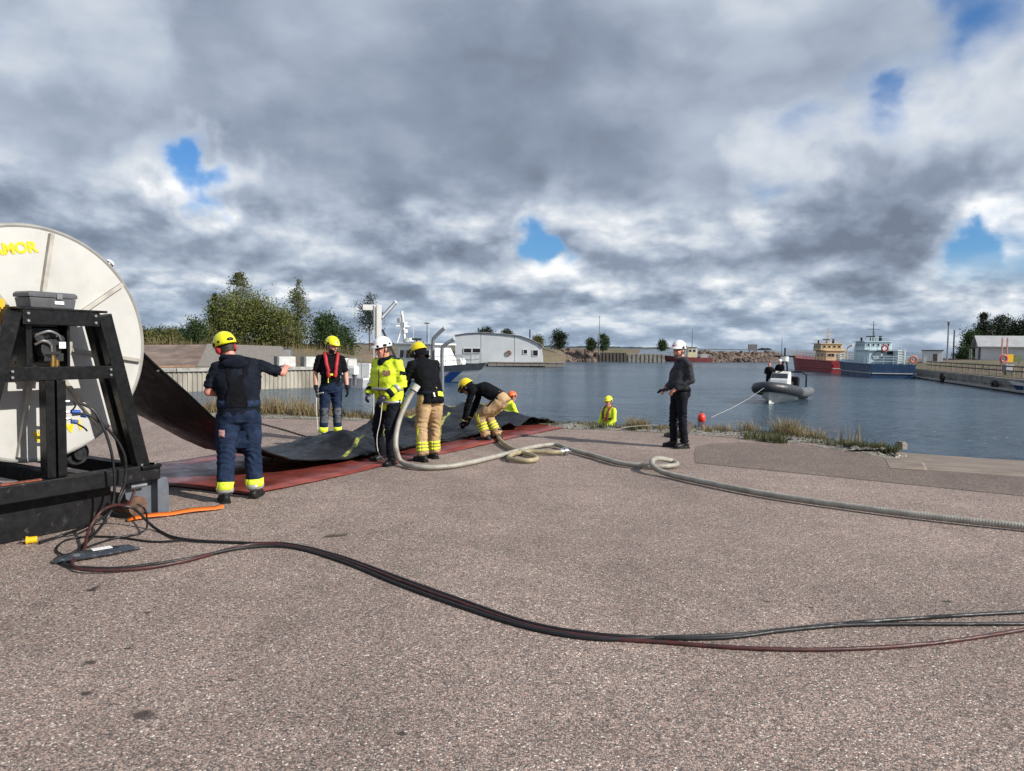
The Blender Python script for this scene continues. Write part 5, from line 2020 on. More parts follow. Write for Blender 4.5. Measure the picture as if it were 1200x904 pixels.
# fittings with blue caps on the post
m = MB()
for z_, x_ in ((1.17, .06), (1.08, .08), (1.02, .05)):
    m.cyl((.0, -.42, z_), (.05, -.43, z_), .014, 10)
cpl = rpart('hose_manifold', m, M['steel'], bevel=0)
for z_, x_, dx in ((1.08, .06, .05), (1.045, .145, .02), (.995, .06, .03)):
    m = MB()
    m.cyl((x_, -.44, z_), (x_ + dx + .02, -.45, z_ - .01), .019, 12)
    m.build('blue_cap', pm('blue_cap', (.01, .07, .35), .4), cpl, smooth=True)
m = MB()
m.tube(spline([V(.05, -.44, 1.02), V(.10, -.47, .97), V(.16, -.46, .93), V(.20, -.43, .90)], 4), .008, 6)
m.tube(spline([V(.06, -.44, 1.08), V(.08, -.47, 1.13), V(.07, -.46, 1.17)], 4), .007, 6)
m.build('thin_line', M['black_plastic'], cpl)

# bolts
for (bx_, by_, bz_) in [(s_ * x_, -.405 - .05, z_) for s_ in (-1, 1) for x_, z_ in ((.28, 1.915), (.28, 1.855), (.41, 1.44), (.41, 1.39))] + [(s_ * (.78 + dx), -.44, .522) for s_ in (-1, 1) for dx in (-.07, .07)]:
    m = MB()
    if bz_ > .6:
        m.cyl((bx_, by_ + .004, bz_), (bx_, by_ - .010, bz_), .012, 6)
    else:
        m.cyl((bx_, by_, bz_ - .005), (bx_, by_, bz_ + .016), .014, 6)
    rpart('bolt', m, M['steel'], bevel=0)
for k in range(16):
    a = R_(-9 + 22.5 * k)
    m = MB()
    c_ = V(math.cos(a) * .245, -.062, CZ + math.sin(a) * .245)
    m.cyl(c_, c_ + V(0, -.014, 0), .013, 6)
    rpart('bolt', m, M['galv'], bevel=0)

# toolbox on top
tb = thing('toolbox', 'dark grey plastic toolbox lying on top of the reel frame', 'toolbox', L2W(-.06, -.31, 1.966), RZ + R_(4))
m = MB()
bx0 = [V(-.185, -.1, 0), V(.185, -.1, 0), V(.185, .1, 0), V(-.185, .1, 0)]
m.loft([bx0, [V(p.x * 1.07, p.y * 1.07, .085) for p in bx0]])
m.build('box_body', M['toolbox'], tb, bevel=.008)
m = MB()
m.loft([[V(p.x * 1.12, p.y * 1.12, .088) for p in bx0], [V(p.x * 1.12, p.y * 1.12, .118) for p in bx0], [V(p.x * 1.03, p.y * 1.0, .135) for p in bx0]])
m.build('lid', M['toolbox'], tb, bevel=.006)
m = MB()
m.prism([V(.02, -.1165, .078), V(.065, -.1165, .078), V(.065, -.1165, .125), V(.02, -.1165, .125)], (0, -.004, 0))
m.build('latch', M['galv'], tb)
m = MB()
m.prism([V(.005, -.1085, .035), V(.085, -.1085, .035), V(.085, -.1085, .062), V(.005, -.1085, .062)], (0, -.003, 0))
m.build('label_sticker', M['white_label'], tb)

# ================================================================== MATS AND BOOM
mt = MB()
rows = []
for i in range(45):
    f = i / 44
    x = 1.70 + f * 8.75
    row = []
    for j in range(13):
        y = -.42 + j / 12 * 2.7 + (.03 * math.sin(x * 1.7) if j in (0, 12) else 0)
        xx = x + (1 - f) * (.30 - .1 * j / 12 * 3) * (1 if j < 6 else .5)
        row.append(L2W(xx, y, .012 + .012 * (noise.noise(V(x * 1.3, y * 1.7, 0)) + .6 * noise.noise(V(x * 4, y * 1.2, 3)))))
    rows.append(row)
mt.grid(rows)
o = mt.build('ground_mat', M['red_mat'], smooth='all')
sd = o.modifiers.new('s', 'SOLIDIFY')
sd.thickness = .012
sd.offset = 1
tag(o, 'long red rubber mat lying on the paving under the black boom', 'mat')

PX = [-.72, -.5, 0, .30, .51, 1.05, 1.41, 1.95, 2.62, 3.1, 3.6, 4.2, 5.5, 7, 8.6, 9.3, 9.9, 10.4, 10.8, 11.6, 13.5]
PZ = [1.72, 2.18, 2.375, 2.31, 2.17, 1.65, 1.32, .84, .43, .22, .13, .085, .075, .075, .08, .10, .12, .09, .02, -.45, -1.3]


def boom_z(x, y):
    z = np.interp(x, PX, PZ)
    f = min(1, max(0, (x - 3.2) / 1.6))
    if x > 3.0:
        q = (y - .1) / 1.5
        z += f * (.14 * max(0, noise.noise(V(x * 1.1, y * 1.9, 7))) + .09 * abs(noise.noise(V(x * 2.6, y * 3.0, 2))))
        z += .15 * math.exp(-((x - 4.9) / .7) ** 2) * math.sin(math.pi * min(1, max(0, q))) ** .7
        z += .24 * math.exp(-((x - 8.7) / .8) ** 2) * max(0, q) ** 1.3
        z += .10 * max(0, math.sin(x * 3.1 + 2.2 * y)) * min(1, max(0, (x - 6) / 1.5)) * (.3 + .7 * max(0, min(1, q)))
        z += .20 * math.exp(-((x - 9.85) / .33) ** 2) * (.45 + .55 * max(0, min(1, q)))
        z += .10 * math.exp(-((x - 7.2) / .5) ** 2) * max(0, q) ** 2
    else:
        sag = .10 * math.sin(math.pi * min(1, max(0, (x - .6) / 2.4)))
        z -= sag * math.sin(math.pi * min(1, max(0, (y - .1) / 1.5)))
        if x > .8:
            z += .012 * math.sin(x * 4 + y * 3.2) + .02 * noise.noise(V(x * 2, y * 2.2, 5))
    return z


def boom_y(x, j):
    wn, wf = .10, 1.56
    if x > 3.2:
        k = min(1, (x - 3.2) / 2)
        wn += k * (.03 * math.sin(x * 2.1) - .02) + (.04 if x > 9 else 0) * math.sin(x * 6)
        wf += k * (.45 + .08 * math.sin(x * 1.3))
    return wn + (wf - wn) * j


bo = thing('oil_boom', 'wide black rubber boom sheet unrolling from the reel to the water', 'oil boom', RO, RZ)
xs = list(np.linspace(.30, 3.2, 40)) + list(np.linspace(3.3, 13, 110))
rows = [[V(x, boom_y(x, j / 24), boom_z(x, boom_y(x, j / 24))) for j in range(25)] for x in xs]
m = MB()
m.grid(rows)
o = m.build('sheet', M['boom'], bo, smooth='all', fix=False)
sd = o.modifiers.new('s', 'SOLIDIFY')
sd.thickness = .014
sd.offset = 0


def stripe(pts, wd):
    ps = spline([V(x, y, 0) for x, y in pts], 14)
    rows = []
    for i, p in enumerate(ps):
        t = (ps[min(i + 1, len(ps) - 1)] - ps[max(0, i - 1)]).normalized()
        n = V(-t.y, t.x, 0)
        rows.append([V(q.x, q.y, boom_z(q.x, q.y) + .0125) for q in (p + n * wd * k for k in (-.5, -.25, 0, .25, .5))])
    m = MB()
    m.grid(rows)
    return m.build('yellow_stripe', M['boom_stripe'], bo, smooth='all')


stripe([(4.15, .16), (5.0, .55), (5.9, 1.0), (6.8, 1.5), (7.6, 1.85)], .06)
stripe([(6.1, .2), (6.9, .55), (7.8, 1.0), (8.8, 1.5)], .05)
stripe([(7.9, 1.9), (8.7, 1.86), (9.5, 1.82)], .09)
stripe([(9.95, .5), (9.8, 1.1), (9.7, 1.7)], .09)
for k in range(3):
    m = MB()
    yy = .30 + k * .5
    rows = []
    for x in np.linspace(.6, 2.9, 24):
        rows.append([V(x, y, boom_z(x, y) - .0105) for y in (yy - .012, yy + .012)])
    m.grid(rows)
    m.build('seam', M['worn_black'], bo)
m = MB()
for x in (1.3, 2.2):
    p = V(x, .14, boom_z(x, .14) - .012)
    m.cyl(p, p + V(0, -.004, -.006), .018, 10)
m.build('grommet', M['white_label'], bo)


# ================================================================== HOSES, STRAPS, SMALL THINGS
def gpath(pts, z):
    return [G(x, y, z) for x, y in pts]


def hose(name, label, pts, r, mat, cat='hose', n=9, sub=10, group=None):
    ps = spline(pts, sub)
    m = MB()
    m.tube(ps, r, n)
    return tag(m.build(name, mat, smooth=True), label, cat, group)


r1 = .0125
hump = L2W(.35, -.62, .30)


def wreel(px, py, off):
    """photo pixel -> point in the upright plane off metres behind the reel flange"""
    d = ray(px, py)
    n = V(-math.sin(RZ), math.cos(RZ), 0)
    t = (RO + n * off - CAMP).dot(n) / d.dot(n)
    return CAMP + d * t


runA = [(340, 641.5), (400, 658), (470, 686), (540, 711), (620, 736), (700, 749), (780, 747), (860, 744), (930, 737), (1000, 730), (1100, 723), (1200, 717.5), (1330, 712), (1700, 700), (2600, 690)]
hose('hydraulic_hose', 'black hydraulic hose looping on the paving below the plastic wrapped bundle', [wreel(93, 472, -.46), wreel(112, 484, -.54), wreel(128, 520, -.58), wreel(134, 558, -.58), wreel(132, 592, -.58), wreel(120, 615, -.62), G(96, 641, .02), G(74, 655, .02), G(80, 663, .02), G(110, 666, .02), G(150, 665, .02), G(220, 655, .02), G(285, 642, .02)] + gpath(runA, r1), r1, M['rubber'], group='hydraulic hoses across the paving')
runB = [(290, 636.5), (340, 638), (400, 652.5), (470, 678), (540, 703), (620, 730), (700, 743.5), (780, 748), (850, 747.5), (920, 739), (990, 733), (1060, 731.5), (1130, 731.5), (1200, 731), (1330, 730), (1700, 722), (2600, 712)]
hose('hydraulic_hose', 'black hydraulic hose running straight right from the hump by the reel', [wreel(84, 486, -.46), wreel(105, 487, -.52), wreel(130, 507, -.56), wreel(146, 535, -.58), wreel(146, 565, -.58), wreel(139, 590, -.6), wreel(158, 597, -.66), G(183, 620, .02), G(215, 632, .02)] + gpath(runB, r1), r1, M['rubber'], group='hydraulic hoses across the paving')
runC = [(290, 639), (340, 640), (400, 655), (470, 681), (540, 706.5), (620, 733.5), (700, 747), (780, 753), (870, 759.5), (950, 761.5), (1030, 759), (1110, 752), (1200, 738), (1330, 716), (1700, 690), (2600, 670)]
hose('hydraulic_hose', 'reddish hydraulic hose bowing lowest across the right foreground', [wreel(158, 575, -.5), wreel(150, 592, -.58), wreel(135, 592, -.66), wreel(118, 600, -.72), wreel(104, 622, -.76), G(98, 645, .035), G(84, 660, .03), G(100, 668, .03), G(160, 667, .02), G(220, 657, .02)] + gpath(runC, r1), r1, M['red_rubber'], group='hydraulic hoses across the paving')
hose('drain_hose', 'short black hose ending in a yellow cap left of the reel hump', [wreel(146, 575, -.5), wreel(132, 598, -.56), wreel(105, 615, -.62), G(72, 628, .02), G(46, 636, .02)], .013, M['rubber'])
yc = thing('yellow_cap', 'yellow dust cap on the end of the short black hose', 'cap', G(38, 637, .0), R_(30))
m = MB()
m.cyl((-.03, 0, .03), (.035, 0, .03), .028, 14)
m.cyl((-.045, 0, .03), (-.03, 0, .03), .034, 14)
m.build('cap_body', pm('cap_yellow', (.75, .48, .01), .45), yc, smooth=True)
m = MB()
ring(m, (-.06, 0, .022), .022, .005, 14, 6)
m.build('retainer_ring', M['red_rubber'], yc)
hose('thin_hose', 'thin black hose curling in a loop right of the reel foot', [wreel(160, 590, -.52), wreel(170, 598, -.58), G(172, 618, .06), G(160, 626, .02), G(130, 632, .015), G(98, 643, .015), G(78, 651, .02), G(66, 644, .012), G(78, 633, .012), G(105, 629, .012), G(140, 630, .012), G(180, 635, .012), G(215, 633, .02)], .0085, M['rubber'])

# corrugated suction hose
hp = [W(487, 455, 10.32), W(480, 466, 10.28), W(471, 484, 10.18), W(465, 505, 10.05), W(464, 525, 9.95)]
hp += [G(470, 541, .07), G(487, 547, .05), G(515, 547.5, .05), G(545, 543.5, .05), G(590, 533, .05), G(625, 524, .06), G(650, 521, .06), G(664, 525.5, .055), G(676, 529, .05), G(697, 534.5, .05), G(725, 542.5, .05), G(755, 546, .05), G(780, 546.5, .05), G(793, 544.5, .05), G(788, 540.5, .06), G(772, 537.5, .13), G(764, 541, .14), G(768, 549, .09), G(785, 556, .05), G(820, 564, .05), G(900, 579.5, .05), G(1000, 594, .05), G(1100, 606.5, .05), G(1200, 617, .05), G(1330, 629, .05), G(1600, 648, .05), G(2300, 676, .05)]
ps = spline(hp, 16)
cum = [0]
for a, b in zip(ps, ps[1:]):
    cum.append(cum[-1] + (b - a).length)
pitch = .026
nn = int(cum[-1] / pitch) * 3
ss = np.linspace(0, cum[-1], nn)
co = np.array([list(p) for p in ps])
pc = np.stack([np.interp(ss, cum, co[:, k]) for k in range(3)], 1)
rad = [.034 + .0045 * (1 if i % 3 == 0 else (-.4 if i % 3 == 1 else .3)) for i in range(nn)]
m = MB()
m.tube([V(*p) for p in pc], rad, 12)
sh = thing('suction_hose', 'long beige corrugated suction hose snaking across the paving to the right', 'hose', (0, 0, 0))
m.build('corrugated_tube', M['hose_clear'], sh, smooth='all')
m = MB()
d_ = (hp[0] - hp[1]).normalized()
m.cyl(hp[0] - d_ * .04, hp[0] + d_ * .05, .052, 16)
m.build('end_cuff', pm('cuff_clear', (.55, .55, .52), .3), sh, smooth=True)
cpq = thing('hose_coupling', 'bright metal coupling joining the hoses in front of the bending man', 'coupling', G(662, 529.5, .055), R_(20))
m = MB()
m.cyl((-.09, 0, 0), (.05, 0, 0), .058, 18)
m.cyl((-.02, 0, 0), (.02, 0, 0), .072, 18)
m.build('sleeve', M['steel'], cpq, smooth=True)
for s_ in (-1, 1):
    m = MB()
    m.bar((-.02, s_ * .07, .01), (.07, s_ * .085, .02), .02, .02)
    m.build('cam_lever', M['steel'], cpq)
hose('olive_hose', 'smooth olive brown hose looping from the bending man feet to the coupling', [G(579, 506, .07), G(584, 513, .06), G(592, 521, .05), G(607, 529, .045), G(624, 534, .045), G(629, 538, .045), G(619, 540, .045), G(603, 539, .045), G(596, 536.5, .045), G(602, 532, .05), G(620, 529.5, .05), G(645, 530.5, .05), G(658, 530, .055)], .036, M['hose_olive'], n=12)

rp = spline(gpath([(296, 494), (330, 503), (365, 513), (395, 515.5), (440, 514), (480, 507)], .015), 30)
rr = [.013 + .004 * math.sin(i * 1.9) for i in range(len(rp))]
m = MB()
m.tube(rp, rr, 7)
tag(m.build('mooring_rope', M['dark_rope'], smooth=True), 'dark mooring rope lying on the paving behind the boom sheet', 'rope')
m = MB()
rows = []
for i in range(13):
    f = i / 12
    c = G(150 + 112 * f, 611.5 - 14.5 * f)
    d_ = V(-.35, .94, .25) * .04
    z = .022 + (.012 * abs(math.sin(f * 7)))
    rows.append([c - d_ + V(0, 0, z), c + V(0, 0, z + .002), c + d_ + V(0, 0, z)])
m.grid(rows)
o = m.build('lashing_strap', M['orange_strap'], smooth='all')
sd = o.modifiers.new('s', 'SOLIDIFY')
sd.thickness = .004
tag(o, 'bright orange lashing strap lying flat between the reel and the man in navy', 'strap')
# plastic wrapped bundle
pw = thing('wrapped_bundle', 'flat dark bundle wrapped in clear plastic beside the hose loop', 'bundle', G(112, 654), 0)
a, b = G(62, 661) - pw.location, G(163, 644) - pw.location
d_ = (b - a).normalized()
n_ = V(-d_.y, d_.x, 0)
rings = []
for i in range(19):
    f = i / 18
    wd_ = .085 * min(1, .5 + 3 * f, .35 + 2.4 * (1 - f)) * (1 + .12 * noise.noise(V(f * 9, 0, 0)))
    ht = .028 * min(1, .5 + 6 * f, .3 + 5 * (1 - f))
    c = a.lerp(b, f)
    ring_ = []
    for k in range(14):
        an = 2 * math.pi * k / 14
        q = c + n_ * wd_ * math.cos(an) + V(0, 0, ht + ht * math.sin(an))
        q += V(0, 0, .008 * max(0, math.sin(an)) * noise.noise(V(f * 25, an * 2, 4)))
        ring_.append(q)
    rings.append(ring_)
m = MB()
m.loft(rings)
m.build('plastic_sleeve', M['plastic_wrap'], pw, smooth=True)
m = MB()
c = a.lerp(b, .55) + V(0, 0, .0575)
m.prism([c - d_ * .07 - n_ * .035, c + d_ * .07 - n_ * .035, c + d_ * .07 + n_ * .035, c - d_ * .07 + n_ * .035], (0, 0, .003))
m.build('paper_label', M['white_label'], pw)
m = MB()
p = G(380, 629, .012)
q = G(408, 626.5, .012)
m.tube([p, p.lerp(q, .35) + V(0, 0, .01), p.lerp(q, .7), q], [.006, .012, .011, .004], 7)
m.tube([p.lerp(q, .6), p.lerp(q, .8) + V(.02, .05, .01)], [.006, .003], 6)
tag(m.build('twig', M['dark_wood'], smooth=True), 'small dark twig lying alone on the paving', 'twig')


# ================================================================== PEOPLE
def voxel(mb, size, smooth=5, fac=.5):
    me = bpy.data.meshes.new('tmp')
    me.from_pydata(mb.v, [], mb.f)
    bm = bmesh.new()
    bm.from_mesh(me)
    bmesh.ops.recalc_face_normals(bm, faces=bm.faces)
    bm.to_mesh(me)
    bm.free()
    o = bpy.data.objects.new('tmp', me)
    COL.objects.link(o)
    r = o.modifiers.new('r', 'REMESH')
    r.mode = 'VOXEL'
    r.voxel_size = size
    s = o.modifiers.new('s', 'SMOOTH')
    s.iterations = smooth
    s.factor = fac
    dg = bpy.context.evaluated_depsgraph_get()
    out = bpy.data.meshes.new_from_object(o.evaluated_get(dg))
    bpy.data.objects.remove(o)
    bpy.data.meshes.remove(me)
    return out


def wrinkle(me, amp, seed=0, joints=(), fold=.010):
    n = len(me.vertices)
    co = np.empty(n * 3, np.float32)
    no = np.empty(n * 3, np.float32)
    me.vertices.foreach_get('co', co)
    me.vertex_normals.foreach_get('vector', no)
    co = co.reshape(-1, 3)
    no = no.reshape(-1, 3)
    d = np.zeros(n)
    for i in range(n):
        x, y, z = co[i]
        a = noise.noise(Vector((x * 6 + seed, y * 6, z * 11)))
        b = 1 - abs(noise.noise(Vector((x * 9, y * 9 + seed, z * 15 + a * 2)))) * 2
        d[i] = amp * (.6 * a + .5 * b - .25)
        for (j, rad) in joints:
            q = (x - j[0]) ** 2 + (y - j[1]) ** 2 + (z - j[2]) ** 2
            if q < (rad * 2.2) ** 2:
                wv = math.sin((z * 1.0 + .35 * x + .3 * y) * 105 + 5 * a + seed)
                d[i] += fold * wv * math.exp(-q / rad ** 2)
    co += no * d[:, None]
    me.vertices.foreach_set('co', co.ravel())
    me.update()


def capsule(mb, a, b, ra, rb, n=12, mid=None):
    a, b = Vector(a), Vector(b)
    if mid:
        mb.tube([a, a.lerp(b, .4), b], [ra, mid, rb], n)
    else:
        mb.tube([a, b], [ra, rb], n)
    mb.ball(a, ra, n)
    mb.ball(b, rb, n)


def torso(mb, rings, sides):
    """rings (centre, half width, half depth); sides: side vector per ring"""
    out = []
    m = len(rings)
    for i, (c, hw, hd) in enumerate(rings):
        c = Vector(c)
        t = Vector(rings[min(i + 1, m - 1)][0]) - Vector(rings[max(0, i - 1)][0])
        t.normalize()
        sx = Vector(sides[i])
        sx = (sx - t * sx.dot(t)).normalized()
        fy = t.cross(sx)
        r = []
        for k in range(24):
            a = 2 * math.pi * k / 24
            ca, sa = math.cos(a), math.sin(a)
            r.append(c + sx * hw * math.copysign(abs(ca) ** .8, ca) + fy * hd * math.copysign(abs(sa) ** .85, sa))
        out.append(r)
    mb.loft(out)


def hand(mb, wrist, d, pn, side, curl=.5, r=.0105):
    """palm, four fingers and a thumb; pn = direction the palm faces, side = +1 right, -1 left"""
    d = Vector(d).normalized()
    pn = Vector(pn)
    pn = (pn - d * pn.dot(d)).normalized()
    th = d.cross(pn) * side
    th = th.normalized()
    w0 = Vector(wrist)
    for k, (off, ln, st) in enumerate([(.030, .078, .088), (.010, .086, .092), (-.010, .080, .090), (-.029, .062, .082)]):
        base = w0 + d * st + th * off
        mb.tube([w0 + d * .0 + th * off * .55, base], [.019, .0145], 8)
        mb.ball(base, .0145, 8)
        p, dd = base, d.copy()
        for q, (fr, cu) in enumerate([(.45, .35), (.32, .8), (.26, .7)]):
            an = curl * cu * (1 + .12 * k)
            dd = (dd * math.cos(an) + pn * math.sin(an)).normalized()
            e = p + dd * ln * fr
            mb.tube([p, e], [r, r * .93], 8)
            mb.ball(e, r * .93, 8)
            p = e
    p = w0 + d * .025 + th * .026
    for dd, ln, rr in [((d * .7 + th * .7 + pn * .25), .040, .014), ((d * .9 + th * .35 + pn * .35), .032, .0115), ((d * .95 + pn * .4), .026, .0105)]:
        e = p + dd.normalized() * ln
        mb.tube([p, e], [rr * 1.05, rr], 8)
        mb.ball(e, rr, 8)
        p = e


HEADR = [(-.118, .030, .030, .062), (-.105, .046, .052, .040), (-.08, .060, .078, .020), (-.05, .067, .090, .010), (-.01, .072, .097, .002), (.03, .076, .100, -.002), (.06, .077, .101, -.004), (.085, .073, .097, -.006), (.105, .060, .080, -.008), (.117, .036, .048, -.010)]


def ribbon(bvh, pts, wd, off, name, mat, parent, sub=6):
    ps = spline(pts, sub)
    hit = []
    for p in ps:
        h = bvh.find_nearest(p)
        hit.append((h[0], h[1]) if h[0] is not None else (p, V(0, 0, 1)))
    rows = []
    for i in range(len(hit)):
        t = (hit[min(i + 1, len(hit) - 1)][0] - hit[max(0, i - 1)][0])
        t = t.normalized() if t.length > 1e-6 else V(0, 0, 1)
        s = hit[i][1].cross(t).normalized()
        row = []
        for k in (-.5, 0, .5):
            q = hit[i][0] + s * wd * k
            h = bvh.find_nearest(q)
            row.append(h[0] + h[1] * off if h[0] is not None else q)
        rows.append(row)
    m = MB()
    m.grid(rows)
    return m.build(name, mat, parent, smooth='all')


def patch(bvh, c, d, wd, ht, off, name, mat, parent, up=(0, 0, 1)):
    """flap of cloth lying on the surface: c near the surface, d outward"""
    c, d = Vector(c), Vector(d).normalized()
    sx = d.cross(Vector(up)).normalized()
    uz = sx.cross(d)
    rows = []
    for i in range(7):
        row = []
        for k in range(7):
            q = c + sx * wd * (k / 6 - .5) + uz * ht * (i / 6 - .5)
            h = bvh.ray_cast(q + d * .25, -d, .6)
            e = off * (1 if 0 < i < 6 and 0 < k < 6 else .3)
            row.append(h[0] + d * e if h[0] is not None else q)
        rows.append(row)
    m = MB()
    m.grid(rows)
    return m.build(name, mat, parent, smooth='all')


def ringband(bvh, c, axis, wd, off, name, mat, parent, n=30, maxr=.32, ref=None):
    c = Vector(c)
    ax = Vector(axis).normalized()
    sx = ax.orthogonal().normalized()
    sy = ax.cross(sx)
    rows = []
    for k in range(n + 1):
        a = 2 * math.pi * k / n
        d = sx * math.cos(a) + sy * math.sin(a)
        row = []
        for f in (-.5, 0, .5):
            o_ = c + ax * wd * f
            h = bvh.ray_cast(o_, d, maxr)
            row.append(h[0] + d * off if h[0] is not None else None)
        rows.append(row)
    good = [r for r in rows if all(p is not None for p in r)]
    if len(good) < n * .6:
        return None
    rad = [sum((r[i] - (c + ax * wd * (i - 1) * .5)).length for r in good) / len(good) for i in range(3)]
    for k, r in enumerate(rows):
        a = 2 * math.pi * k / n
        d = sx * math.cos(a) + sy * math.sin(a)
        for i in range(3):
            if r[i] is None:
                r[i] = c + ax * wd * (i - 1) * .5 + d * rad[i]
    m = MB()
    m.grid(rows)
    o = m.build(name, mat, parent, smooth='all')
    s = o.modifiers.new('s', 'SOLIDIFY')
    s.thickness = .004
    return o


def helmet(parent, HM, style, shellm):
    n1, n2 = 36, 12
    rows = []
    for i in range(n2 + 1):
        row = []
        for k in range(n1):
            ph = 2 * math.pi * k / n1
            fy = math.sin(ph)
            tmax = R_(98 + (8 if style == 'fire' else 6) * max(0, -fy) - 6 * max(0, fy))
            th = tmax * i / n2
            a, b, c = .112, .142, .132
            rg = 1 + .025 * max(0, 1 - abs(math.cos(ph)) * 3.2) * math.sin(min(math.pi, th * 1.5))
            if style != 'fire':
                rg += .018 * math.sin(th * 1.6) * math.cos(ph * 6) * (i / n2)
            brim = 0
            if i >= n2 - 1:
                brim = (.022 if style == 'peak' else .008) * max(0, fy) * (i - n2 + 2) + (.012 * (i - n2 + 2) if style == 'fire' else .004)
            x = (a * rg + brim * .4) * math.sin(th) * math.cos(ph)
            y = (b * rg + brim) * math.sin(th) * math.sin(ph) - .006
            z = c * rg * math.cos(th) + .052
            row.append(HM @ V(x, y, z))
        rows.append(row + [row[0]])
    m = MB()
    m.grid(rows)
    h = m.build('helmet', shellm, parent, smooth='all')
    s = h.modifiers.new('s', 'SOLIDIFY')
    s.thickness = .010
    s.offset = -1

    HM2 = HM @ Matrix.Translation((0, 0, .014))

    def part(name, mb, mat, sm=True):
        return mb.build(name, mat, h, smooth=sm, M=HM2)
    # strap under the chin and inner band
    m = MB()
    pts = [V(.076, .0, .03), V(.073, .02, -.05), V(.045, .045, -.11), V(0, .055, -.128), V(-.045, .045, -.11), V(-.073, .02, -.05), V(-.076, 0, .03)]
    m.tube(spline(pts, 4), .006, 6)
    part('chin_strap', m, M['black_plastic'])
    if style in ('rescue', 'peak'):
        for s_ in (-1, 1):
            m = MB()
            m.ball((s_ * .110, .012, .045), (.014, .034, .022), 10)
            m.ball((s_ * .098, -.07, .05), (.012, .022, .016), 10)
            part('lamp_clip', m, M['black_plastic'])
        m = MB()
        m.ball((0, -.145, .045), (.04, .013, .022), 10)
        part('rear_dial', m, M['black_plastic'])
        m = MB()
        m.box((0, .128, .085), (.04, .012, .02))
        part('front_badge', m, M['red_vest'] if style == 'peak' else M['silver_band'])
    if style == 'fire':
        m = MB()
        rows = []
        for k in range(15):
            ph = R_(15 + 150 * k / 14)
            rows.append([V(.122 * math.cos(ph), .158 * math.sin(ph), z) for z in (.06, .03, .0)])
        m.grid(rows)
        part('visor', m, M['black_plastic'])
        m = MB()
        rows = []
        for k in range(17):
            ph = R_(170 + 200 * k / 16)
            rows.append([V(.112 * math.cos(ph), .132 * math.sin(ph) - .004, .03), V(.108 * math.cos(ph), .125 * math.sin(ph) - .012, -.04), V(.118 * math.cos(ph), .135 * math.sin(ph) - .02, -.115)])
        m.grid(rows)
        part('neck_guard', m, M['black_cloth'])
        for s_ in (-1, 1):
            m = MB()
            m.ball((s_ * .108, -.002, -.015), (.028, .042, .052), 12)
            part('ear_defender', m, M['black_plastic'])
        m = MB()
        m.cyl((.10, -.06, .03), (.105, -.07, .16), .006, 6)
        part('aerial', m, M['black_plastic'])
        m = MB()
        m.tube([V(.125 * math.cos(R_(a_)), .160 * math.sin(R_(a_)), .062) for a_ in range(0, 181, 15)], .011, 7)
        part('rim_guard', m, M['black_plastic'])
    return h


DEF = dict(pel=(0, 0, .95), waist=(0, .01, 1.10), chest=(0, .015, 1.33), neck=(0, -.005, 1.50), head=(0, .03, 1.655),
           shR=(.185, -.005, 1.435), elR=(.245, -.04, 1.16), wrR=(.235, .06, .92), shL=(-.185, -.005, 1.435), elL=(-.245, -.04, 1.16), wrL=(-.235, .06, .92),
           hpR=(.095, 0, .92), knR=(.11, .03, .50), anR=(.115, -.02, .10), hpL=(-.095, 0, .92), knL=(-.11, .03, .50), anL=(-.115, -.02, .10))


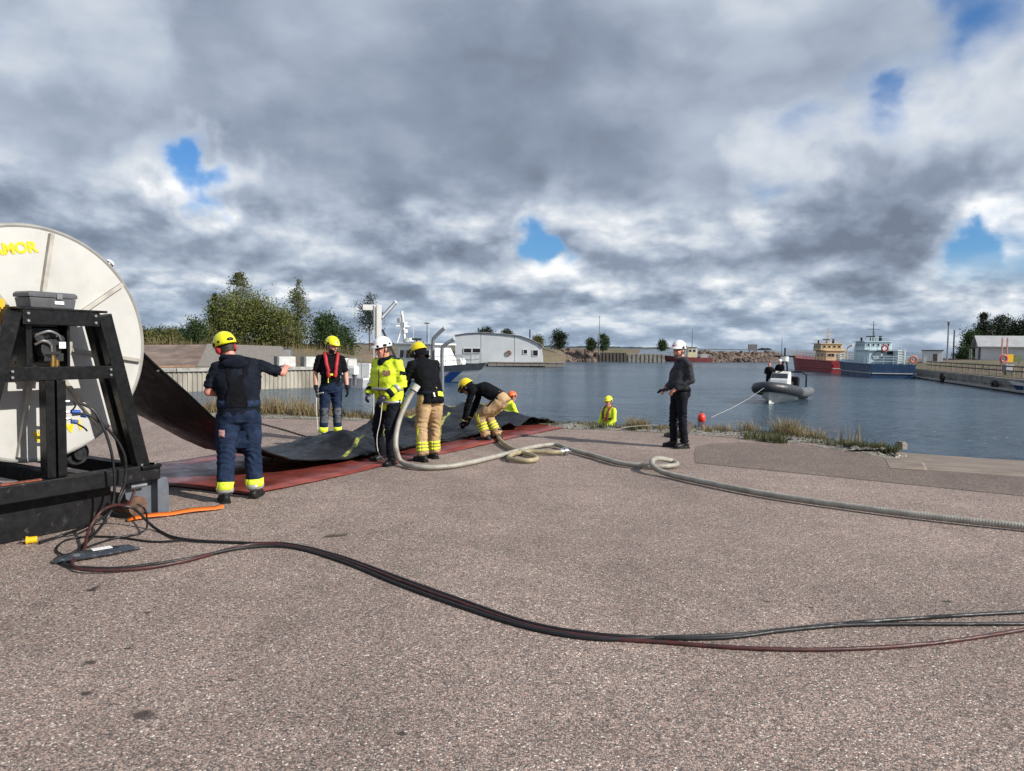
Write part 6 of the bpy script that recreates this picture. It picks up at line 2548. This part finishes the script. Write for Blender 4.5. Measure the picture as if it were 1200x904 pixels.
def person(label, loc, rz, J=None, hy=0, hp=0, hr=0, girth=1.0, top=None, sleeve='long', legm=None, glove=True, skin=None, hel=('rescue', 'yellow_helmet'), foot=(8, -8), vox=.014,
           belly=0.0, leg_loose=1.0, palm=None, curl=(.5, .5), cuffs=None, face=True, scale=1.0, bootsm=None, coat=1.0, hem=.10):
    P = {k: Vector(v) for k, v in DEF.items()}
    for k, v in (J or {}).items():
        P[k] = Vector(v)
    skin = skin or M['skin']
    t = thing('person', label, 'person', loc, rz)
    t.scale = (scale,) * 3
    HM = Matrix.Translation(P['head']) @ Matrix.Rotation(R_(hy), 4, 'Z') @ Matrix.Rotation(R_(-hp), 4, 'X') @ Matrix.Rotation(R_(hr), 4, 'Y')
    sv = (P['shR'] - P['shL']).normalized()
    hv = (P['hpR'] - P['hpL']).normalized()
    g = girth
    mid = P['waist'].lerp(P['chest'], .5)
    up = (P['neck'] - P['chest']).normalized()
    shc = (P['shR'] + P['shL']) / 2
    fwd = up.cross(sv) * -1 if False else sv.cross(up) * -1
    fwd = (P['chest'] - P['waist']).normalized().cross(sv) * 1.0
    # fwd: forward direction of the chest
    cr = sv.cross((P['chest'] - P['waist']).normalized())
    fwd = -cr if False else (P['chest'] - P['waist']).normalized().cross(sv)

    def ring_set(k, low):
        ws = [hv, hv, hv.lerp(sv, .4), hv.lerp(sv, .7), sv, sv, sv]
        rr = [(P['pel'] - (P['waist'] - P['pel']).normalized() * low, .168 * g * k, .128 * g * k), (P['pel'] + (P['waist'] - P['pel']) * .3, .170 * g * k, .132 * g * k),
              (P['waist'] + fwd * belly * .5, .165 * g * k, (.128 + belly * .45) * g * k), (mid + fwd * belly * .3, .176 * g * k, (.134 + belly * .25) * g * k), (P['chest'], .186 * g * k, .130 * g * k),
              (shc + up * .025, .158 * g * k, .094 * k), (P['neck'] + up * .015, .075 * k, .072 * k)]
        return rr, ws
    # ---------------- body
    b = MB()
    rr, ws = ring_set(.84, .03)
    torso(b, rr, ws)
    capsule(b, P['neck'] - up * .05, P['head'] + HM.to_3x3() @ V(0, -.02, -.05), .064, .058)
    rings = []
    for (z, hw, hd, yo) in HEADR:
        rings.append([HM @ V(hw * math.cos(2 * math.pi * k / 20), yo + hd * math.sin(2 * math.pi * k / 20), z) for k in range(20)])
    b.loft(rings)
    b.tube([HM @ V(0, .094, .032), HM @ V(0, .110, .0), HM @ V(0, .118, -.018)], [.010, .013, .017], 8)
    b.ball(HM @ V(0, .112, -.02), .016, 8)
    b.ball(HM @ V(0, .090, -.062), (.026, .016, .016), 8)
    b.ball(HM @ V(0, .088, -.098), (.024, .018, .018), 8)
    for s_ in (-1, 1):
        b.ball(HM @ V(s_ * .079, -.008, -.008), (.012, .022, .034), 8)
        b.ball(HM @ V(s_ * .045, .072, -.02), (.022, .022, .022), 8)
    for S, s_ in (('R', 1), ('L', -1)):
        capsule(b, P['sh' + S], P['el' + S], .050, .042)
        capsule(b, P['el' + S], P['wr' + S], .042, .027, mid=.043)
        d = (P['wr' + S] - P['el' + S]).normalized()
        if not glove:
            hand(b, P['wr' + S], d, (palm or {}).get(S, (-s_, .2, 0)), s_, curl[0 if S == 'R' else 1], .0115)
        else:
            capsule(b, P['wr' + S], P['wr' + S] + d * .05, .025, .022)
        capsule(b, P['hp' + S], P['kn' + S], .075, .052)
        capsule(b, P['kn' + S], P['an' + S], .050, .036)
    me = voxel(b, .0095, 3)
    obj('body', me, skin, t, smooth='all')
    # ---------------- face
    if face:
        for s_ in (-1, 1):
            m = MB()
            m.ball((s_ * .032, .093, .022), (.014, .008, .008), 8)
            m.build('eye', M['eye'], t, smooth=True, M=HM)
            m = MB()
            m.bar((s_ * .015, .100, .042), (s_ * .05, .090, .043), .008, .008)
            m.build('eyebrow', M['hair'], t, M=HM)
        m = MB()
        m.ball((0, .1035, -.062), (.024, .006, .005), 10)
        m.build('mouth', M['lip'], t, smooth=True, M=HM)
    m = MB()
    rows = []
    for i in range(6):
        rows.append([V(.080 * math.cos(R_(180 + 180 * k / 12)), -.004 + .104 * math.sin(R_(180 + 180 * k / 12)), .06 - i * .022) for k in range(13)])
    m.grid(rows)
    m.build('hair', M['hair'], t, smooth='all', M=HM)
    # ---------------- trousers
    b = MB()
    up0 = (P['waist'] - P['pel']).normalized()
    torso(b, [(P['pel'] - up0 * .10, .150 * g, .115 * g), (P['pel'] - up0 * .03, .176 * g, .138 * g), (P['pel'] + up0 * .06, .172 * g, .134 * g), (P['waist'] - up0 * .02 + fwd * belly * .3, .162 * g, .13 * g)], [hv] * 4)
    ll = leg_loose
    for S in 'RL':
        capsule(b, P['hp' + S], P['kn' + S], .098 * g * min(1.08, ll), .074 * ll, mid=.090 * ll)
        d = (P['an' + S] - P['kn' + S])
        capsule(b, P['kn' + S], P['an' + S] - d * .12, .073 * ll, .064 * ll, mid=.070 * ll)
        b.tube([P['an' + S] - d * .3, P['an' + S] - d * .02], [.064 * ll, .073 * ll], 14)
    me = voxel(b, vox, 5)
    wrinkle(me, .016, loc[0] * 3, [(P['knR'], .13), (P['knL'], .13), (P['anR'] + V(0, 0, .06), .09), (P['anL'] + V(0, 0, .06), .09), (P['pel'] + V(0, .05, -.12), .11)], .013)
    tr = obj('trousers', me, legm, t, smooth='all')
    tb = BVHTree.FromPolygons([v.co.copy() for v in me.vertices], [tuple(p.vertices) for p in me.polygons])
    # ---------------- top
    b = MB()
    rr, ws = ring_set(1.0 * coat, hem)
    torso(b, rr, ws)
    tv = voxel(b, .02, 3)
    tor = BVHTree.FromPolygons([v.co.copy() for v in tv.vertices], [tuple(p.vertices) for p in tv.polygons])
    bpy.data.meshes.remove(tv)
    b.tube([P['neck'] - up * .02, P['neck'] + up * .05], [.078, .068], 14)
    for S in 'RL':
        el, wr = P['el' + S], P['wr' + S]
        b.ball(P['sh' + S] - V(0, 0, .012), .064 * coat, 12)
        b.tube([P['neck'] - up * .02, P['sh' + S] + up * .005], [.07, .058 * coat], 12)
        if sleeve == 'long':
            capsule(b, P['sh' + S], el, .068 * coat, .058 * coat)
            capsule(b, el, el.lerp(wr, .93), .057 * coat, .046 * coat)
        else:
            e2 = P['sh' + S].lerp(el, .80)
            capsule(b, P['sh' + S], P['sh' + S].lerp(el, .7), .068, .062)
            b.tube([P['sh' + S].lerp(el, .5), e2], [.063, .068], 12)
    me = voxel(b, vox, 5)
    wrinkle(me, .014, loc[1] * 2, [(P['elR'], .10), (P['elL'], .10), (P['waist'], .14), (P['shR'] - V(0, 0, .08), .10), (P['shL'] - V(0, 0, .08), .10)], .008)
    tp = obj('jacket' if sleeve == 'long' else 'shirt', me, top, t, smooth='all')
    sb_ = BVHTree.FromPolygons([v.co.copy() for v in me.vertices], [tuple(p.vertices) for p in me.polygons])
    # ---------------- boots, gloves
    for S, s_, fy in (('R', 1, foot[0]), ('L', -1, foot[1])):
        a = P['an' + S]
        b = MB()
        Rm = Matrix.Rotation(R_(-fy), 3, 'Z')
        q = lambda x, y, z: a + Rm @ V(x, y, z)
        b.tube([q(0, -.005, .12), q(0, 0, .0), q(0, .0, -.04)], [.058, .056, .055], 14)
        b.ball(q(0, -.045, -.05), (.044, .05, .05), 12)
        b.ball(q(0, .05, -.045), (.048, .09, .05), 12, Rm)
        b.ball(q(0, .13, -.058), (.052, .075, .040), 12, Rm)
        b.box(q(0, .045, -.085), (.092, .25, .03), Rm)
        me = voxel(b, .012, 4)
        for v in me.vertices:
            v.co.z = max(v.co.z, a.z - .098)
        bt = obj('boot', me, bootsm or M['boot'], t, smooth='all')
        m = MB()
        m.loft([[q(x * 1.02, y, -.1) for x, y in [(-.045, -.085), (.045, -.085), (.055, .1), (.045, .19), (0, .212), (-.045, .19), (-.055, .1)]], [q(x, y, -.078) for x, y in [(-.045, -.085), (.045, -.085), (.055, .1), (.045, .19), (0, .212), (-.045, .19), (-.055, .1)]]])
        m.build('sole', M['black_plastic'], bt)
        if glove:
            d = (P['wr' + S] - P['el' + S]).normalized()
            b = MB()
            hand(b, P['wr' + S], d, (palm or {}).get(S, (-s_, .2, 0)), s_, curl[0 if S == 'R' else 1], .0125)
            b.tube([P['wr' + S] - d * .05, P['wr' + S] + d * .03], [.042, .032], 12)
            me = voxel(b, .007, 2)
            obj('glove', me, glove if glove is not True else M['glove'], t, smooth='all')
    if hel:
        helmet(t, HM, hel[0], M[hel[1]])
    # ---------------- hi-vis cuffs on the shins
    if cuffs:
        for S in 'RL':
            d = (P['an' + S] - P['kn' + S]).normalized()
            ln = (P['an' + S] - P['kn' + S]).length
            for f, wd_, mt_ in cuffs:
                ringband(tb, P['kn' + S] + d * ln * f, d, wd_, .008, 'reflective_band', M[mt_], t, maxr=.2)
    t['_'] = 0
    del t['_']
    return dict(t=t, P=P, HM=HM, shirt=sb_, tor=tor, leg=tb, fwd=fwd, up=up, sv=sv)


def pw_(pd, v):
    t = pd['t']
    return Matrix.LocRotScale(t.location, t.rotation_euler, t.scale) @ Vector(v)


def facing(dx, dy):
    return math.atan2(-dx, dy)


def life_vest(pd, mat, long=True):
    P, sb_, fw, up, sv = pd['P'], pd['shirt'], pd['fwd'], pd['up'], pd['sv']
    pts_c = []
    for s_ in (-1, 1):
        pts = [P['waist'] + fw * .2 + sv * s_ * .055 + up * .03, P['chest'] + fw * .2 + sv * s_ * .075 - up * .12, P['chest'] + fw * .2 + sv * s_ * .095, P['neck'] + fw * .09 + sv * s_ * .10 - up * .03, P['neck'] + sv * s_ * .10 + up * .02, P['neck'] - fw * .09 + sv * s_ * .045 + up * .01]
        path_ = []
        for p in spline(pts, 5):
            h = sb_.find_nearest(p)
            path_.append(h[0] + h[1] * .012)
        m = MB()
        n_ = len(path_)
        m.tube(path_, [.026 if i in (0, n_ - 1) else (.033 if i < n_ * .62 else .029) for i in range(n_)], 10)
        m.build('life_vest', mat, pd['t'], smooth=True)
    ringband(pd['tor'], P['waist'] + up * .08, up, .04, .016, 'vest_belt', M['black_cloth'], pd['t'], maxr=.4)
    h = sb_.find_nearest(P['waist'] + fw * .2 + up * .07)
    m = MB()
    m.box(h[0] + h[1] * .02, (.05, .04, .035))
    m.build('buckle', M['hivis_band'], pd['t'], bevel=.006)
    h = sb_.find_nearest(P['waist'] + fw * .2 + sv * .07 + up * .02)
    m = MB()
    m.tube([h[0] + h[1] * .02, h[0] + h[1] * .03 - up * .07], .006, 6)
    m.ball(h[0] + h[1] * .03 - up * .08, .014, 8)
    m.build('pull_toggle', M['hivis_band'], pd['t'], smooth=True)


# ---- 1 man in navy overalls by the reel, back to us, right arm held out
p1 = person('man in navy overalls and yellow helmet with arm held out beside the reel', (-2.93, 7.76, 0), R_(14),
            J=dict(anR=(.15, .10, .10), knR=(.13, .10, .50), anL=(-.13, -.10, .10), knL=(-.125, -.03, .50), hpR=(.10, .02, .92), hpL=(-.10, -.02, .92),
                   shR=(.215, .03, 1.45), elR=(.44, .16, 1.37), wrR=(.46, .40, 1.42), shL=(-.215, -.02, 1.43), elL=(-.305, -.02, 1.17), wrL=(-.14, .21, 1.14), head=(-.135, .07, 1.635), neck=(-.06, .02, 1.49), waist=(0, 0, 1.10), chest=(-.01, .0, 1.33)),
            hy=34, hp=18, hr=-10, girth=1.22, top=M['dark_cloth'], sleeve='short', legm=M['navy'], glove=False, skin=M['red_skin'], leg_loose=1.28, belly=.03,
            cuffs=[(.82, .085, 'hivis_band'), (.955, .075, 'silver_band')], foot=(14, -18), palm={'R': (-.3, 0, -1), 'L': (0, .3, -1)}, coat=1.06, hem=.03)
P, B = p1['P'], p1['shirt']
for s_ in (-1, 1):
    ribbon(B, [V(s_ * .11, -.02, 1.56), V(s_ * .10, -.2, 1.44), V(s_ * .05, -.25, 1.30), V(s_ * .0 + .035 * s_, -.25, 1.15), V(.035 * s_, -.22, 1.03)], .045, .006, 'brace_strap', M['black_cloth'], p1['t'])
m = MB()
rows = []
for i in range(9):
    z = 1.02 + i * .035
    wd_ = .15 - .011 * i
    row = []
    for k in range(9):
        x = -wd_ + 2 * wd_ * k / 8
        h = B.find_nearest(V(x, -.28, z))
        row.append(h[0] + h[1] * (.010 + .008 * abs(noise.noise(V(x * 30, z * 9, 0)))))
    rows.append(row)
m.grid(rows)
m.build('elastic_back_panel', M['black_cloth'], p1['t'], smooth='all')
ringband(p1['tor'], V(0, 0, 1.05), (0, 0, 1), .07, .008, 'waistband', M['navy'], p1['t'], maxr=.4)
m = MB()
ring_pts = [V(.105 * math.cos(R_(a)), .0 + .09 * math.sin(R_(a)), 1.53 - .02 * math.sin(R_(a))) for a in range(0, 360, 18)]
m.tube([p + V(-.06, .0, -.01) for p in ring_pts], .034, 10, closed=True)
m.ball((-.02, -.11, 1.48), (.14, .035, .06), 14)
m.build('hood_collar', M['dark_cloth'], p1['t'], smooth=True)
for s_ in (-1, 1):
    m = MB()
    m.ball((s_ * .094, .0, -.008), (.025, .036, .046), 12)
    m.build('ear_muff', M['red_vest'], p1['t'], smooth=True, M=p1['HM'])
h = p1['leg'].find_nearest(V(-.25, -.05, .74))
patch(p1['leg'], V(-.15, -.12, .74), (-.5, -1, 0), .07, .075, .02, 'leg_badge', pm('badge_pink', (.36, .20, .20), .7, 0, .5, 60), p1['t'])
for s_ in (-1, 1):
    patch(p1['leg'], V(s_ * .22, -.03, .66), (s_, -.25, 0), .16, .19, .016, 'cargo_pocket', M['navy'], p1['t'])

# ---- 2 man with red life vest
p2 = person('man in black shirt with red life vest and yellow helmet standing behind the boom', (-3.16, 12.62, 0), facing(.34, -.94),
            J=dict(shR=(.19, 0, 1.45), elR=(.255, -.04, 1.17), wrR=(.25, .04, .93), elL=(-.26, -.03, 1.17), wrL=(-.275, .07, .93), head=(-.015, .05, 1.655), anR=(.13, .0, .10), anL=(-.12, .0, .10)),
            hy=36, hp=14, girth=1.0, top=M['black_cloth'], sleeve='short', legm=M['navy'], foot=(16, -14), belly=.02, leg_loose=1.08,
            cuffs=[(.74, .10, 'hivis_band'), (.885, .05, 'silver_band'), (.955, .05, 'hivis_band')], hem=.02)
life_vest(p2, M['red_vest'])
for S, s_ in (('R', 1), ('L', -1)):
    kb = p2['leg'].ray_cast(p2['P']['kn' + S] + V(0, 0, -.03), V(0, 1, 0), .3)
    if kb[0] is not None:
        m = MB()
        rows = []
        for i in range(8):
            row = []
            for k in range(7):
                h = p2['leg'].ray_cast(p2['P']['kn' + S] + V(-.058 + .116 * k / 6, 0, -.17 + .26 * i / 7), V(0, 1, 0), .3)
                row.append(h[0] + V(0, .006, 0) if h[0] is not None else p2['P']['kn' + S] + V(-.058 + .116 * k / 6, .06, -.17 + .26 * i / 7))
            rows.append(row)
        m.grid(rows)
        m.build('knee_patch', M['grey_knee'], p2['t'], smooth='all')
m = MB()
rows = []
for i in range(5):
    rows.append([V(.070 * math.cos(R_(a)), .012 + .088 * math.sin(R_(a)), -.045 - i * .018) for a in range(10, 171, 10)])
m.grid(rows)
m.build('face_cover', M['black_cloth'], p2['t'], smooth='all', M=p2['HM'])
wp = pw_(p2, p2['P']['wrR'] + V(0, .05, -.09))
m = MB()
m.tube([wp, wp + V(.01, -.03, -.3), wp + V(.03, -.02, -.62)], .008, 6)
m.bar(wp + V(.0, 0, 0), wp + V(.13, -.03, .02), .02, .015)
tag(m.build('hook_rod', M['rope']), 'thin white rod with a short cross handle held by the red vest man', 'rod')

# ---- 3 man in hi-vis jacket and white helmet
p3 = person('man in yellow hi-vis jacket, white helmet and sunglasses stepping over the boom', (-1.77, 10.36, 0), facing(-.50, -.86),
            J=dict(pel=(.0, -.03, .95), waist=(0, .0, 1.09), chest=(0, .04, 1.32), neck=(0, .05, 1.49), head=(.02, .10, 1.635), shR=(.19, .03, 1.43), shL=(-.195, .03, 1.43),
                   elR=(.27, .0, 1.17), wrR=(.20, .20, 1.00), elL=(-.275, .02, 1.15), wrL=(-.15, .22, .98),
                   hpR=(.10, -.02, .92), knR=(.15, .06, .51), anR=(.17, -.06, .10), hpL=(-.10, -.02, .92), knL=(-.14, .13, .52), anL=(-.17, .12, .10)),
            hy=-22, hp=14, girth=1.08, top=M['hivis'], legm=M['black_trouser'], hel=('peak', 'white_helmet'), foot=(14, -10), coat=1.16, leg_loose=1.08, belly=.04, hem=.17, skin=M['red_skin'],
            palm={'R': (-.6, .3, -.8), 'L': (.6, .3, -.8)}, curl=(.9, .9), glove=pm('navy_glove', (.02, .026, .05), .75))
B, P = p3['shirt'], p3['P']
for zb in (.88, 1.07):
    ringband(p3['tor'], V(0, .0, zb), (0, 0, 1), .045, .012, 'reflective_band', M['silver_band'], p3['t'], maxr=.45, n=40)
ringband(B, V(0, .02, 1.21), (0, 0, 1), .05, .006, 'reflective_band', M['silver_band'], p3['t'], maxr=.45, n=40) if False else None
for S in 'RL':
    d = (P['wr' + S] - P['el' + S])
    ringband(B, P['el' + S] + d * .35, d, .05, .006, 'sleeve_band', M['silver_band'], p3['t'], maxr=.14)
    ringband(B, P['el' + S] + d * .78, d, .07, .007, 'sleeve_cuff', M['dark_cloth'], p3['t'], maxr=.14)
    ribbon(B, [P['sh' + S] + V(.06 if S == 'R' else -.06, 0, .07), P['sh' + S] + V(.0, 0, .10), P['sh' + S] * 1.0 + V(-.05 if S == 'R' else .05, .0, .12)], .09, .005, 'shoulder_patch', M['dark_cloth'], p3['t'])
m = MB()
pts = [V(.082 * math.cos(R_(a)), .035 + .078 * math.sin(R_(a)), 1.515 - .03 * max(0, math.sin(R_(a)))) for a in range(0, 360, 18)]
m.tube(pts, .036, 10, closed=True)
m.ball((.02, .115, 1.44), (.075, .055, .075), 12)
m.build('collar', M['dark_cloth'], p3['t'], smooth=True)
ribbon(B, [V(0, .25, 1.40), V(0, .27, 1.2), V(0, .27, 1.0), V(0, .25, .84)], .018, .005, 'zip', M['grey_knee'], p3['t'])
ribbon(B, [V(-.20, .2, 1.30), V(-.14, .25, 1.31), V(-.07, .25, 1.31)], .075, .004, 'chest_patch', pm('chest_patch', (.30, .17, .10), .7, 0, .5, 50), p3['t'])
ribbon(B, [P['shL'] + V(-.12, -.04, -.13), P['shL'] + V(-.13, .02, -.13), P['shL'] + V(-.10, .07, -.13)], .055, .004, 'sleeve_badge', M['dark_cloth'], p3['t'])
m = MB()
rows = []
for a in range(20, 161, 10):
    rows.append([V(.080 * math.cos(R_(a)), .008 + .103 * math.sin(R_(a)), z) for z in (.046, .03, .012)])
m.grid(rows)
m.build('sunglasses', M['glass_dark'], p3['t'], smooth='all', M=p3['HM'])
for s_ in (-1, 1):
    m = MB()
    m.ball((s_ * .075, .108, .062), (.032, .016, .020), 10)
    m.build('helmet_pad', M['black_plastic'], p3['t'], smooth=True, M=p3['HM'])
wp = pw_(p3, P['wrL'] + V(.02, .06, -.08))
m = MB()
m.tube(spline([wp, wp + V(-.02, -.04, -.25), wp + V(-.07, -.02, -.5), wp + V(-.05, .02, -.72), wp + V(.06, .08, -.86)], 5), .006, 6)
tag(m.build('cord', M['rope'], smooth=True), 'thin white cord dangling from the glove of the hi-vis jacket man', 'cord')

# ---- 4 man in tan trousers, back to us
cuf = [(.28, .022, 'hivis_band'), (.42, .022, 'hivis_band'), (.60, .045, 'hivis_band'), (.70, .035, 'hivis_band'), (.80, .03, 'hivis_band')]
p4 = person('man in black sweater and tan fire trousers holding the hose end, seen from behind', (-1.22, 10.66, 0), facing(-.62, .78),
            J=dict(pel=(0, -.04, .96), waist=(0, .0, 1.10), chest=(0, .10, 1.30), neck=(0, .20, 1.45), head=(0, .30, 1.57), shR=(.20, .15, 1.41), shL=(-.20, .15, 1.41),
                   elR=(.25, .25, 1.16), wrR=(.14, .46, 1.05), elL=(-.26, .22, 1.14), wrL=(-.20, .42, 1.0), hpR=(.10, -.04, .93), knR=(.13, .05, .51), anR=(.15, .08, .10), hpL=(-.10, -.04, .93), knL=(-.13, .0, .51), anL=(-.16, -.10, .10)),
            hy=10, hp=30, girth=1.02, coat=1.09, top=M['black_cloth'], legm=M['tan'], hel=('fire', 'fire_helmet'), foot=(8, -10), leg_loose=1.25, hem=.13, cuffs=[(.60, .03, 'hivis_band'), (.72, .028, 'hivis_band'), (.83, .03, 'hivis_band')], glove=True, curl=(1.0, 1.0))
for S, s_ in (('R', 1), ('L', -1)):
    kb = p4['P']['kn' + S]
    for dx in (-.02, .02):
        ribbon(p4['leg'], [kb + V(s_ * .14 + dx, -.06 + dx, .02), kb + V(s_ * .14 + dx, -.07 + dx, -.10), kb + V(s_ * .13 + dx, -.08 + dx, -.22)], .016, .007, 'leg_stripe', M['hivis_band'], p4['t'])
ringband(p4['tor'], V(0, -.01, 1.0), (0, .1, 1), .05, .012, 'belt', M['dark_cloth'], p4['t'], maxr=.4)
for x_, w_ in ((.05, .05), (.12, .045), (-.04, .03)):
    h = p4['shirt'].find_nearest(V(x_, -.3, 1.02))
    m = MB()
    m.box(h[0] + h[1] * .02, (w_, .03, .07), h[1].to_track_quat('Y', 'Z').to_matrix())
    m.build('belt_clip', M['hivis_band'] if x_ > 0 else M['steel'], p4['t'], bevel=.004)

# ---- 5 bending man
p5 = person('man in tan fire trousers bending down over the boom with both hands', (-.34, 12.92, 0), facing(-.94, .34),
            J=dict(pel=(0, -.17, .74), waist=(0, -.05, .83), chest=(0, .17, .93), neck=(0, .36, .94), head=(0, .50, .94), shR=(.19, .31, .91), shL=(-.19, .31, .91),
                   elR=(.21, .42, .62), wrR=(.15, .52, .35), elL=(-.21, .40, .62), wrL=(-.14, .50, .33), hpR=(.10, -.15, .70), knR=(.15, .16, .44), anR=(.14, -.06, .10), hpL=(-.10, -.15, .70), knL=(-.15, .20, .45), anL=(-.14, .06, .10)),
            hy=0, hp=48, girth=1.0, top=M['black_cloth'], legm=M['tan'], hel=('fire', 'fire_helmet'), foot=(6, -8), leg_loose=1.25, hem=.04, cuffs=[(.40, .03, 'hivis_band'), (.54, .028, 'hivis_band'), (.66, .03, 'hivis_band')], curl=(.8, .8))
for S, s_ in (('R', 1), ('L', -1)):
    d = (p5['P']['wr' + S] - p5['P']['el' + S])
    ringband(p5['shirt'], p5['P']['el' + S] + d * .86, d, .035, .008, 'sleeve_band', pm('dull_yellow', (.36, .30, .10), .7), p5['t'], maxr=.14)
    kb = p5['P']['kn' + S]
    for dx in (-.02, .02):
        ribbon(p5['leg'], [kb + V(s_ * .13, dx, .06), kb + V(s_ * .13, -.03 + dx, -.06), kb + V(s_ * .13, -.06 + dx, -.16)], .016, .007, 'leg_stripe', M['hivis_band'], p5['t'])
    patch(p5['leg'], p5['P']['hp' + S].lerp(kb, .55) + V(s_ * .11, 0, .0), (s_, 0, .1), .16, .15, .016, 'cargo_pocket', M['tan'], p5['t'])
ringband(p5['leg'], V(0, -.10, .79), (0, .8, .6), .03, .012, 'belt', M['black_cloth'], p5['t'], maxr=.4)

# ---- 6 man behind the boom with an orange helmet
b6 = W(596, 459, 20.0)
p6 = person('man with orange helmet and yellow jacket half hidden behind the bending man', (b6.x, b6.y, b6.z - 1.80), facing(.75, .65),
            J=dict(chest=(0, .06, 1.32), neck=(0, .09, 1.48), head=(0, .13, 1.63), elR=(.25, .1, 1.16), wrR=(.2, .3, 1.05), elL=(-.25, .1, 1.16), wrL=(-.2, .3, 1.05)),
            hp=10, top=M['hivis'], legm=M['black_trouser'], hel=('rescue', 'orange_helmet'), coat=1.1, face=False, vox=.018, skin=M['red_skin'])

# ---- 7 man in the water by the bank
b7 = W(714, 464.5, 20.3)
p7 = person('man with yellow helmet and red life vest over yellow jacket below the bank', (b7.x, b7.y, b7.z - 1.82), facing(-.75, -.62),
            J=dict(elR=(.25, .05, 1.16), wrR=(.16, .26, 1.02), elL=(-.25, .05, 1.16), wrL=(-.16, .26, 1.0)), hp=8, hy=8, top=M['hivis'], legm=M['black_trouser'], coat=1.08, vox=.018, skin=M['red_skin'], hel=('rescue', 'yellow_helmet'),
            glove=pm('orange_glove', (.50, .16, .05), .7))
life_vest(p7, pm('dark_red_vest', (.22, .02, .03), .6))
ringband(p7['tor'], V(0, 0, .98), (0, 0, 1), .05, .016, 'reflective_band', M['silver_band'], p7['t'], maxr=.45)

# ---- 8 standing man in charcoal
p8 = person('man in charcoal shirt, black trousers and white helmet watching from the bank edge', (2.87, 12.40, 0), facing(-.97, -.22),
            J=dict(pel=(0, -.03, .96), waist=(0, .01, 1.11), chest=(0, -.03, 1.34), neck=(0, -.03, 1.51), head=(0, .03, 1.665), shR=(.185, -.05, 1.445), shL=(-.185, -.05, 1.445),
                   elR=(.24, -.03, 1.17), wrR=(.12, .20, 1.03), elL=(-.235, -.10, 1.17), wrL=(-.15, .13, 1.02), anR=(.10, .03, .10), anL=(-.10, -.07, .10), knR=(.105, .05, .50), knL=(-.105, -.01, .50)),
            hy=24, hp=6, girth=1.06, top=M['charcoal'], legm=M['black_trouser'], glove=False, hel=('peak', 'white_helmet'), foot=(10, -8), belly=.05, coat=1.03, skin=M['red_skin'], palm={'R': (0, 0, -1), 'L': (.4, .3, -.8)}, curl=(.9, .9), leg_loose=1.05, hem=.02)
B, P = p8['shirt'], p8['P']
ringband(p8['tor'], V(0, 0, 1.0), (0, 0, 1), .05, .016, 'belt', M['black_cloth'], p8['t'], maxr=.4)
m = MB()
m.tube([V(.078 * math.cos(R_(a)), -.03 + .075 * math.sin(R_(a)), 1.52 - .02 * max(0, math.sin(R_(a)))) for a in range(0, 360, 18)], .026, 8, closed=True)
m.build('collar', M['charcoal'], p8['t'], smooth=True)
for s_ in (-1, 1):
    ribbon(B, [V(s_ * .05, .2, 1.34), V(s_ * .11, .18, 1.34), V(s_ * .16, .14, 1.34)], .11, .006, 'chest_pocket', M['charcoal'], p8['t'])
    patch(p8['leg'], V(s_ * .19, 0, .70), (s_, 0, 0), .15, .18, .014, 'cargo_pocket', M['black_trouser'], p8['t'])
m = MB()
rows = []
for i in range(5):
    rows.append([V((.071 - i * .004) * math.cos(R_(a)), .012 + .090 * math.sin(R_(a)), -.055 - i * .016) for a in range(-5, 186, 10)])
m.grid(rows)
m.build('beard', M['beard'], p8['t'], smooth='all', M=p8['HM'])
m = MB()
rows = []
for a in range(20, 161, 10):
    rows.append([V(.080 * math.cos(R_(a)), .006 + .103 * math.sin(R_(a)), z) for z in (.040, .026, .012)])
m.grid(rows)
m.build('sunglasses', M['glass_dark'], p8['t'], smooth='all', M=p8['HM'])
gp = pw_(p8, V(-.05, .30, 1.0))
gt = thing('work_gloves', 'black folded work gloves held at the waist of the charcoal shirt man', 'gloves', gp, facing(-.97, -.22))
b = MB()
for k in range(4):
    b.tube([V(-.03 + k * .02, -.02, .0), V(-.032 + k * .021, .07, -.01), V(-.03 + k * .02, .115, -.05)], [.02, .017, .012], 8)
    b.ball(V(-.03 + k * .02, .115, -.05), .012, 8)
b.ball((0, -.03, .005), (.055, .06, .03), 12)
b.tube([V(-.04, 0, 0), V(-.075, .05, -.03)], [.018, .012], 8)
b.ball((-.075, .05, -.03), .012, 8)
me = voxel(b, .008, 2)
obj('glove_pair', me, M['black_cloth'], gt, smooth='all')

# ---- two people in the inflatable boat
def rpos(x, y, z):
    return Matrix.LocRotScale(rib.location, rib.rotation_euler, rib.scale) @ V(x, y, z)


rb1 = rpos(.72, RL * .50, .55)
p9 = person('bareheaded person in dark clothes standing left in the inflatable boat', rb1, rib.rotation_euler.z + R_(8), hel=None, top=M['black_cloth'], legm=M['black_trouser'], vox=.02, skin=M['red_skin'], scale=.9, J=dict(elR=(.25, .1, 1.16), wrR=(.16, .3, 1.1), elL=(-.3, .05, 1.2), wrL=(-.2, .2, 1.35)))
rb2 = rpos(.18, RL * .44, .62)
p10 = person('person in white helmet at the console of the inflatable boat', rb2, rib.rotation_euler.z - R_(8), hel=('rescue', 'white_helmet'), top=M['black_cloth'], legm=M['black_trouser'], vox=.02, skin=M['red_skin'], scale=.95, J=dict(elR=(.25, .1, 1.16), wrR=(.16, .34, 1.1), elL=(-.25, .1, 1.16), wrL=(-.16, .34, 1.1)))
